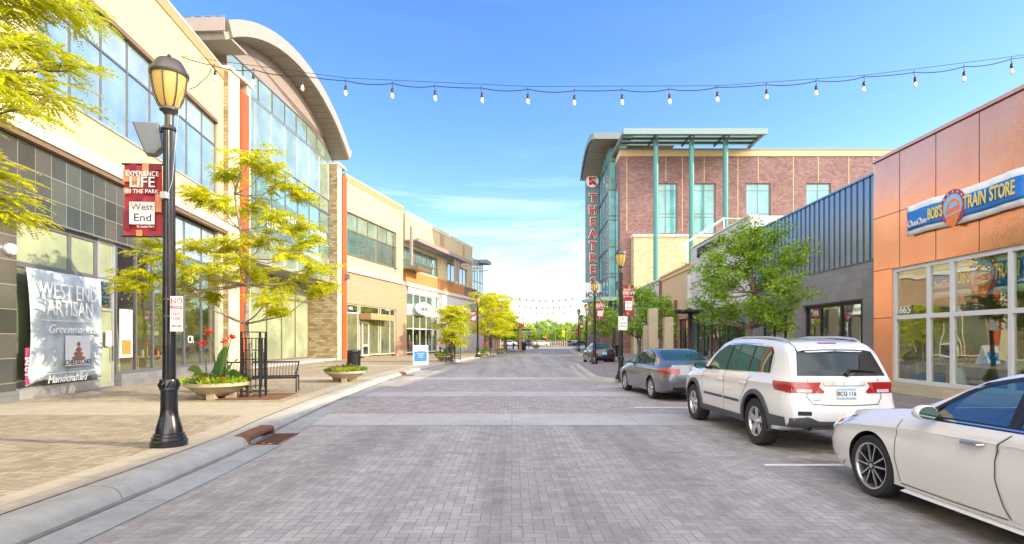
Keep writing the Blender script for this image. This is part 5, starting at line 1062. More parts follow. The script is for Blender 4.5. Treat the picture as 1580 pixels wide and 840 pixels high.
mb.build('bars', m_rust, t); MB().box(-.8, .8, -.8, .8, -.004, -.001).build('dirt', m_rust, t)
for px, py, lab in ((640+51+4, 559.5, 'black tree guard round the slim tree near the sandwich board'), (704, 556.5, 'black tree guard before the white wall, right of the far planter'), (752, 548, 'small tree guard beyond the far left lamp post')):
    x, y = gp(px, py, .15); guard(x, y, lab, 2.0, .6)
# stone pillars
for px, pyt, Y, w, lab in ((1007, 476, 30, .48, 'tallest square pale stone pillar on the right pavement'), (1031, 489, 27.5, .42, 'shorter stone pillar to the right of the tallest one'), (996.5, 502, 31.5, .3, 'shortest slim yellow stone pillar left of the tallest one')):
    p = at(px, pyt, Y); t = MB().prism([(-w/2, .15), (w/2, .15), (w/2, p.z-.08), (w/2*.7, p.z), (-w/2, p.z-.03)], 'y', -w*.4, w*.4).build('stone_pillar', m_bowl, None, bevel=.02, loc=(p.x, Y, 0)); tag(t, lab, 'pillar', 'standing stone pillars')
# ================================================================== trees
def frond(mb, p, d, L_, n, up=Vector((0, 0, 1)), wl=.3, rnd=random, wd=.42):
    """feathery compound leaf: pairs of leaflets along a drooping rib"""
    d = d.normalized(); s = d.cross(up); s = s.normalized() if s.length > .05 else Vector((1, 0, 0)); nrm = s.cross(d).normalized()
    for i in range(n):
        u = (i+1)/(n+.3); c = p+d*L_*u-Vector((0, 0, L_*.35*u*u)); l = L_*wl*(1-.45*abs(u-.45)*1.6)
        for a in (-1, 1):
            q = (s*a+d*.35-Vector((0, 0, .25))).normalized()*l; w = (d+Vector((0, 0, rnd.uniform(-1.2, .9)))).normalized()*l*wd
            mb.face([c, c+q*.5+w*.5, c+q, c+q*.5-w*.5])
def simple_leaves(mb, p, d, L_, n, rnd):
    for i in range(n):
        c = p+Vector((rnd.gauss(0, 1), rnd.gauss(0, 1), rnd.gauss(0, 1)))*L_*.5; q = (d*.6+Vector((rnd.uniform(-1, 1), rnd.uniform(-1, 1), rnd.uniform(-1.1, .3)))).normalized()*L_*rnd.uniform(.45, .8); s = q.cross(Vector((rnd.uniform(-1, 1), rnd.uniform(-1, 1), rnd.uniform(-1, 1)))).normalized()*q.length*.3
        mb.face([c, c+q*.45+s, c+q, c+q*.45-s])
def tree(name, label, base, trunk, pads, bark, leaf, mode='frond', fl=.3, nf=7, twigs=10, per=5, tr=.07, group=None, seed=1, droop=.25, limbs=True):
    """trunk: points relative to base; pads: (x,y,z, rh, rv, trunk index to spring from)"""
    rnd = random.Random(seed); t = thing(name, label, 'tree', base, 0, group); tp = [Vector(p) for p in trunk]; n = len(tp)
    wood = MB(); wood.tube(tp, [tr*(1-.75*i/(n-1)) for i in range(n)], 10); lv = MB(); limb = MB()
    for (x, y, z, rh, rv, ti) in pads:
        c = Vector((x, y, z)); s0 = tp[min(ti, n-1)]; mid = s0.lerp(c, .5)+Vector((rnd.uniform(-.1, .1), rnd.uniform(-.1, .1), -.12*(c-s0).length+rnd.uniform(0, .1)))
        r0 = tr*.42*(1-.5*ti/n)
        limb.tube([s0, s0.lerp(mid, .5)+Vector((rnd.uniform(-.05, .05), rnd.uniform(-.05, .05), 0)), mid, mid.lerp(c, .55)+Vector((0, 0, .04)), c], [r0, r0*.8, r0*.6, r0*.4, r0*.25], 6)
        st = mid.lerp(c, .3)
        for k in range(twigs):
            a = 2*math.pi*(k+rnd.random())/twigs; el = rnd.uniform(-.5, .9); ln = rnd.uniform(.4, 1.08); e = c+Vector((math.cos(a)*rh*ln, math.sin(a)*rh*ln, rv*el-droop*rh*ln*ln*.6)); b = st.lerp(c, rnd.uniform(.2, 1)); m_ = b.lerp(e, .5)+Vector((0, 0, rh*.15))
            limb.tube([b, m_, e], [r0*.22, r0*.15, r0*.07], 4, cap=False)
            for j in range(per):
                u = (j+.6)/per; p = (b.lerp(m_, u*2) if u < .5 else m_.lerp(e, u*2-1)); d = (e-b).normalized()
                if mode == 'frond':
                    for sg in (-1, 1): dd = (d*rnd.uniform(.3, 1)+Vector((-d.y, d.x, 0))*sg*rnd.uniform(.3, 1)+Vector((0, 0, rnd.uniform(-.5, .35)))); frond(lv, p, dd, fl*rnd.uniform(.7, 1.2), nf, rnd=rnd, wl=.2 if nf > 9 else .34, wd=.62)
                else: simple_leaves(lv, p, d, fl, nf, rnd)
            if mode == 'frond': frond(lv, e, (e-m_), fl, nf, rnd=rnd, wl=.2 if nf > 9 else .34, wd=.62)
    wood.build('trunk', bark, t, smooth='all'); limb.build('limbs', bark, t, smooth='all', fixn=False); lv.build('crown', leaf, t, fixn=False)
    return t
def P3(px, py, Y, base): v = at(px, py, Y)-Vector(base); return v
# near locust in the guard
b = (gx, gy, .15); Yb = gy
tk = [P3(385, 612, Yb, b), P3(384, 540, Yb, b), P3(379, 500, Yb, b), P3(383, 440, Yb+.1, b), P3(380, 400, Yb+.05, b), P3(371, 355, Yb, b), P3(362, 300, Yb, b), P3(378, 240, Yb+.1, b)]
rnd = random.Random(21)
spec = [(392, 238, 42, 6), (440, 285, 30, 6), (352, 268, 30, 6), (412, 262, 36, 6), (330, 308, 30, 5), (470, 300, 22, 6), (385, 318, 40, 5), (428, 335, 40, 5), (468, 350, 30, 5), (350, 375, 34, 4), (300, 298, 22, 5), (300, 380, 34, 4), (405, 372, 40, 4), (455, 392, 44, 4), (495, 412, 34, 3), (250, 398, 40, 3), (215, 420, 38, 3), (300, 412, 44, 3), (345, 430, 44, 3), (400, 425, 48, 3), (450, 435, 44, 3), (500, 445, 24, 2), (420, 462, 34, 2), (370, 400, 40, 3), (275, 432, 36, 2), (190, 435, 24, 3), (325, 455, 20, 2), (430, 480, 14, 2), (480, 372, 22, 4), (235, 375, 22, 3)]
pads = []
for i, (px, py, r, ti) in enumerate(spec):
    Y = Yb+rnd.uniform(-1.0, 1.0); v = P3(px, py, Y, b); rr = r*Yb/FPX; pads.append((v.x, v.y, v.z, rr, rr*.5, ti))
tree('locust_tree', 'young yellow-green locust tree in a black guard before the arched building', b, tk, pads, m_barkp, m_locust, fl=.23, nf=6, twigs=13, per=7, tr=.085, seed=4, droop=.38, group='honey locust trees')
# tree just outside the left edge
b2 = (-6.9, 4.0, .15); tk = [Vector(v) for v in ((0, 0, 0), (.05, 0, 1.5), (0, .1, 2.8), (.1, .1, 4.0), (.1, .2, 5.2), (.1, .2, 6.3))]
spec = [(20, 20, 5.6, 34, 4), (60, 70, 5.5, 40, 3), (40, 120, 5.3, 44, 3), (95, 150, 5.6, 40, 3), (25, 170, 5.2, 42, 2), (-20, 130, 5.0, 50, 3), (110, 110, 5.7, 32, 3), (20, 60, 5.6, 40, 4), (130, 18, 5.9, 34, 4), (100, 0, 5.6, 30, 4), (5, 300, 5.2, 32, 2), (20, 330, 5.3, 26, 2), (0, 270, 5.2, 26, 2), (-40, 60, 5, 50, 4), (-60, 220, 4.8, 50, 2), (60, 5, 5.6, 36, 4), (-120, 100, 4.4, 60, 3), (-300, 60, 4.0, 90, 4), (-200, 200, 3.6, 80, 3), (-400, -100, 3.8, 120, 5), (-200, -150, 4.4, 100, 5), (0, -140, 5.2, 70, 5), (-700, 100, 3.0, 120, 3), (-150, -300, 4.4, 90, 5)]
pads = []; 
for px, py, Y, r, ti in spec: v = P3(px, py, Y, b2); rr = r*Y/FPX*1.05; pads.append((v.x, v.y, v.z, rr, rr*.35, ti))
tree('locust_tree', 'yellow-green locust branches reaching in at the upper left corner', b2, tk, pads, m_bark, m_locust, fl=.24, nf=12, twigs=6, per=4, tr=.1, seed=9, group='honey locust trees')
def blobtree(name, label, base, h0, H_, Rr_, nb, mode, leaf, fl, nf, seed, twigs=9, per=4, tr=.08, group=None, bark=None, shape=None):
    rnd = random.Random(seed); tk = [Vector((0, 0, 0)), Vector((rnd.uniform(-.05, .05), 0, h0*.6)), Vector((rnd.uniform(-.1, .1), rnd.uniform(-.1, .1), h0)), Vector((rnd.uniform(-.15, .15), 0, h0+(H_-h0)*.35)), Vector((rnd.uniform(-.1, .1), 0, h0+(H_-h0)*.65)), Vector((0, 0, H_*.93))]
    pads = []
    for i in range(nb):
        u = (i+.5)/nb; z = h0+(H_-h0)*(.06+.88*u); prof = math.sin(math.pi*min(1, .16+.84*u*.93))**.6 if shape is None else shape(u); a = i*2.4+rnd.uniform(-.4, .4); q = Rr_*prof*math.sqrt(rnd.uniform(.1, .85)); rr = Rr_*rnd.uniform(.24, .4)
        pads.append((q*math.cos(a), q*math.sin(a), z, rr, rr*.7 if mode != 'frond' else rr*.35, min(5, 2+int(u*3.4))))
    return tree(name, label, base, tk, pads, bark or m_bark, leaf, mode, fl, nf, twigs, per, tr, group, seed, .1)
tx_, ty_ = 7.25, 17.0
blobtree('pavement_tree', 'bushy green tree on the right pavement behind the white off-road car', (tx_, ty_, .15), 1.9, 4.95, 1.8, 42, 'simple', m_leaf, .14, 8, 31, 10, 5, .09, 'green trees on the right pavement')
blobtree('pavement_tree', 'green tree beside the stone pillars and the red lamp banner', (8.55, 38, .15), 1.7, 5.0, 2.3, 30, 'simple', m_leaf, .24, 7, 37, 9, 4, .12, 'green trees on the right pavement')
blobtree('pavement_tree', 'small green tree right behind the shorter stone pillar', (9.6, 36, .15), 1.5, 4.2, 1.2, 16, 'simple', m_leaf, .22, 6, 38, 8, 4, .09, 'green trees on the right pavement')
blobtree('pavement_tree', 'green tree behind the dark parked car beside the theatre entrance', (at(928, 530, 52).x, 52, .15), 1.8, 5.2, 1.6, 18, 'simple', m_leaf, .28, 6, 39, 8, 4, .1, 'green trees on the right pavement')
for px, py, top, r, lab, sd, lf in ((697, 559, 468, 27, 'slim pale locust tree in a guard beside the white wall', 51, m_locust), (752, 549, 450, 48, 'full yellow-green locust tree just right of the far left lamp post', 53, m_locust), (768, 546, 448, 40, 'taller locust tree by the far end of the white building', 54, m_locust), (779, 543, 480, 26, 'darker locust tree beside the pergola', 55, m_leaf)):
    x, y = gp(px, py, .15); H_ = (py-top)*y/FPX
    blobtree('locust_tree', lab, (x, y, .15), H_*.28, H_, r*y/FPX*.9, (20 if sd == 51 else 26), 'frond', lf, .5, 4, sd, (6 if sd == 51 else 9), 4, .09, 'honey locust trees')
# trees beyond the end of the street
rnd = random.Random(77); k = 0
for px, pyt, Y, wpx, lf in ((776, 500, 175, 20, 2), (790, 497, 185, 22, 0), (803, 499, 190, 20, 1), (815, 501, 200, 20, 1), (826, 500, 210, 20, 2), (836, 495, 235, 24, 0), (846, 492, 250, 24, 0), (858, 499, 215, 20, 2), (868, 503, 190, 18, 1), (877, 497, 205, 20, 0), (889, 500, 195, 20, 2), (899, 497, 185, 22, 0), (911, 499, 180, 20, 2), (842, 511, 165, 14, 2), (856, 512, 160, 12, 1), (762, 499, 180, 22, 0), (748, 500, 185, 22, 2), (864, 509, 158, 10, 2), (924, 497, 200, 24, 0), (730, 500, 200, 26, 0), (820, 508, 168, 12, 1), (797, 509, 170, 13, 2)):
    x = (px-CX)/FPX*Y; H_ = EYE+(HY-pyt)/FPX*Y; k += 1
    blobtree('background_tree', ('rounded green tree', 'yellow-green tree', 'pale green tree')[lf]+f', {["first","second","third","fourth","fifth","sixth","seventh","eighth","ninth","tenth"][k%10]} kind of crown beyond the street end' if 0 else 'tree beyond the street end', (x, Y, 0), H_*.12, H_, wpx*Y/FPX*.62, 12, 'simple', (m_leaffar, m_leaffar2, m_leaf)[lf], 1.0, 6, 100+k, 8, 3, .2, 'trees beyond the end of the street')['label'] = ('green', 'yellow', 'dark green')[lf] + ' tree in the far tree line beyond the end of the street'
# low grassy bank behind the trees
mb = MB(); G = [[(-160+i*16, 260+j*20, (0, 2.0, 3.4, 3.6)[j]+.5*math.sin(i*1.3+j)*(j > 0)) for j in range(4)] for i in range(21)]; mb.grid(G); tag(mb.build('wooded_hill', plain('wooded_ground', (.06, .1, .03), .95, var=.4, sc=.3), None, smooth='all'), kind='structure')
# ================================================================== cars
def pchip(xs, ys):
    n = len(xs); h = [xs[i+1]-xs[i] for i in range(n-1)]; d = [(ys[i+1]-ys[i])/h[i] for i in range(n-1)]; m = [d[0]]
    for i in range(1, n-1): m.append(0 if d[i-1]*d[i] <= 0 else (h[i-1]+h[i])*3/((2*h[i]+h[i-1])/d[i-1]+(h[i]+2*h[i-1])/d[i])/1.0 if 0 else (0 if d[i-1]*d[i] <= 0 else 2*d[i-1]*d[i]/(d[i-1]+d[i])))
    m.append(d[-1])
    def f(x):
        if x <= xs[0]: return ys[0]
        if x >= xs[-1]: return ys[-1]
        i = max(k for k in range(n-1) if xs[k] <= x); t = (x-xs[i])/h[i]
        return (2*t**3-3*t*t+1)*ys[i]+(t**3-2*t*t+t)*h[i]*m[i]+(-2*t**3+3*t*t)*ys[i+1]+(t**3-t*t)*h[i]*m[i+1]
    return f
def lerpl(L_, v):
    if v <= L_[0][0]: return L_[0][1]
    for a, b in zip(L_, L_[1:]):
        if v <= b[0]: return a[1]+(b[1]-a[1])*(v-a[0])/max(1e-9, b[0]-a[0])
    return L_[-1][1]
def carpaint(name, col, metal=0, rough=.25):
    m, nt = newmat(name); n1 = noisy(nt, 2, 3); fin(nt, ramp(nt, n1, [(.3, tuple(c*.96 for c in col)), (.7, col)]), rough, metal, None, **{'Coat Weight': 1.0, 'Coat Roughness': .03}); return m
m_chrome = plain('chrome', (.75, .75, .76), .1, 1, var=.02, bump=0); m_rim = plain('rim_silver', (.55, .55, .56), .25, .8, var=.03, bump=0); m_rimb = plain('rim_black', (.02, .02, .022), .25, .3, bump=0)
m_carg = glass('car_glass', (.012, .02, .024), .03, .01, 0, gc=(.5, .55, .55)); m_carg2 = glass('car_glass_side', (.02, .05, .05), .13, .01, .004, gc=(.6, .78, .74)); m_clad = plain('grey_cladding', (.07, .075, .085), .55, bump=.1)
m_tail = plain('tail_red', (.38, .004, .006), .12, var=.15, bump=0, coat=1); m_tailw = plain('reverse_lens', (.6, .55, .55), .1, var=.1, bump=0, coat=1); m_amber = plain('amber_lens', (.8, .3, .03), .15, bump=0, coat=1); m_lens = plain('head_lens', (.6, .65, .7), .08, .5, var=.3, sc=18, bump=0, coat=1)
m_seal = plain('door_gap', (.01, .01, .012), .6, bump=0)
class Car:
    def __init__(c, name, label, sp, paint, group=None):
        c.sp = sp; L_, W, H = sp['L'], sp['W'], sp['H']; c.L = L_; c.W = W; c.H = H; c.t = thing(name, label, 'car', (0, 0, 0), 0, group)
        zt = pchip(*zip(*sp['top'])); zb = pchip(*zip(*sp['belt'])); wm = pchip(*zip(*sp['wmax'])); wb = pchip(*zip(*sp['wbelt'])); zl = pchip(*zip(*sp['low'])); wr = sp['wroof']
        xf, xr = sp['xf'], sp['xr']; NS = sp.get('NS', 70)
        def section(s):
            x = s*L_; T_, Bz, lo, w, b = zt(x), zb(x), zl(x), wm(x), wb(x); Bz = min(Bz, T_-.03); h = T_-Bz; zm = lo+(Bz-lo)*.45
            def tw(z): return b-(b-wr)*max(0, (z-Bz))/max(.05, H-Bz)
            sh = sp.get('shoulder', .018)
            P_ = [(0, lo), (w*.5, lo), (w-.1, lo), (w-.035, lo+.025), (w-.022, lo+.1), (w-.004, zm-.06), (w, zm+.04), (w-.012, zm+(Bz-zm)*.4), (w-sh-.004, Bz-.17), (w-sh*.35, Bz-.11), (max(b+.022, w-.045), Bz-.035), (b+.004, Bz)]
            g = min(1, max(0, (h-.06)/.15)); te = tw(T_)
            for t_ in (.12, .3, .5, .7, .84): P_.append((tw(Bz+t_*h)+(1-g)*(-.1*t_*w), Bz+t_*h*(1+(1-g)*.15)))
            r_ = sp.get('rr', .06); wt = te*g+(w-.25)*(1-g)
            P_ += [(wt-.2*r_, Bz+h*.93-(.01)*g), (wt-.75*r_, Bz+h*.975), (wt-1.9*r_, Bz+h*.99), (wt*.66, T_-.008), (wt*.33, T_-.002), (0, T_)]
            return P_
        def X(s, z): a, b_ = lerpl(xf, z), lerpl(xr, z); return a+s*(b_-a)
        ss = []
        for i in range(NS+1):
            u = i/NS; ss.append(u)
        ss = sorted(set([.5-.5*math.cos(math.pi*u)*1 if 0 else u for u in ss]+[.004, .01, .02, .03, .97, .98, .99, .996]))
        rings = []
        for s in ss:
            half = section(s); ring = [(X(s, z), y, z) for y, z in half]+[(X(s, z), -y, z) for y, z in half[-2:0:-1]]; rings.append(ring)
        n = len(rings[0])
        def capr(ring, sgn, bulge):
            zmid = sum(p[2] for p in ring)/n; ymax = max(abs(p[1]) for p in ring); out = []
            zlo = min(p[2] for p in ring); zhi = max(p[2] for p in ring)
            for k in (.93, .8, .6, .4, .2, .03):
                o = []
                for x, y, z in ring:
                    y2 = y*k; z2 = zmid+(z-zmid)*(k if k < .8 else k); xx = (lerpl(xr, z2) if sgn > 0 else lerpl(xf, z2)); o.append((xx+sgn*bulge*(1-(y2/ymax)**2), y2, z2))
                out.append(o)
            return out
        allr = capr(rings[0], -1, sp.get('bf', .12))[::-1]+rings+capr(rings[-1], 1, sp.get('br', .1))
        vs = [p for r_ in allr for p in r_]; fs = [(i*n+k, i*n+(k+1) % n, (i+1)*n+(k+1) % n, (i+1)*n+k) for i in range(len(allr)-1) for k in range(n)]
        fs += [tuple(range(n))[::-1], tuple(range((len(allr)-1)*n, len(allr)*n))]
        mb = MB(); mb.add(vs, fs); body = mb.build('body', [paint, m_blackm], c.t, smooth='all', fixn=True); c.body = body
        bm = bmesh.new(); bm.from_mesh(body.data); c.bvh = BVHTree.FromBMesh(bm); bm.free()
        for wx in sp['axles']:
            for sd_ in (-1, 1):
                cut = MB().lathe([(sp['R']+sp.get('gap', .045), sd_*(W/2-.34)), (sp['R']+sp.get('gap', .045), sd_*(W/2+.3))], 48, (wx, 0, sp['R']+.01), 'y').build('cutter', m_blackm); md = body.modifiers.new('b', 'BOOLEAN'); md.object = cut; md.operation = 'DIFFERENCE'; md.solver = 'EXACT'
                try: md.material_mode = 'TRANSFER'
                except Exception: pass
                me = bpy.data.meshes.new_from_object(body.evaluated_get(bpy.context.evaluated_depsgraph_get())); body.modifiers.clear(); old = body.data; body.data = me; bpy.data.objects.remove(cut)
        body.data.polygons.foreach_set('use_smooth', [True]*len(body.data.polygons)); body.data.set_sharp_from_angle(angle=R(40))
    def hit(c, o, d, eps):
        r = c.bvh.ray_cast(Vector(o), Vector(d))
        if r[0] is None: return None
        nrm = r[1] if r[1].dot(Vector(d)) < 0 else -r[1]; return r[0]+nrm*eps
    def proj(c, a, b, view, eps):
        if view in ('L', 'R'): s = -1 if view == 'L' else 1; return c.hit((a, s*3, b), (0, -s, 0), eps) or Vector((a, s*c.W/2, b))
        if view == 'B': return c.hit((c.L+2, a, b), (-1, 0, 0), eps) or Vector((c.L, a, b))
        if view == 'F': return c.hit((-2, a, b), (1, 0, 0), eps) or Vector((0, a, b))
        if view == 'T': return c.hit((a, b, 4), (0, 0, -1), eps) or Vector((a, b, 1))
    def patch(c, name, m, view, xl, xr, zb, zt, eps=.004, nu=16, nv=8, parent=None, thick=0):
        """xl, xr: [(z, x)..] side outlines; zb, zt: [(x, z)..] bottom and top outlines"""
        G = []
        for i in range(nu+1):
            row = []
            for j in range(nv+1):
                u, v = i/nu, j/nv; z = None; x = (xl[0][1]+xr[0][1])/2
                zz = zb[0][1]+(zt[0][1]-zb[0][1])*v
                for _ in range(4):
                    x = lerpl(xl, zz)*(1-u)+lerpl(xr, zz)*u; zz = lerpl(zb, x)*(1-v)+lerpl(zt, x)*v
                row.append(c.proj(x, zz, view, eps))
            G.append(row)
        mb = MB(); mb.grid(G); o = mb.build(name, m, parent or c.t, smooth='all', fixn=False); return o
    def strip(c, name, m, view, pts, w=.008, eps=.002, parent=None, closed=False, dens=8):
        P_ = []
        for a, b in zip(pts, pts[1:]):
            for k in range(dens): P_.append((a[0]+(b[0]-a[0])*k/dens, a[1]+(b[1]-a[1])*k/dens))
        P_.append(pts[-1]); mb = MB(); rows = []
        for i, p in enumerate(P_):
            a = P_[max(0, i-1)]; b = P_[min(len(P_)-1, i+1)]; d = Vector((b[0]-a[0], b[1]-a[1])).normalized(); nn = Vector((-d.y, d.x))*w/2; rows.append([c.proj(p[0]-nn.x, p[1]-nn.y, view, eps), c.proj(p[0], p[1], view, eps), c.proj(p[0]+nn.x, p[1]+nn.y, view, eps)])
        mb.grid(rows); return mb.build(name, m, parent or c.t, smooth='all', fixn=False)
    def wheel(c, x, sd_, style):
        Rw = c.sp['R']; w = c.sp.get('tw', .235); y = sd_*(c.W/2-.02-w/2-c.sp.get('inset', 0)); Rr_ = Rw*c.sp.get('rimk', .72); t = thing('wheel', None, None, (x, y, Rw)); t.parent = c.t; S = sd_
        h = w/2; MB().lathe([(Rr_, -h*.9), (Rw*.93, -h), (Rw*.985, -h*.8), (Rw, -h*.55), (Rw, h*.55), (Rw*.985, h*.8), (Rw*.93, h), (Rr_+.012, h*.94), (Rr_, h*.85)], 48, axis='y').open().build('tyre', m_rubber, t, smooth=True, angle=30)
        mb = MB(); mb.lathe([(Rr_+.003, -h*.5), (Rr_+.005, S*h*.88 if S > 0 else -h*.88)], 40, axis='y')
        rim = MB(); o0, o1 = S*h*.86, S*h*.1
        rim.lathe([(Rr_+.004, S*h*.93), (Rr_-.012, S*h*.9), (Rr_-.02, S*h*.8), (Rr_-.022, o1)], 40, axis='y'); rim.f.pop(); rim.f.pop(); rim.m.pop(); rim.m.pop()
        rm = rim.build('rim', m_rim, t, smooth=True); MB().lathe([(Rr_-.022, o1), (Rr_-.02, o1-S*.02)], 32, axis='y').build('brake_disc', m_blackm, rm)
        sm = m_rimb if style == 'twin' else m_rim
        mb = MB(); mb2 = MB(); yf = S*h*.8
        for k in range(5):
            a = 2*math.pi*k/5+.3
            def pt(r, off, yy): return (r*math.cos(a)-off*math.sin(a), yy, r*math.sin(a)+off*math.cos(a))
            if style == 'twin':
                for q in (-1, 1):
                    i0, i1 = (.045, q*.014), (Rr_-.012, q*.062)
                    for M_, wd, dy in ((mb, .036, 0), (mb2, .013, S*.006)):
                        A_ = [pt(i0[0], i0[1]-wd/2, yf-S*.0+dy), pt(i0[0], i0[1]+wd/2, yf+dy), pt(i1[0], i1[1]+wd/2, yf-S*.0+dy), pt(i1[0], i1[1]-wd/2, yf+dy)]; B_ = [(p[0], p[1]-S*(.03 if M_ is mb else .005), p[2]) for p in A_]; M_.add(A_+B_, [(0, 1, 2, 3), (7, 6, 5, 4), (0, 4, 5, 1), (1, 5, 6, 2), (2, 6, 7, 3), (3, 7, 4, 0)])
            else:
                w0, w1 = (.05, .085) if style == 'five' else (.03, .05)
                A_ = [pt(.03, -w0, yf-S*.02), pt(.03, w0, yf-S*.02), pt(Rr_-.015, w1*.62, yf), pt(Rr_-.015, -w1*.62, yf)]; B_ = [(p[0], p[1]-S*.035, p[2]) for p in A_]; mb.add(A_+B_, [(0, 1, 2, 3), (7, 6, 5, 4), (0, 4, 5, 1), (1, 5, 6, 2), (2, 6, 7, 3), (3, 7, 4, 0)])
                if style == 'ten':
                    a += math.pi/5; A_ = [pt(.03, -w0*.7, yf-S*.02), pt(.03, w0*.7, yf-S*.02), pt(Rr_-.015, w1*.6, yf), pt(Rr_-.015, -w1*.6, yf)]; B_ = [(p[0], p[1]-S*.035, p[2]) for p in A_]; mb.add(A_+B_, [(0, 1, 2, 3), (7, 6, 5, 4), (0, 4, 5, 1), (1, 5, 6, 2), (2, 6, 7, 3), (3, 7, 4, 0)])
        mb.lathe([(.06, yf-S*.03), (.055, yf+S*.004), (.03, yf+S*.008)], 20, axis='y'); mb.build('spokes', sm, rm, bevel=.003)
        if style == 'twin': mb2.build('spoke_faces', m_chrome, rm)
        MB().lathe([(.028, yf), (.026, yf+S*.012)], 16, axis='y').build('hub_cap', m_chrome if style != 'twin' else m_rim, rm, smooth=True)
    def mirror(c, x, z, sd_, paint, glass_=None, out=.2):
        y0 = c.proj(x, z-.03, 'L' if sd_ < 0 else 'R', 0).y; m_ = MB(); t = m_.tube([(x, y0, z-.05), (x-.01, y0+sd_*.07, z-.03)], .025, 8).build('mirror', m_blackm, c.t)
        G = MB(); yc = y0+sd_*(.06+out/2); G.lathe([(.01, -.07), (.07, -.062), (.098, -.03), (.1, .02), (.092, .05)], 20, (x, 0, 0), 'x')
        for i, v in enumerate(G.v): G.v[i] = (x+(v[0]-x), v[1]*out/.2*1.05+yc, v[2]*.72+z)
        G.build('mirror_shell', paint, t, smooth='all'); g = MB(); g.lathe([(.086, .051), (.086, .056)], 20, (0, 0, 0), 'x')
        for i, v in enumerate(g.v): g.v[i] = (x+v[0], v[1]*out/.2*1.05+yc, v[2]*.72+z)
        g.build('mirror_glass', m_carg2, t)
    def place(c, front, rear):
        """front/rear: ground points of the left wheels"""
        f, r = Vector(front), Vector(rear); d = (r-f).normalized(); ang = math.atan2(d.y, d.x); c.t.rotation_euler = (0, 0, ang)
        lx_, ly_ = c.sp['axles'][0], -(c.W/2-.03); off = Vector((lx_*math.cos(ang)-ly_*math.sin(ang), lx_*math.sin(ang)+ly_*math.cos(ang))); p = f-off; c.t.location = (p.x, p.y, 0)
# ---- near white saloon
p_white = carpaint('pearl_white_paint', (.8, .79, .77)); p_white2 = carpaint('white_paint', (.8, .8, .8)); p_grey = carpaint('grey_paint', (.16, .18, .2), .6, .3); p_dark = carpaint('black_blue_paint', (.02, .025, .04), .3)
sal = dict(L=4.86, W=1.85, H=1.466, R=.335, axles=(.97, 3.75), wroof=.56, rr=.06, rimk=.74, tw=.235, gap=.035, NS=80,
    top=[(0, .78), (.1, .84), (.3, .89), (.6, .935), (1.0, .985), (1.32, 1.03), (1.5, 1.1), (2.05, 1.36), (2.4, 1.445), (2.8, 1.466), (3.3, 1.445), (3.7, 1.36), (4.25, 1.16), (4.5, 1.12), (4.8, 1.09), (4.86, 1.06)],
    belt=[(0, .7), (.15, .77), (.5, .85), (.9, .89), (1.4, .93), (2.2, .96), (3.2, .985), (4.2, 1.0), (4.86, .97)],
    wmax=[(0, .7), (.1, .79), (.25, .85), (.55, .9), (1.0, .92), (2.5, .925), (3.8, .92), (4.4, .88), (4.7, .8), (4.86, .7)],
    wbelt=[(0, .62), (.2, .74), (.6, .81), (1.3, .84), (2.5, .845), (3.8, .82), (4.5, .76), (4.86, .64)],
    low=[(0, .22), (.3, .19), (.6, .2), (4.3, .2), (4.86, .3)], xf=[(.2, .1), (.34, .02), (.5, .0), (.66, .03), (.8, .12), (1.0, .22)], xr=[(.3, 4.78), (.5, 4.86), (.8, 4.84), (1.1, 4.78), (1.4, 4.7)], bf=.14, br=.12)
c1 = Car('white_saloon_car', 'pearl white saloon with black twin-spoke wheels cut off by the right edge', sal, p_white)
m_cargc = clear('tinted_car_glass', (.5, .68, .66), .16, .004); m_trimin = plain('cabin_black', (.03, .03, .035), .7); m_seat = plain('seat_leather', (.07, .07, .075), .55)
WIN1 = {'front_window': ([(.97, 1.74), (1.3, 2.06)], [(.97, 2.56), (1.4, 2.52)], [(1.7, .985), (2.6, 1.0)], [(1.7, 1.0), (1.8, 1.1), (2.0, 1.235), (2.2, 1.325), (2.4, 1.365), (2.6, 1.385)]),
 'rear_window': ([(.97, 2.62), (1.4, 2.58)], [(.97, 3.43), (1.4, 3.43)], [(2.6, 1.0), (3.5, 1.015)], [(2.6, 1.387), (3.0, 1.385), (3.45, 1.3)]),
 'quarter_window': ([(.97, 3.47), (1.4, 3.47)], [(.97, 3.78), (1.3, 3.72)], [(3.4, 1.015), (3.8, 1.02)], [(3.45, 1.3), (3.6, 1.235), (3.8, 1.1)])}
def carve(c, poly, y0, y1):
    cut = MB().prism(poly, 'y', y0, y1).build('cutter', m_trimin); b_ = c.body; md = b_.modifiers.new('b', 'BOOLEAN'); md.object = cut; md.operation = 'DIFFERENCE'; md.solver = 'EXACT'
    try: md.material_mode = 'TRANSFER'
    except Exception: pass
    me = bpy.data.meshes.new_from_object(b_.evaluated_get(bpy.context.evaluated_depsgraph_get())); b_.modifiers.clear(); b_.data = me; bpy.data.objects.remove(cut)
carve(c1, [(1.75, .5), (3.7, .5), (3.9, .95), (3.8, 1.1), (3.45, 1.33), (3.1, 1.4), (2.75, 1.425), (2.4, 1.40), (2.1, 1.33), (1.6, 1.03), (1.6, .8)], -.62, .62)
carve(c1, [(1.72, .99), (2.58, 1.0), (2.54, 1.385), (2.4, 1.368), (2.2, 1.325), (2.0, 1.235), (1.82, 1.115)], -1.2, 1.2); carve(c1, [(2.61, 1.0), (3.44, 1.01), (3.44, 1.3), (3.2, 1.36), (2.95, 1.386), (2.58, 1.386)], -1.2, 1.2); carve(c1, [(3.46, 1.01), (3.78, 1.02), (3.78, 1.11), (3.6, 1.235), (3.46, 1.3)], -1.2, 1.2)
carve(c1, [(1.46, 1.0), (1.6, .98), (2.15, 1.33), (2.15, 1.7), (1.3, 1.7), (1.3, 1.02)], -.56, .56)
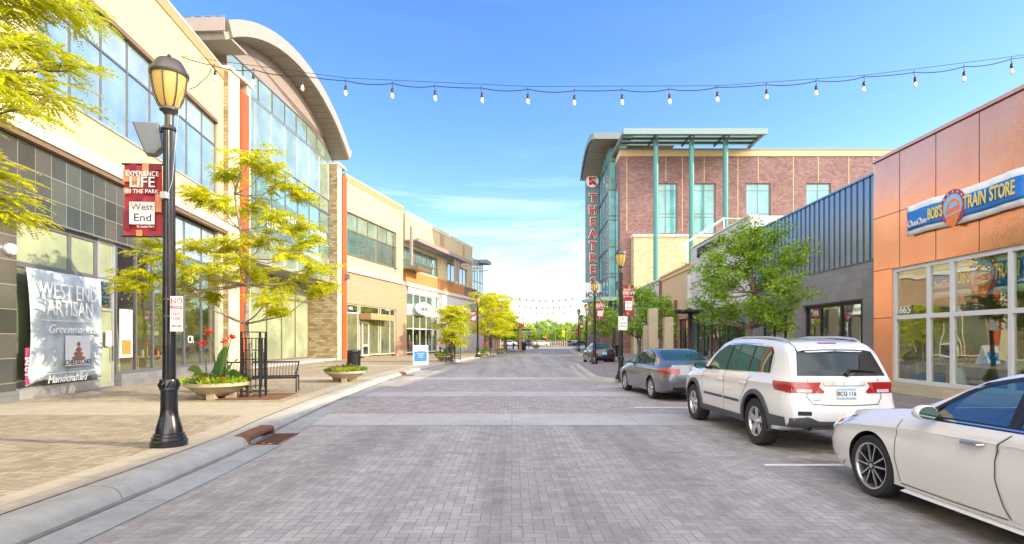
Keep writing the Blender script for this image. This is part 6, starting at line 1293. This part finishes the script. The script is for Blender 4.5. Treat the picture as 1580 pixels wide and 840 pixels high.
c1.body.data.polygons.foreach_set('use_smooth', [True]*len(c1.body.data.polygons)); c1.body.data.set_sharp_from_angle(angle=R(40))
for sx_, sy_ in ((2.55, -.37), (2.55, .37), (3.35, -.33), (3.35, .33)):
    s1_ = MB(); s1_.prism([(sx_-.35, .52), (sx_+.1, .52), (sx_+.1, .64), (sx_-.35, .66)], 'y', sy_-.24, sy_+.24).prism([(sx_+.02, .62), (sx_+.14, .6), (sx_+.3, 1.1), (sx_+.22, 1.14)], 'y', sy_-.23, sy_+.23).prism([(sx_+.24, 1.14), (sx_+.31, 1.12), (sx_+.34, 1.29), (sx_+.26, 1.3)], 'y', sy_-.13, sy_+.13); s1_.build('seat', m_seat, c1.t, bevel=.02)
MB().prism([(1.62, .6), (1.95, .6), (2.0, .9), (1.9, .985), (1.62, 1.0)], 'y', -.6, .6).build('dashboard', m_trimin, c1.t, bevel=.03)
MB().tube([(2.1+.08*math.sin(a), -.37+.18*math.cos(a), .93+.17*math.sin(a)) for a in [k*math.pi/10 for k in range(21)]], .016, 8).tube([(2.1, -.55, .93), (2.1, -.19, .93)], .014, 6).tube([(2.1, -.37, .93), (1.95, -.37, .85)], .03, 8).build('steering_wheel', m_trimin, c1.t, smooth=True)
for s_, v in ((-1, 'L'), (1, 'R')):
    for x in sal['axles']: c1.wheel(x, s_, 'twin')
    c1.mirror(1.83, 1.03, s_, p_white, out=.2)
    # door seams, front door and rear door as panels
    fd = c1.patch('front_door', p_white, v, [(.3, 1.42), (.6, 1.36), (.95, 1.4)], [(.3, 2.62), (.42, 2.56), (.7, 2.5), (.85, 2.52), (.95, 2.6)], [(1.3, .27), (2.8, .27)], [(1.3, .915), (2.7, .935)], .0035, 24, 12)
    c1.strip('door_gap', m_seal, v, [(1.43, .28), (1.375, .5), (1.37, .7), (1.42, .9)], .009, .005, parent=fd); c1.strip('door_gap', m_seal, v, [(1.43, .26), (2.1, .255), (2.62, .262)], .008, .005, parent=fd)
    c1.strip('door_gap', m_seal, v, [(2.65, .27), (2.59, .36), (2.53, .55), (2.515, .72), (2.54, .85), (2.63, .94)], .01, .006, parent=fd)
    rd = c1.patch('rear_door', p_white, v, [(.3, 2.66), (.42, 2.6), (.7, 2.54), (.85, 2.56), (.95, 2.64)], [(.3, 3.3), (.5, 3.36), (.72, 3.6), (.95, 3.7)], [(2.5, .27), (3.8, .27)], [(2.5, .935), (3.8, .96)], .0035, 20, 10); c1.strip('door_gap', m_seal, v, [(3.3, .27), (3.37, .5), (3.6, .73), (3.7, .95)], .009, .005, parent=rd)
    for nm, x, z, par in (('door_handle', 2.3, .83, fd), ('door_handle', 3.42, .85, rd)):
        q = c1.proj(x, z, v, .03); MB().tube([c1.proj(x-.11, z, v, .0), c1.proj(x-.08, z+.002, v, .035), q, c1.proj(x+.08, z+.002, v, .035), c1.proj(x+.11, z, v, 0)], [.014, .016, .017, .016, .014], 8).build(nm, m_chrome, par, smooth=True)
    # glass
    for nm, ol in WIN1.items(): c1.patch(nm, m_cargc, v, *ol, .001, 20, 10)
    c1.strip('window_trim', m_blackm, v, [(1.6, .965), (1.75, 1.055), (2.0, 1.225), (2.2, 1.325), (2.45, 1.385), (2.75, 1.408), (3.1, 1.398), (3.5, 1.315), (3.72, 1.22), (3.86, 1.06), (3.86, 1.0), (3.0, .99), (1.6, .965)], .04, .004)
    c1.patch('mirror_sail', m_blackm, v, [(.97, 1.6), (1.1, 1.78)], [(.97, 1.78), (1.1, 1.8)], [(1.5, .975), (1.8, .985)], [(1.5, .98), (1.62, 1.0), (1.8, 1.105)], .006, 6, 4)
    c1.strip('door_pillar', m_blackm, v, [(2.6, .97), (2.575, 1.2), (2.56, 1.4)], .1, .006); c1.strip('rear_pillar', m_blackm, v, [(3.45, 1.0), (3.45, 1.32)], .05, .006)
    c1.strip('chrome_strip', m_chrome, v, [(1.6, .962), (2.3, .975), (3.0, .985), (3.8, .998)], .012, .007)
    c1.patch('headlight', m_lens, v, [(.6, .1), (.8, .16)], [(.6, .5), (.84, .66)], [(.05, .64), (.3, .67), (.65, .8)], [(.05, .72), (.3, .79), (.65, .855)], .005, 10, 5); c1.patch('indicator', m_amber, v, [(.6, .2), (.8, .22)], [(.6, .36), (.8, .4)], [(.1, .69), (.5, .745)], [(.1, .725), (.5, .79)], .009, 6, 3)
    c1.strip('sill_trim', p_white, v, [(1.45, .215), (3.2, .215)], .05, .006); c1.strip('wheel_arch_gap', m_seal, v, [(.5, .3), (.42, .24)], .01, .003)
c1.patch('windscreen', m_cargc, 'T', [(-1, 1.42), (-.6, 1.36), (0, 1.3), (.6, 1.36), (1, 1.42)], [(-1, 2.12), (0, 2.05), (1, 2.12)], [(1.3, -.7), (2.1, -.56)], [(1.3, .7), (2.1, .56)], .004, 14, 14)
c1.patch('grille', m_blackm, 'F', [(.4, -.45), (.65, -.55)], [(.4, .45), (.65, .55)], [(-.6, .5), (.6, .5)], [(-.6, .66), (.6, .66)], .006, 14, 6); c1.patch('tail_light', m_tail, 'B', [(.8, -.8), (.95, -.75)], [(.8, -.4), (.95, -.4)], [(-.8, .8), (-.4, .78)], [(-.8, .93), (-.4, .93)], .005, 6, 4); c1.patch('tail_light', m_tail, 'B', [(.8, .4), (.95, .4)], [(.8, .8), (.95, .75)], [(.4, .78), (.8, .8)], [(.4, .93), (.8, .93)], .005, 6, 4)
c1.patch('rear_screen', m_carg, 'T', [(-1, 3.5), (1, 3.5)], [(-1, 4.15), (1, 4.15)], [(3.4, -.55), (4.2, -.6)], [(3.4, .55), (4.2, .6)], .004, 10, 10)
K_ = 1.68/1.72
f_ = Vector(gp(1343, 760))*K_
c1.place(f_, f_+Vector((.12, -2.78)))
# ---- white off-road car
suv = dict(L=4.82, W=1.94, H=1.745, R=.385, axles=(.9, 3.815), wroof=.69, rr=.05, rimk=.62, tw=.265, gap=.06, NS=80, shoulder=.02,
    top=[(0, .98), (.1, 1.08), (.5, 1.14), (1.0, 1.18), (1.25, 1.2), (1.42, 1.28), (1.95, 1.6), (2.25, 1.69), (2.7, 1.735), (3.3, 1.745), (4.2, 1.72), (4.6, 1.68), (4.75, 1.64), (4.82, 1.58)],
    belt=[(0, .9), (.4, 1.02), (1.3, 1.09), (2.5, 1.12), (4.0, 1.15), (4.82, 1.15)],
    wmax=[(0, .76), (.12, .84), (.35, .91), (.9, .955), (2, .95), (2.8, .95), (3.8, .965), (4.3, .95), (4.6, .92), (4.75, .87), (4.82, .83)],
    wbelt=[(0, .7), (.2, .8), (.8, .87), (1.3, .885), (2.5, .89), (3.8, .89), (4.4, .87), (4.7, .83), (4.82, .79)],
    low=[(0, .35), (.3, .29), (4.4, .32), (4.82, .42)], xf=[(.3, .08), (.5, 0), (.95, .02), (1.1, .1), (1.7, .2)], xr=[(.4, 4.74), (.5, 4.82), (.72, 4.82), (.78, 4.77), (1.12, 4.72), (1.2, 4.69), (1.62, 4.44), (1.75, 4.4)], bf=.14, br=.1)
c2 = Car('white_offroad_car', 'white off-road estate car with dark lower cladding parked in the middle of the right row', suv, p_white2)
for s_, v in ((-1, 'L'), (1, 'R')):
    for x in suv['axles']: c2.wheel(x, s_, 'five')
    c2.mirror(1.55, 1.2, s_, m_blackm, out=.24)
    fd = c2.patch('front_door', p_white2, v, [(.45, 1.5), (1.0, 1.42), (1.1, 1.45)], [(.45, 2.5), (1.1, 2.5)], [(1.4, .47), (2.6, .47)], [(1.4, 1.06), (2.6, 1.085)], .0035, 16, 10); c2.strip('door_gap', m_seal, v, [(1.48, .45), (1.42, .8), (1.42, 1.08)], .009, .005, parent=fd); c2.strip('door_gap', m_seal, v, [(2.52, .45), (2.53, .8), (2.52, 1.1), (2.56, 1.5), (2.62, 1.6)], .009, .006, parent=fd)
    rd = c2.patch('rear_door', p_white2, v, [(.45, 2.54), (1.1, 2.54)], [(.45, 3.25), (.75, 3.34), (1.1, 3.6)], [(2.5, .47), (3.6, .47)], [(2.5, 1.085), (3.6, 1.1)], .0035, 16, 10); c2.strip('door_gap', m_seal, v, [(3.25, .45), (3.3, .72), (3.48, .95), (3.62, 1.12)], .009, .005, parent=rd)
    for x, par in ((2.36, fd), (3.4, rd)): z = .99; MB().tube([c2.proj(x-.1, z, v, 0), c2.proj(x-.07, z, v, .035), c2.proj(x+.07, z, v, .035), c2.proj(x+.1, z, v, 0)], .016, 8).build('door_handle', p_white2, par, smooth=True)
    c2.strip('side_moulding', m_clad, v, [(1.56, .66), (2.49, .66)], .045, .014); c2.strip('side_moulding', m_clad, v, [(2.56, .66), (3.22, .66)], .045, .014)
    c2.patch('sill_cladding', m_clad, v, [(.3, 1.36), (.5, 1.36)], [(.3, 3.36), (.5, 3.36)], [(1.3, .31), (3.4, .33)], [(1.3, .42), (3.4, .43)], .014, 16, 4)
    for x in suv['axles']:
        mb = MB(); r0, r1 = suv['R']+.055, suv['R']+.13; G = []
        for k in range(25):
            a = R(-18)+R(216)*k/24; G.append([c2.proj(x+r*math.cos(a), max(.3, suv['R']+.01+r*math.sin(a)), v, e) for r, e in ((r0, .0), (r0, .022), ((r0+r1)/2, .026), (r1, .02), (r1+.004, .0))])
        mb.grid(G); mb.build('wheel_arch', m_clad, c2.t, smooth=True, fixn=False)
    c2.patch('window_trim', m_blackm, v, [(1.1, 1.5), (1.6, 2.05)], [(1.1, 4.2), (1.6, 4.1)], [(1.4, 1.135), (4.2, 1.185)], [(1.4, 1.16), (1.55, 1.24), (2.0, 1.52), (2.3, 1.61), (3, 1.64), (4.1, 1.59), (4.2, 1.3)], .002, 36, 10); c2.strip('chrome_strip', m_chrome, v, [(1.5, 1.15), (1.8, 1.42), (2.05, 1.565), (2.4, 1.635), (3, 1.655), (3.6, 1.64), (4.08, 1.6), (4.2, 1.4), (4.2, 1.19), (3, 1.165), (1.5, 1.13)], .012, .005, dens=6)
    c2.patch('front_window', m_carg2, v, [(1.1, 1.62), (1.55, 2.05)], [(1.1, 2.48), (1.6, 2.55)], [(1.6, 1.16), (2.5, 1.175)], [(1.6, 1.2), (1.75, 1.33), (2.0, 1.49), (2.2, 1.565), (2.55, 1.605)], .006, 14, 8); c2.patch('rear_window', m_carg2, v, [(1.1, 2.57), (1.6, 2.64)], [(1.1, 3.42), (1.6, 3.46)], [(2.5, 1.175), (3.5, 1.185)], [(2.5, 1.61), (3, 1.625), (3.5, 1.615)], .006, 14, 8); c2.patch('quarter_window', m_carg2, v, [(1.1, 3.47), (1.6, 3.51)], [(1.1, 4.14), (1.6, 4.04)], [(3.4, 1.185), (4.2, 1.195)], [(3.4, 1.617), (4.1, 1.575)], .006, 12, 8)
    mb = MB(); pr = [(2.05, 1.64), (2.3, 1.715), (2.8, 1.755), (3.7, 1.755), (4.15, 1.725), (4.3, 1.68)]; mb.tube([(x, s_*(.62 if z > 1.7 else .6), z) for x, z in pr], .02, 8); mb.build('roof_rail', m_alu, c2.t, smooth=True)
    c2.patch('tail_light', m_tail, v, [(.95, 4.42), (1.13, 4.36)], [(.95, 4.83), (1.13, 4.78)], [(4.3, .97), (4.8, .93)], [(4.3, 1.09), (4.8, 1.09)], .008, 8, 6)
    a, b = (-.86, -.36) if s_ < 0 else (.36, .86); tl = c2.patch('tail_light', m_tail, 'B', [(.88, a if s_ < 0 else a+.14), (1.1, a)], [(.88, b-(0 if s_ > 0 else .14)), (1.1, b)], [(a, .93), (b, .93)], [(a, 1.09), (b, 1.09)], .008, 10, 8)
    a2, b2 = (-.6, -.54) if s_ < 0 else (.54, .6); c2.patch('reverse_lens', m_tailw, 'B', [(.9, -.55 if s_ < 0 else .52), (.95, -.55 if s_ < 0 else .52)], [(.9, -.52+.02 if s_ < 0 else .74), (.95, -.5 if s_ < 0 else .74)], [(-1, .94), (1, .94)], [(-1, .985), (1, .985)], .013, 8, 3, parent=tl) if s_ > 0 else c2.patch('reverse_lens', m_tailw, 'B', [(.9, -.74), (.95, -.74)], [(.9, -.54), (.95, -.52)], [(-1, .94), (1, .94)], [(-1, .985), (1, .985)], .013, 8, 3, parent=tl)
    c2.patch('reflector', m_blackm, 'B', [(.6, s_*.66-.1), (.7, s_*.66-.1)], [(.6, s_*.66+.1), (.7, s_*.66+.1)], [(-1, .61), (1, .61)], [(-1, .67), (1, .67)], .006, 6, 3)
c2.patch('rear_screen', m_carg, 'B', [(1.17, -.72), (1.6, -.6)], [(1.17, .72), (1.6, .6)], [(-.8, 1.18), (.8, 1.18)], [(-.8, 1.555), (0, 1.61), (.8, 1.555)], .006, 20, 12)
mb = MB(); mb.grid([[c2.proj(x, y, 'T', .012+(.012 if 1 <= j <= 3 else 0)) for j, x in enumerate((4.25, 4.3, 4.42, 4.5, 4.54))] for y in [-.6+1.2*i/16 for i in range(17)]]); mb.build('roof_spoiler', p_white2, c2.t, smooth='all', fixn=False)
c2.patch('brake_light', m_tail, 'B', [(1.6, -.16), (1.7, -.16)], [(1.6, .16), (1.7, .16)], [(-1, 1.635), (1, 1.635)], [(-1, 1.665), (1, 1.665)], .02, 6, 3)
wp = MB().tube([c2.proj(.05, 1.2, 'B', .03), c2.proj(.1, 1.25, 'B', .035), c2.proj(.3, 1.25, 'B', .03), c2.proj(.55, 1.225, 'B', .025)], [.025, .018, .012, .007], 8).build('rear_wiper', m_blackm, c2.t, smooth=True); MB().tube([c2.proj(.05, 1.195, 'B', .0), c2.proj(.05, 1.2, 'B', .05)], .035, 12).build('wiper_hub', m_blackm, wp)
c2.patch('chrome_bar', m_chrome, 'B', [(1.03, -.34), (1.12, -.34)], [(1.03, .34), (1.12, .34)], [(-1, 1.045), (1, 1.045)], [(-1, 1.105), (1, 1.105)], .02, 14, 4)
c2.patch('bumper_cladding', m_clad, 'B', [(.4, -.85), (.6, -.85)], [(.4, .85), (.6, .85)], [(-.9, .43), (.9, .43)], [(-.9, .56), (-.6, .59), (-.45, .53), (.45, .53), (.6, .59), (.9, .56)], .012, 30, 6)
for s_, v in ((-1, 'L'), (1, 'R')): c2.patch('bumper_cladding', m_clad, v, [(.4, 4.28), (.6, 4.25)], [(.4, 4.68), (.6, 4.68)], [(4.2, .4), (4.7, .43)], [(4.2, .58), (4.7, .57)], .012, 8, 5)
tg = c2.strip('tailgate_gap', m_seal, 'B', [(-.56, 1.15), (-.6, .88), (-.52, .77), (0, .755), (.52, .77), (.6, .88), (.56, 1.15)], .01, .006)
for s_ in (-1, 1): mb = MB(); mb.lathe([(.045, 0), (.052, .13), (.046, .131), (.042, .03), (.01, .03)], 20, (4.68, s_*.56, .43), 'x'); mb.build('exhaust_tip', m_chrome, c2.t, smooth=True)
q = c2.proj(0, .93, 'B', .012); pl = thing('number_plate', None, None, q+Vector((.005, 0, 0)), R(90)); pl.parent = c2.t; pl.rotation_euler = (R(-3), 0, R(90)); MB().box(-.155, .155, -.004, 0, -.078, .078).build('plate', m_signw, pl, bevel=.002)
MB().box(-.15, .15, -.006, -.004, .045, .072).build('plate_band', m_bluep, pl); MB().box(-.15, .15, -.006, -.004, -.075, -.055).build('plate_band', m_bluep, pl); text3('BCG 116', (0, -.008, -.005), .085, m_letd, 'lettering', pl, (R(90), 0, 0), .003, .95, 'CENTER', .001); MB().prism([(-.008, .008), (.008, .008), (0, -.008)], 'y', -.0085, -.005).build('plate_mark', m_letd, pl)
c2.patch('windscreen', m_carg, 'T', [(-1, 1.42), (0, 1.3), (1, 1.42)], [(-1, 2.05), (0, 2.0), (1, 2.05)], [(1.3, -.72), (2.1, -.62)], [(1.3, .72), (2.1, .62)], .004, 12, 12); c2.patch('headlight', m_lens, 'L', [(.8, .1), (1, .12)], [(.8, .5), (1, .5)], [(.05, .83), (.5, .86)], [(.05, .95), (.5, .97)], .006, 8, 4)
text3('GRAND', (0, 0, 0), .04, m_chrome, 'badge', c2.t, (R(90), 0, R(90)), .003) .location = c2.proj(-.4, .84, 'B', .008) if 0 else c2.proj(-.45, .83, 'B', .008)
f_ = Vector(gp(1074, 645))*K_; r_ = Vector(gp(1171, 683))*K_; c2.place(f_, r_); c2.t.scale = (.985, .925, 1); c2.t.location.x -= .12
# ---- grey saloon
jet = dict(sal); jet.update(L=4.64, W=1.78, H=1.45, R=.32, axles=(.9, 3.55), wroof=.57, rimk=.66, tw=.2, gap=.04, NS=60,
    top=[(0, .72), (.12, .82), (.5, .92), (1.0, .985), (1.25, 1.03), (1.42, 1.1), (1.95, 1.36), (2.3, 1.435), (2.7, 1.45), (3.2, 1.43), (3.55, 1.35), (4.0, 1.16), (4.2, 1.1), (4.5, 1.085), (4.64, 1.04)],
    belt=[(0, .64), (.3, .79), (.9, .88), (1.4, .93), (2.2, .95), (3.2, .97), (4.2, .98), (4.64, .95)],
    wmax=[(0, .66), (.1, .76), (.3, .85), (.9, .885), (2.4, .89), (3.6, .885), (4.2, .86), (4.5, .79), (4.64, .72)], wbelt=[(0, .55), (.2, .7), (.6, .78), (1.3, .8), (2.4, .81), (3.6, .8), (4.3, .77), (4.64, .68)],
    low=[(0, .24), (.3, .2), (4.2, .22), (4.64, .32)], xr=[(.3, 4.56), (.5, 4.64), (.75, 4.62), (1.05, 4.56), (1.4, 4.5)])
def saloon(name, label, paint, sp, lights=m_tail, seg=True, wst='ten', group=None):
    c = Car(name, label, sp, paint, group)
    for s_, v in ((-1, 'L'), (1, 'R')):
        for x in sp['axles']: c.wheel(x, s_, wst)
        c.mirror(1.68, 1.02, s_, m_blue if name == 'grey_saloon_car' and 0 else paint, out=.19)
        c.patch('window_trim', m_blackm, v, [(.95, 1.52), (1.3, 1.95)], [(.95, 3.72), (1.3, 3.4)], [(1.4, .955), (3.8, .985)], [(1.4, .965), (1.6, 1.08), (1.95, 1.27), (2.3, 1.36), (2.7, 1.385), (3.1, 1.36), (3.45, 1.27), (3.8, 1.0)], .002, 30, 8)
        c.patch('front_window', m_carg2, v, [(.97, 1.6), (1.3, 2.0)], [(.97, 2.42), (1.4, 2.4)], [(1.6, .985), (2.5, .995)], [(1.6, 1.03), (1.9, 1.2), (2.2, 1.31), (2.45, 1.345)], .006, 12, 8); c.patch('rear_window', m_carg2, v, [(.97, 2.52), (1.4, 2.48)], [(.97, 3.2), (1.4, 3.15)], [(2.4, .995), (3.3, 1.0)], [(2.4, 1.35), (2.8, 1.36), (3.2, 1.3)], .006, 12, 8); c.patch('quarter_window', m_carg2, v, [(.97, 3.26), (1.3, 3.24)], [(.97, 3.58), (1.2, 3.48)], [(3.2, 1.0), (3.6, 1.0)], [(3.25, 1.27), (3.6, 1.08)], .006, 6, 5)
        if seg:
            for L_ in ([(1.35, .26), (1.3, .6), (1.36, .92)], [(2.47, .26), (2.47, .96)], [(3.1, .28), (3.18, .5), (3.45, .75), (3.6, .96)]): c.strip('door_gap', m_seal, v, L_, .009, .004)
            for x in (2.28, 3.28): MB().tube([c.proj(x-.1, .85, v, 0), c.proj(x, .852, v, .035), c.proj(x+.1, .85, v, 0)], .014, 6).build('door_handle', paint, c.t, smooth=True)
        a = s_*.78; c.patch('tail_light', lights, v, [(.8, 4.1), (.95, 4.15)], [(.8, 4.5), (.95, 4.46)], [(4.0, .82), (4.5, .77)], [(4.0, .9), (4.5, .92)], .007, 8, 5); lo, hi = sorted((s_*.42, s_*.78)); c.patch('tail_light', lights, 'B', [(.7, lo), (1, lo)], [(.7, hi), (1, hi)], [(-1, .78), (1, .78)], [(-1, .92), (1, .92)], .007, 8, 5)
    c.patch('rear_screen', m_carg2, 'T', [(-1, 3.32), (0, 3.26), (1, 3.32)], [(-1, 3.98), (0, 4.04), (1, 3.98)], [(3.2, -.55), (4.0, -.62)], [(3.2, .55), (4.0, .62)], .004, 12, 12); c.patch('windscreen', m_carg2, 'T', [(-1, 1.36), (0, 1.26), (1, 1.36)], [(-1, 1.98), (0, 1.92), (1, 1.98)], [(1.2, -.68), (2.1, -.56)], [(1.2, .68), (2.1, .56)], .004, 12, 12)
    c.strip('boot_gap', m_seal, 'B', [(-.66, 1.0), (-.5, .75), (-.48, .62), (.48, .62), (.5, .75), (.66, 1.0)], .01, .004); q = c.proj(0, .76, 'B', .01); MB().box(q.x-.002, q.x+.008, -.16, .16, .68, .83).build('number_plate', m_bluep, c.t, bevel=.004); c.patch('bumper_lower', m_blackm, 'B', [(.3, -.6), (.5, -.6)], [(.3, .6), (.5, .6)], [(-1, .33), (1, .33)], [(-1, .42), (1, .42)], .006, 10, 3)
    q = c.proj(0, .97, 'B', .005); MB().lathe([(.045, 0), (.045, .008)], 16, (q.x, 0, q.z), 'x').build('badge', m_chrome, c.t)
    return c
c3 = saloon('grey_saloon_car', 'grey metallic saloon parked ahead of the white off-road car', p_grey, jet)
f_ = Vector(gp(964, 601))*K_; r_ = Vector(gp(1004, 613.5))*K_; c3.place(f_, r_)
car4 = saloon('dark_saloon_car', 'dark blue-black saloon with lit red tail lamps parked far down the right side', p_dark, dict(jet, NS=40), m_tail, False)
x0, y0 = gp(904, 561.5); car4.place(Vector((x0+.2, y0+2.7)), Vector((x0+.25, y0+.05)))
# ---- distant parked cars: a light mesh of their own with the same parts
def far_car(px, Y, rz, paint, lab, sc_=1.0):
    t = thing('distant_car', lab, 'car', ((px-CX)/FPX*Y, Y, 0), R(rz), 'cars parked beyond the end of the street'); t.scale = (sc_,)*3
    pr = [(-2.2, .3), (2.2, .3), (2.25, .6), (2.1, .85), (1.2, .95), (.6, 1.38), (-1.0, 1.42), (-1.7, 1.0), (-2.2, .95), (-2.25, .5)]
    MB().prism(pr, 'y', -.85, .85).build('body', paint, t, bevel=.08); MB().prism([(1.05, .97), (.55, 1.33), (-.95, 1.36), (-1.5, 1.02)], 'y', -.86, .86).build('side_windows', m_carg, t)
    for a in (-1.35, 1.35):
        for b in (-.8, .8): MB().lathe([(.31, -.1), (.31, .1)], 16, (a, b, .31), 'y').build('wheel', m_rubber, t)
pw = (p_white2, p_grey, p_dark, carpaint('silver_paint', (.5, .5, .5), .5), carpaint('red_paint', (.35, .03, .03)))
for i, (px, Y, rz, k, lab) in enumerate(((771, 150, 5, 3, 'silver car beyond the pergola'), (786, 152, 0, 0, 'white car beyond the pergola opening'), (802, 155, 10, 1, 'grey car right of the pergola, far away'), (816, 150, 80, 2, 'dark car seen end-on left of the far lamp'), (826, 156, 0, 1, 'grey car behind the far left lamp'), (835, 150, 8, 0, 'white car just left of the far stop sign'), (846, 158, 0, 3, 'silver car right behind the far stop sign'), (858, 152, 5, 1, 'grey car between the far stop sign and the yellow signs'), (868, 156, 0, 4, 'red car near the far yellow signs'), (878, 150, 0, 1, 'grey car right of the far yellow signs'), (888, 154, 12, 0, 'white car behind the right far lamp'), (897, 149, 4, 2, 'dark car at the far right end of the street'))): far_car(px, Y, rz, pw[k], lab)
# ================================================================== far street furniture
def post_sign(px, pyb, pyt, lab, kind, w=14, h=.15):
    x, y = gp(px, pyb, h); H_ = (pyb-pyt)*y/FPX; t = thing({'stop': 'stop_sign', 'yellow': 'warning_sign', 'blue': 'direction_sign'}[kind], lab, 'sign', (x, y, h)); MB().tube([(0, 0, 0), (0, 0, H_)], .045, 6).build('post', m_blackm, t); r = w*y/FPX/2
    n, m, a0 = {'stop': (8, m_signred, R(22.5)), 'yellow': (4, m_yellow, 0), 'blue': (4, m_bluesign, 0)}[kind]
    p = MB().prism([(r*math.cos(a0+2*math.pi*k/n), H_-r+r*math.sin(a0+2*math.pi*k/n)) for k in range(n)], 'y', -.08, -.05).build('plate', m, t)
    if kind == 'stop': text3('STOP', (0, -.09, H_-r-.02), r*.75, m_lett, 'lettering', p, (R(90), 0, 0), .01)
    if kind == 'yellow': MB().box(-r*.45, r*.45, -.08, -.05, H_-r*3.4, H_-r*2.1).build('lower_plate', m, t)
m_yellow = plain('sign_yellow', (.8, .65, .02), .5); m_bluesign = plain('sign_blue', (.1, .2, .45), .5)
post_sign(841, 534.5, 517.5, 'far red stop sign in the middle of the street end', 'stop', 6); post_sign(890, 540.5, 508, 'red stop sign beside the right street lamp', 'stop', 9); post_sign(815.5, 538.5, 512, 'blue diamond sign left of the street end', 'blue', 7); post_sign(869.5, 535, 509, 'yellow warning sign with lower plate at the right street end', 'yellow', 6.5)
for i, px in enumerate((792, 799.5)):
    x, y = gp(px, 539+i*-.3, .15); t = thing('bollard', ('black bollard at the pergola, left one', 'black bollard at the pergola, right one')[i], 'bollard', (x, y, .15), 0, 'bollards by the pergola'); MB().lathe([(.12, 0), (.12, .9), (.14, .95), (.06, 1.05)], 12).build('body', m_blackm, t, smooth=True)
x, y = gp(797, 542, .15); t = thing('red_pergola', 'dark pergola with red curved roof at the far end of the left pavement', 'pergola', (x, y, .15), 0)
[MB().box(a-.18, a+.18, b-.18, b+.18, 0, 3.3).build('post', m_orangeb, t) for a in (-1.6, .5) for b in (0, 5)]; MB().prism([(-2.2, 3.3), (1.0, 3.3), (1.0, 3.6), (.2, 3.85), (-2.2, 3.95)], 'y', -.4, 5.4).build('roof', m_signred, t)
mb = MB(); [mb.beam((a-2.2, b, 2.9), (a+2.0, b, 2.9), .1) for a in (0,) for b in (0, 5)]; mb.build('crossbeams', m_blackm, t)
x, y = gp(852, 536.5, 0); t = thing('low_fence', 'long low pale fence across the far end of the street', 'fence', (x, y+10, 0)); mb = MB(); [mb.box(-4+i*.5, -3.85+i*.5, -.05, .05, 0, 1.3) for i in range(17)]; mb.build('pickets', m_stuctan, t); MB().box(-4, 4.2, -.1, -.05, 1.1, 1.2).box(-4, 4.2, -.1, -.05, .3, .4).build('rails', m_stuctan, t)
# far poles
for px, Y, pyt, lab in ((808, 150, 490, 'thin tall pale pole beyond the pergola'), (833, 160, 497, 'tall thin light pole right of the far lamp'), (857, 140, 497.5, 'teal pole among the far trees')):
    p = at(px, pyt, Y); tag(MB().lathe([(.12, 0), (.09, p.z)], 8, (p.x, Y, 0)).lathe([(.3, p.z-.3), (.3, p.z)], 8, (p.x, Y, 0)).build('light_pole', m_alud), lab, 'pole')
# blown-in fallen leaves by the drain
rnd = random.Random(12)
for i in range(26):
    if i < 16: x, y = -4.15+rnd.gauss(0, .12), 8.95+rnd.gauss(0, .35)
    else: x, y = rnd.uniform(-3.9, 4), rnd.uniform(5, 12)
    a = rnd.uniform(0, 6.3); s = rnd.uniform(.02, .035); d = Vector((math.cos(a), math.sin(a), 0))*s; q = Vector((-d.y, d.x, 0))*.5; p = Vector((x, y, .014 if x > -3.6 else .02)); mb = MB(); mb.face([p-d, p+q+Vector((0, 0, .008)), p+d, p-q]); o = mb.build('fallen_leaf', m_locust if i % 2 else m_table, fixn=False); tag(o, 'tiny dry leaf lying in the gutter near the storm drain' if i < 16 else 'tiny dry leaf lying on the road pavers', 'leaf', 'leaves in the gutter' if i < 16 else 'leaves on the road')
